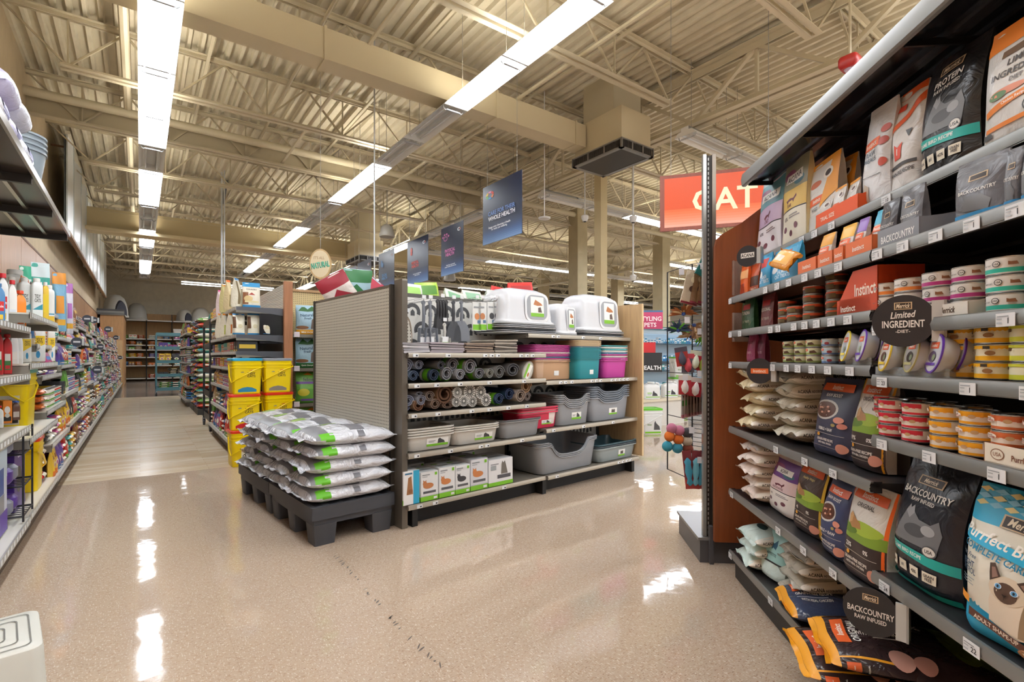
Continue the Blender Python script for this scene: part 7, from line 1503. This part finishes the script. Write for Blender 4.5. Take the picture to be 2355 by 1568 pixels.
# ================================================================== hanging signs, toy rack, far store
def pxY(px, Y):      # world x of a pixel column on the plane y = Y
    r = (px-CX)/FOC; return Y*(math.sin(YAW)+r*math.cos(YAW))/(math.cos(YAW)-r*math.sin(YAW))
def pdep(px, py, d):  # world point at camera depth d
    r = (px-CX)/FOC*d; return Vector((d*math.sin(YAW)+r*math.cos(YAW), d*math.cos(YAW)-r*math.sin(YAW), EYE+(HY-py)/FOC*d))
def plate(w, h, items, body, t=.006, edge=None, double=True):
    m = MB(); m.loft([rring(w, t, z, .002, 1) for z in (-h/2, h/2)], _m(body, .3))
    printed(m, lambda u, v, o=0: ((u-.5)*w, -t/2-o, (v-.5)*h), mm(items), w/h, 0)
    if double: printed(m, lambda u, v, o=0: ((.5-u)*w, t/2+o, (v-.5)*h), mm(items), w/h, 0)
    return m.mesh('sign', 0)
def ringlogo(cx, cy, r, asp, cols):
    out = []; n = 6
    for k, c in enumerate(cols):
        pts = []; a0 = 2*PI*k/n+.06; a1 = 2*PI*(k+1)/n-.06
        for i in range(5): a = a0+(a1-a0)*i/4; pts.append((cx+r*math.cos(a), cy+r*asp*math.sin(a)))
        for i in range(5): a = a1+(a0-a1)*i/4; pts.append((cx+r*.5*math.cos(a), cy+r*.5*asp*math.sin(a)))
        out.append(('P', pts, c))
    return out
NV = '0e1c38'
def grad():
    return [('R', 0, .30-.03*i, 1, .33-.03*i, c) for i, c in enumerate(('10203f', '132546', '172c50', '1c345c', '223d68', '294775', '325283', '3c5e90', '486c9e', '5679aa', '6787b4'))]
def banner(px0, px1, x, ztop, h, items, l, tilt=0):
    # plane x = const, seen from the left; reads towards -x
    def Y(px):
        r = (px-CX)/FOC; return x*(math.cos(YAW)-r*math.sin(YAW))/(math.sin(YAW)+r*math.cos(YAW))
    y0, y1 = Y(px0), Y(px1); w = abs(y0-y1); ym = (y0+y1)/2
    hw = MB()
    for s in (-1, 1): hw.tube([(s*w*.38, 0, h/2-.01), (s*w*.38, 0, h/2+5.30-ztop)], .003, mat('a8a8a8', .4), 4)
    spawn('hanging_banner', [(None, plate(w, h, items, NV)), ('hanger', hw.mesh('h', 0))], W0.at(x, ym, ztop-h/2, -90+tilt), l, 'hanging sign')
cr = ringlogo(.2, .82, .11, .62, ('d9432c', 'd88aa8', 'e8c23a', '6fb04a', '5aa0d8', 'e07a3c'))
banner(1111, 1201, 4.15, 3.63, .86, grad()+cr+[('T', 'CARE FOR THEIR', .5, .50, .075, '5f7fc0', .86), ('T', 'WHOLE HEALTH', .5, .41, .075, 'f0f2f6', .86), ('T', 'Engage every dimension of health\nfor better pet wellbeing.', .45, .24, .085, 'e8ecf2', .8)], 'large navy hanging sign about whole health with a ring of coloured segments', 0)
wr = lambda: ringlogo(.82, .86, .07, .5, ('c86a3a', 'd8dde6', 'e6e9ee', 'd8dde6', 'e6e9ee', 'c88aa0'))
banner(1015, 1066, 4.72, 3.58, .92, grad()+wr()+[('T', 'PHYSICAL\nHEALTH', .42, .46, .15, 'd87ab8', .72), ('E', .22, .76, .09, .05, 'b05a94'), ('E', .22, .76, .07, .035, NV), ('E', .1, .80, .035, .022, 'b05a94'), ('E', .18, .845, .035, .022, 'b05a94'), ('E', .28, .845, .035, .022, 'b05a94'), ('E', .36, .80, .035, .022, 'b05a94'), ('T', 'Help them stay fit with\nproper nutrition and vet care.', .45, .18, .07, 'dfe5ee', .8)], 'navy hanging banner with pink physical health lettering and a paw')
banner(937, 985, 4.72, 3.60, .94, grad()+wr()+[('T', 'MENTAL\nHEALTH', .40, .44, .15, 'd8402c', .64), ('E', .22, .78, .05, .06, 'b8402c'), ('E', .22, .70, .05, .04, 'b8402c'), ('T', 'Enrich and stimulate their\nminds every day.', .5, .20, .07, 'dfe5ee', .8)], 'navy hanging banner with red mental health lettering')
banner(871, 907, 4.70, 3.60, .94, grad()+wr()+[('T', 'SOCIAL\nHEALTH', .40, .38, .15, '5a9ad8', .64), ('E', .22, .72, .05, .09, '3a78b0'), ('E', .3, .68, .04, .06, '3a78b0')], 'navy hanging banner with blue social health lettering')
banner(822, 854, 4.70, 3.60, .94, grad()+wr()+[('E', .25, .7, .1, .06, 'a8a83a'), ('E', .25, .7, .07, .04, NV), ('T', 'EMOTIONAL\nHEALTH', .45, .34, .12, 'b8b83a', .72)], 'navy hanging banner with an olive emblem, fifth in the line')
banner(791, 820, 4.76, 3.60, .94, grad()+wr(), 'navy hanging banner farthest from the camera, half hidden by crumpled bags')
# thin suspended pole and cables
for i, (px, d, y1, r_, l) in enumerate(((861, 6.6, 660, .010, 'thin pale steel pole rising behind the grey pegboard'), (510, 11.5, 660, .02, 'pale double conduit dropping beside the far cream bags'), (516, 11.4, 650, .014, 'second pale conduit dropping beside the far cream bags'))):
    p = pdep(px, y1, d); m = MB(); m.tube([(0, 0, 0), (0, 0, 5.30-p.z)], r_, mat('cfd3d6', .35, .3), 8)
    spawn('hanging_pole', [(None, m.mesh('pole', 40))], W0.at(p.x, p.y, p.z), l, 'pole')
# round NATURAL sign over the end-cap
p = pdep(737, 607, 6.45); m = MB(); R_ = .135*1.0; n = 40
m.loft([[(R_*math.cos(2*PI*i/n), y, 1.42*R_*math.sin(2*PI*i/n)) for i in range(n)] for y in (.012, -.012)], mat('c9a877', .5, kind='wood'))
printed(m, lambda u, v, o=0: ((u-.5)*2*R_, -.012-o, (v-.5)*2.84*R_), mm([('E', .5, .5, .45, .45, 'd9c9a8'), ('T', 'NATURAL', .50, .455, .20, '2a4a44', .84, 9), ('T', "IT'S ALL", .45, .70, .10, 'a88a68', .5, 0), ('T', 'NATURAL', .52, .47, .20, '6fc4a4', .84, 9)]), 1/1.28, 0)
st_ = MB(); st_.box(-.012, .012, -.006, .006, -.62, -.15, mat('b08a60', .5)); st_.tube([(0, 0, .15), (0, 0, 5.30-p.z)], .0025, mat('b0b0b0', .4), 4)
spawn('round_sign', [(None, m.mesh('sign', 30)), ('stem', st_.mesh('stem', 0))], W0.at(p.x, p.y, p.z, -33), 'oval cream and wood sign with teal NATURAL lettering'.replace('NATURAL ', ''), 'sign')
# CAT sign
p = pdep(1652, 458, 5.6); W_, H_ = 1.24, .63
sg = [('R', .04, .06, .96, .94, 'cf4a14')]+[('R', .04, .06+.045*i, .96, .105+.045*i, c) for i, c in enumerate(('f0a08c', 'ee957c', 'ec8a6c', 'ea805c', 'e8764c', 'e66c3e', 'e26432'))]+[('T', 'CAT', .55, .50, .40, 'f3e3c0', .62)]
hw = MB()
for s in (-1, 1): hw.tube([(s*.5, 0, H_/2), (s*.5, 0, 5.30-p.z)], .003, mat('909090', .4), 4)
spawn('cat_sign', [(None, plate(W_, H_, sg, mat('8c4a3c', .5, kind='wood'), .03)), ('hanger', hw.mesh('h', 0))], W0.at(p.x, p.y, p.z, -math.degrees(YAW)-18), 'large orange hanging sign reading CAT in cream letters'.replace('CAT ', ''), 'hanging sign')
# red fire alarm strobe on a drop, black speaker, cameras, wifi dome
p = pdep(1955, 152, 4.7); m = MB(); m.loft([rring(.16*k, .16*k, z, .03, 3) for k, z in ((.8, -.03), (1, 0), (1, .06), (.9, .08))], mat('a8201c', .35)); q = MB(); q.lathe([(.001, -.055), (.035, -.05), (.05, -.03)], mat('c9b8d0', .1), 16); s_ = MB(); s_.tube([(0, 0, .08), (0, 0, 5.30-p.z)], .012, STEEL, 6)
spawn('fire_alarm', [('housing', m.mesh('m', 40)), ('strobe_lens', q.mesh('q', 40)), ('drop_pipe', s_.mesh('s', 0))], W0.at(p.x, p.y, p.z), 'red fire alarm strobe hanging under the ceiling above the cat food', 'fire alarm')
for px, py, d, l in ((1345, 503, 9.0, 'white security camera hanging left of the steel post'), (1456, 640, 9.5, 'white dome camera at the end of a long white pole'), (1456, 505, 8.5, 'white camera where the long pole meets the light row')):
    p = pdep(px, py, d); m = MB(); m.lathe([(.001, -.06), (.04, -.045), (.06, 0), (.065, .05), (.03, .07)], mat('dfe1e2', .3), 18); s_ = MB(); s_.tube([(0, 0, .06), (0, 0, 5.30-p.z)], .016 if px == 1456 else .01, mat('dfe1e2', .3), 8); e = MB(); e.lathe([(.001, -.065), (.028, -.055), (.036, -.035)], mat('1b1c20', .1), 14)
    spawn('security_camera', [('dome', m.mesh('m', 40)), ('stem', s_.mesh('s', 0)), ('lens', e.mesh('e', 40))], W0.at(p.x, p.y, p.z), l, 'security camera')
for px, py, d, l in ((1252, 505, 8.0, 'white flat access point hanging between banner and steel post'), ):
    p = pdep(px, py, d); m = MB(); m.lathe([(.001, 0), (.09, .01), (.10, .03), (.05, .045), (.008, .05), (.008, 5.30-p.z)], mat('e6e6e6', .4), 20); spawn('access_point', [(None, m.mesh('m', 40))], W0.at(p.x, p.y, p.z), l, 'access point')
for px, py, d, l in ((890, 545, 11, 'grey bell speaker hanging behind the banners'), (1034, 645, 14, 'small grey speaker far behind the banners')):
    p = pdep(px, py, d); m = MB(); m.lathe([(.001, 0), (.16, .0), (.17, .03), (.12, .22), (.05, .27), (.01, .28), (.01, 5.30-p.z)], mat('a8a59c', .4), 20); spawn('hanging_speaker', [(None, m.mesh('m', 40))], W0.at(p.x, p.y, p.z), l, 'speaker')
# bent steel bracket high over the aisle
pa, pb = pdep(513, 470, 12.3), pdep(528, 365, 12.0); m = MB(); m.bar(pa, pb, .05, .05, mat('6c6f78', .4, .4)); m.bar(pa, pdep(510, 430, 12.3), .04, .04, mat('6c6f78', .4, .4))
spawn('steel_bracket', [(None, m.mesh('b', 0))], None, 'blue grey angled steel bracket holding the pale conduits', 'bracket')
# ---- wire toy rack at the end of the cat run
wr_ = mat('2b2b2e', .35, .5)
A_ = pdep(1640, 821, 2.95); B_ = pdep(1592, 821, 3.05); C_ = pdep(1535, 821, 3.35)
zt, zb_ = 1.66, .36
m = MB(); d_ = (B_-A_); L_ = d_.length
n = 50
for i in range(n+1):
    z = zb_+(zt-zb_)*i/n; m.tube([(A_.x, A_.y, z), (B_.x, B_.y, z)], .0018, wr_, 4)
for t in (0, .5, 1): m.tube([(A_.x+d_.x*t, A_.y+d_.y*t, zb_), (A_.x+d_.x*t, A_.y+d_.y*t, zt)], .0035, wr_, 5)
spawn('wire_rack', [(None, m.mesh('grid', 0))], None, 'black wire grid panel hung with cat toys beside the slotted upright', 'wire rack')
m = MB(); 
for z in (zt, 1.33, 1.0, .72, zb_): m.tube([(B_.x, B_.y, z), (C_.x, C_.y, z)], .003, wr_, 5)
for q in (B_, C_): m.tube([(q.x, q.y, zb_), (q.x, q.y, zt)], .0045, wr_, 6)
spawn('wire_rack', [(None, m.mesh('wing', 0))], None, 'open black wire frame wing left of the toy grid', 'wire rack')
def toy(px, py, d, parts, l, cat_='cat toy', name='cat_toy', rz=0, ry=0, grp=None):
    p = pdep(px, py, d); return spawn(name, parts, W0.at(p.x, p.y, p.z, -math.degrees(YAW)-12+rz, 0, ry), l, cat_, grp)
hk = MB(); hk.tube([(0, 0, 0), (0, -.16, .01)], .0025, mat('8a8a8a', .3, .6), 5); hk.box(-.014, .014, -.165, -.163, -.005, .03, mat('dfe2ea', .4)); HK2 = hk.mesh('hook', 0)
for k, (px, py) in enumerate(((1560, 640), (1600, 628), (1572, 745), (1600, 770), (1568, 870), (1600, 862), (1582, 985), (1612, 965), (1600, 1050))):
    toy(px, py, 3.0, [(None, HK2)], 'thin wire hook on the toy rack, %s from the top' % NTH[k], 'display hook', 'display_hook')
def pouch(w, h, c, it, s=1): return [(None, bag_mesh(w, h, .02, c, it, s, pinch=.9))]
pit = [('R', 0, 0, 1, .06, '7c2434'), ('E', .5, .72, .2, .1, 'd9c9a8'), ('E', .5, .45, .18, .09, '4a2f24'), ('T', 'PET', .5, .85, .05, 'e8dcc0', .4)]
for k, (px, w, c, l) in enumerate(((1582, .10, 'b9a890', 'pale brown treat pouch hanging left on the toy rack'), (1600, .09, '7a5a3c', 'brown treat pouch hanging second on the toy rack'), (1616, .085, '7a5a3c', 'dark brown treat pouch hanging third on the toy rack'), (1630, .08, '6a4c34', 'dark brown treat pouch against the slotted upright'))):
    p = pdep(px, 700, 2.9); spawn('treat_pouch', pouch(w, .20, c, pit, k), W0.at(p.x, p.y, p.z, -30+8*k, 0, 14-2*k), l, 'treat pouch')
p = pdep(1622, 640, 2.85); spawn('treat_pouch', pouch(.14, .14, '1f5f5a', [('R', .7, .8, 1, 1, 'b8302c'), ('E', .4, .5, .2, .2, '8fc0a8')], 9), W0.at(p.x, p.y, p.z, -30, 0, 25), 'dark green bag at the very top of the toy rack', 'treat pouch')
def feather(c1, c2, n, seed, L0=.10):
    r = random.Random(seed); m = MB()
    for i in range(n):
        a = r.uniform(-1.5, 1.5); b = r.uniform(-.8, .8); L_ = L0*r.uniform(.6, 1.1); c = mat(r.choice((c1, c2, c1)), .7)
        t = Vector((math.sin(a)*math.cos(b), math.sin(b)*.6, -math.cos(a)*math.cos(b)*.9 if seed % 2 else math.cos(a)*math.cos(b))); s = t.cross(Vector((0, 1, 0))).normalized() if abs(t.y) < .9 else Vector((1, 0, 0))
        P = [t*(L_*q)+Vector((0, 0, -.02*q*q)) for q in (0, .35, .7, 1)]; ww = (.0015, .006, .0055, .0008)
        vs = [];
        for q, w_ in zip(P, ww): vs += [tuple(q-s*w_), tuple(q+s*w_)]
        m.add(vs, [(0, 1, 3, 2), (2, 3, 5, 4), (4, 5, 7, 6)], c); m.add([(x, y+.0008, z) for x, y, z in vs], [(2, 3, 1, 0), (4, 5, 3, 2), (6, 7, 5, 4)], c)
    m.lathe([(.001, -.012), (.012, -.006), (.012, .008), (.001, .012)], mat('2f4a8a', .4), 10)
    return m.mesh('feathers', 30)
for k, (px, py, c1, c2, l) in enumerate(((1572, 722, '9a5a2c', 'd9b88a', 'brown and cream feather toy bursting out at the left of the rack'), (1596, 748, '7a5230', 'c9a880', 'striped brown feather toy in the middle of the rack'), (1560, 760, '2a3c5c', '5fae3c', 'dark blue and green feather toy'), (1618, 742, 'a87a4c', 'e0cba8', 'tan feather toy beside the upright'), (1590, 775, 'd9c4a0', 'a88a60', 'cream feather toy hanging low'), (1625, 762, '6abf2c', '2a2a30', 'bright green and black feather toy'))):
    toy(px, py, 2.95, [(None, feather(c1, c2, 60, k, .085))], l)
def card(w, h, c, it): 
    return [(None, plate(w, h, it, c, .003))]
k = 0
for px, py, c, c2, l in ((1568, 820, 'b03a3c', '4a4a5c', 'red and grey carded toy on the third hook row, left'), (1582, 835, '5a5a6c', 'c84a5a', 'grey carded toy on the third hook row, middle'), (1600, 828, 'b02c3c', 'dfe6d0', 'dark red carded mouse toy on the third hook row'), (1615, 838, '8a2a3a', '9ab03a', 'maroon carded toy with green mouse'), (1575, 885, 'b02a3a', 'e0d8d4', 'red carded toy on the fourth hook row, left'), (1600, 890, 'b02a3a', 'd9d0cc', 'red carded toy on the fourth hook row, right')):
    m = MB(); pr = plate(.07, .11, [('R', 0, .75, 1, 1, c2), ('E', .5, .4, .3, .2, c2)], c, .003)
    t = MB(); t.loft([[(x*.02*kk, y*.02*kk-.012, z) for x, y in [(math.cos(2*PI*i/12), math.sin(2*PI*i/12)) for i in range(12)]] for kk, z in ((.2, -.05), (.9, -.035), (1, -.01), (.5, .02), (.1, .03))], mat(c2, .7))
    toy(px, py, 2.93, [('card', pr), ('stuffed_mouse', t.mesh('t', 40))], l, ry=8*(k % 3)-8); k += 1
for k, px in enumerate(range(1572, 1628, 7)):
    toy(px+3, 930-k*1.5, 2.96, card(.075, .155, ('c9c0bc', '9a8478', '7a6458', '6a5448', '8a6f60', '6f5a50', '7d665a', '8a7468')[k], [('R', .1, .45, .9, .65, '5a9a4a' if k < 2 else '5c4438'), ('R', 0, 0, 1, .12, 'c87a8a' if k < 2 else '8a4a4a'), ('E', .5, .8, .3, .06, 'a84a4a')]), 'flat packed stick toy pack, %s in the fanned row' % NTH[k], 'stick pack', 'stick_pack', rz=50)
for k, (px, py, c, n) in enumerate(((1545, 985, 'b8708a', 'pink'), (1540, 1003, 'd9742c', 'orange'), (1535, 1026, '3a93a8', 'turquoise'), (1562, 990, 'b8708a', 'pink'), (1560, 1010, 'cf6a28', 'orange'), (1558, 1030, '3a8aa4', 'turquoise'), (1581, 995, '3f3c40', 'black'), (1580, 1014, 'b9ab98', 'beige'), (1582, 1032, '7a3c2c', 'brown'))):
    m = MB(); r_ = .031; m.lathe([(r_*math.sin(PI*i/12)+.0002, -r_*math.cos(PI*i/12)) for i in range(13)], mat(c, .9, kind='mottle'), 20); toy(px, py, 2.98, [(None, m.mesh('ball', 60))], '%s felt ball in the %s string of three on the toy rack' % (n, ('left', 'middle', 'right')[k//3]), 'toy ball', 'toy_ball')
for k, (px, c) in enumerate(((1583, '3f93b0'), (1600, '6aaec0'), (1614, '4a98b4'))):
    m = MB(); m.loft([[(x*.022*kk, y*.014*kk-.010, z) for x, y in [(math.cos(2*PI*i/12), math.sin(2*PI*i/12)) for i in range(12)]] for kk, z in ((.2, -.09), (.8, -.075), (.5, -.05), (.95, -.01), (.7, .03), (.9, .05), (.2, .07))], mat(c, .8))
    toy(px, 1080, 2.92, [('card', plate(.05, .22, [('R', 0, 0, 1, .25, 'a83a3a')], '7a2a34', .003)), ('stuffed_toy', m.mesh('t', 40))], 'blue stuffed toy on a dark red card at the foot of the rack, %s' % ('left', 'middle', 'right')[k], ry=(-6, 2, 8)[k])
# ---- beyond: aquatics shelving, jugs, white pails
def atp(px, Y0): return pxY(px, Y0)
f = MB(); Yq = 8.4; xq0, xq1 = pxY(1420, Yq), pxY(1760, Yq)
WHs = mat('e6eaee', .5)
ps = []
def zat(px, py, x, y): d = x*math.sin(YAW)+y*math.cos(YAW); return EYE+(HY-py)*d/FOC
xm = (pxY(1475, Yq)+pxY(1560, Yq))/2
zl = [zat(1520, q, xm, Yq) for q in (806, 832, 852, 880, 920)]
for z in [zat(1520, q, xm, Yq) for q in (790, 830, 850, 890)]:
    f = MB(); f.box(xq0, xq1, Yq-.3, Yq, z-.015, z, mat('3a6a84', .4)); f.box(xq0, xq1, Yq-.31, Yq-.3, z-.035, z, mat('2f4a5c', .4)); ps.append(('shelf', f.mesh('s', 0)))
zf = zat(1520, 758, xm, Yq)
f = MB(); f.box(xq0, xq1, Yq, Yq+.05, 0, zf+.06, mat('b9d3e6', .5)); ps.append(('back_panel', f.mesh('bp', 0)))
f = MB(); f.box(xq0, xq1, Yq-.33, Yq-.3, zf-.04, zf+.04, mat('1f5a68', .4)); printed(f, lambda u, v, o=0: (xq0+u*(xq1-xq0), Yq-.33-o, zf-.04+v*.08), mm([('T', 'FRESHWATER', .20, .5, .5, 'dfeef2', .13), ('T', 'FRESHWATER', .62, .5, .5, 'dfeef2', .13)]), (xq1-xq0)/.08, 0); f.box(xq0, xq1, Yq-.32, Yq-.3, zf-.14, zf-.04, mat('9fb4c4', .4)); ps.append(('header_sign', f.mesh('h', 0)))
spawn('aquatics_shelving', ps, None, 'pale blue shelving of fish supplies with a teal header sign far behind', 'shelving')
r = random.Random(5)
AQ = {}
for zi, py in enumerate((790, 830, 850, 890)):
    z = zat(1520, py, xm, Yq); x = xq0+.05; k = 0
    while x < xq1-.1:
        w_ = r.choice((.07, .09, .11)); h_ = r.choice((.09, .12, .14)); c = r.choice(('d8e6ee', '6fb4dc', '2f84bc', 'e8eaec', '3fa0a8', 'a8cfe0')); key = (w_, h_, c)
        if key not in AQ: AQ[key] = box_mesh(w_, .08, h_, c, [('R', .1, .55, .9, .85, 'e8f0f4' if c[0] not in 'de' else '3a8abc'), ('R', .2, .1, .8, .3, '2a5a84')])
        spawn('fish_supply_carton', [(None, AQ[key])], W0.at(x+w_/2, Yq-.27, z+.001), 'small blue or white carton on the %s aquatics shelf' % NTH[3-zi if zi < 4 else 0], 'carton', 'small cartons on the %s aquatics shelf' % NTH[3-zi])
        x += w_+.012; k += 1
# styling sign and dark health sign
p = pdep(1492, 735, 6.6); spawn('wall_sign', [(None, plate(.36, .24, [('R', 0, 0, 1, .55, 'b0305c'), ('R', 0, .55, 1, .9, 'c0406c'), ('R', 0, .9, 1, 1, '4a6a94'), ('T', 'STYLING', .55, .55, .25, 'f4e6ea', .8), ('T', 'PETS', .55, .22, .24, 'f4e6ea', .5)], 'c0507a', .02))], W0.at(p.x, p.y, p.z, -36), 'pink sign about styling pets beside the tan end panel', 'sign')
p = pdep(1489, 833, 6.3); spawn('wall_sign', [(None, plate(.36, .24, [('T', 'HEALTH', .6, .22, .22, 'e6e6e6', .8), ('E', .2, .7, .16, .2, 'd8d8d8'), ('E', .2, .7, .11, .14, '1e1d20')], '1e1d20', .02))], W0.at(p.x, p.y, p.z, -36), 'black sign with white health lettering above the white jugs', 'sign')
p = pdep(1487, 800, 6.35); spawn('wall_sign', [(None, plate(.22, .14, [], 'c01c24', .02))], W0.at(p.x, p.y, p.z, -36), 'small plain red sign above the black one', 'sign')
# table with white jugs, pails with green lids
x0, y0 = pxY(1470, 5.1), 5.1
f = MB(); zt_ = zat(1510, 918, pxY(1510, 5.1), 5.1); f.box(x0, x0+1.2, y0, y0+.5, zt_-.04, zt_, mat('d9d0ba', .5)); f.box(x0+.02, x0+1.18, y0+.03, y0+.47, 0, zt_-.04, mat('d8d6d0', .5))
spawn('display_stand', [(None, f.mesh('t', 0))], None, 'cream display stand carrying white jugs right of the litter gondola', 'display stand')
jl = [('R', .0, .10, 1, .18, '76b82a'), ('P', [(.45, .25), (.5, .65), (.56, .8), (.62, .62), (.8, .45), (.85, .25)], '3c3a40'), ('R', .1, .5, .42, .58, '76b82a'), ('R', .1, .35, .38, .42, '9aa0a4')]
for k, (px, w_) in enumerate(((1499, .27), (1545, .25), (1580, .25))):
    spawn('litter_jug', jug_parts(w_, .18, .27, 'e6e8e8', 'e0e2e2', jl, handle=True, capw=.35), W0.at(pxY(px, 5.2), 5.22+.03*k, zt_+.001, -30), 'white jug with a green stripe on the cream stand, %s one' % ('left', 'middle', 'right')[k], 'litter jug')
for k, (px, Y, z, l) in enumerate(((1494, 4.75, 0, 'white pail with green lid on the floor beside the tan end panel'), (1560, 5.6, .0, 'white pail with green lid, lowest behind the toy rack'), (1560, 5.6, .37, 'white pail with green lid, second one behind the toy rack'), (1562, 5.6, .74, 'white pail with green lid, highest behind the toy rack'))):
    spawn('litter_pail', pail_parts(.30, .28, .365, 'dcdedd', '5fb82c', [('R', 0, 0, 1, .10, '76b82a'), ('P', [(.55, .2), (.58, .6), (.64, .72), (.7, .58), (.9, .4), (.95, .2)], '4a4a4c'), ('T', 'litter', .3, .5, .1, '5a8a3c', .35)]), W0.at(pxY(px, Y), Y, z, -30), l, 'pail')
# distant shelving rows and wall seen between the columns
f = MB(); f.box(9.0, 33.8, 21.6, 21.7, 0, 4.3, mat('dcdad2', .7)); struct('wall_far', f, label='pale partition wall across the far side of the store')
f = MB(); f.box(10.2, 33, 21.55, 21.6, 2.6, 3.1, mat('b9bcc8', .6)); f.box(10.2, 33, 21.53, 21.56, 2.95, 3.02, mat('3a4a7a', .5)); struct('trim_1', f, label='grey and blue band along the far partition')
f = MB(); f.box(10.2, 33, 21.5, 21.6, 0, 2.2, mat('a9c4d8', .5)); struct('trim_2', f, label='pale blue dado along the far partition')
for k, (px, d, w_, h_, c, l) in enumerate(((1420, 13, 1.8, 1.7, 'b8bcc4', 'grey shelving unit behind the hooded boxes'), (1180, 12, 3.2, 1.62, 'b9ad98', 'tan shelving unit behind the scoops'), (1000, 12, 3.0, 1.6, 'a9a294', 'grey shelving unit behind the pegboard end'))):
    p = pdep(px, 821, d); f = MB(); f.box(-w_/2, w_/2, 0, .5, 0, h_, mat(c, .5)); 
    for z in (.3, .7, 1.1, 1.5): f.box(-w_/2, w_/2, -.2, 0, z, z+.03, mat('dfe3e6', .4))
    spawn('shelving_unit', [(None, f.mesh('u', 0))], W0.at(p.x, p.y, 0, -36 if px > 1500 else 0), l, 'shelving')

# old scuff marks trailing over the tiles
def onfloor(px, py): d = FOC*EYE/(py-HY); r_ = (px-CX)/FOC*d; return (d*math.sin(YAW)+r_*math.cos(YAW), d*math.cos(YAW)-r_*math.sin(YAW))
f = MB(); r = random.Random(3); path = [(768, 1278), (790, 1296), (806, 1316), (826, 1338), (848, 1366), (870, 1386), (895, 1415), (915, 1440), (985, 1505), (1010, 1530)]
for i in range(len(path)-1):
    for k in range(4):
        t = (k+r.random())/4; x, y = onfloor(path[i][0]+(path[i+1][0]-path[i][0])*t+r.uniform(-3, 3), path[i][1]+(path[i+1][1]-path[i][1])*t)
        if r.random() < .25: continue
        a = r.uniform(.3, 1.2); l_ = r.uniform(.006, .024); w_ = r.uniform(.002, .005); c, s_ = math.cos(a), math.sin(a)
        f.add([(x+(u*l_)*c-(v*w_)*s_, y+(u*l_)*s_+(v*w_)*c, .0006) for u, v in ((-1, 0), (-.3, -1), (.6, -.8), (1, .1), (.2, 1), (-.5, .6))], [tuple(range(6))], mat('4a4038', .5))
struct('floor_scuffs', f, label='dark scuff marks trailing across the tiles', smooth=0)
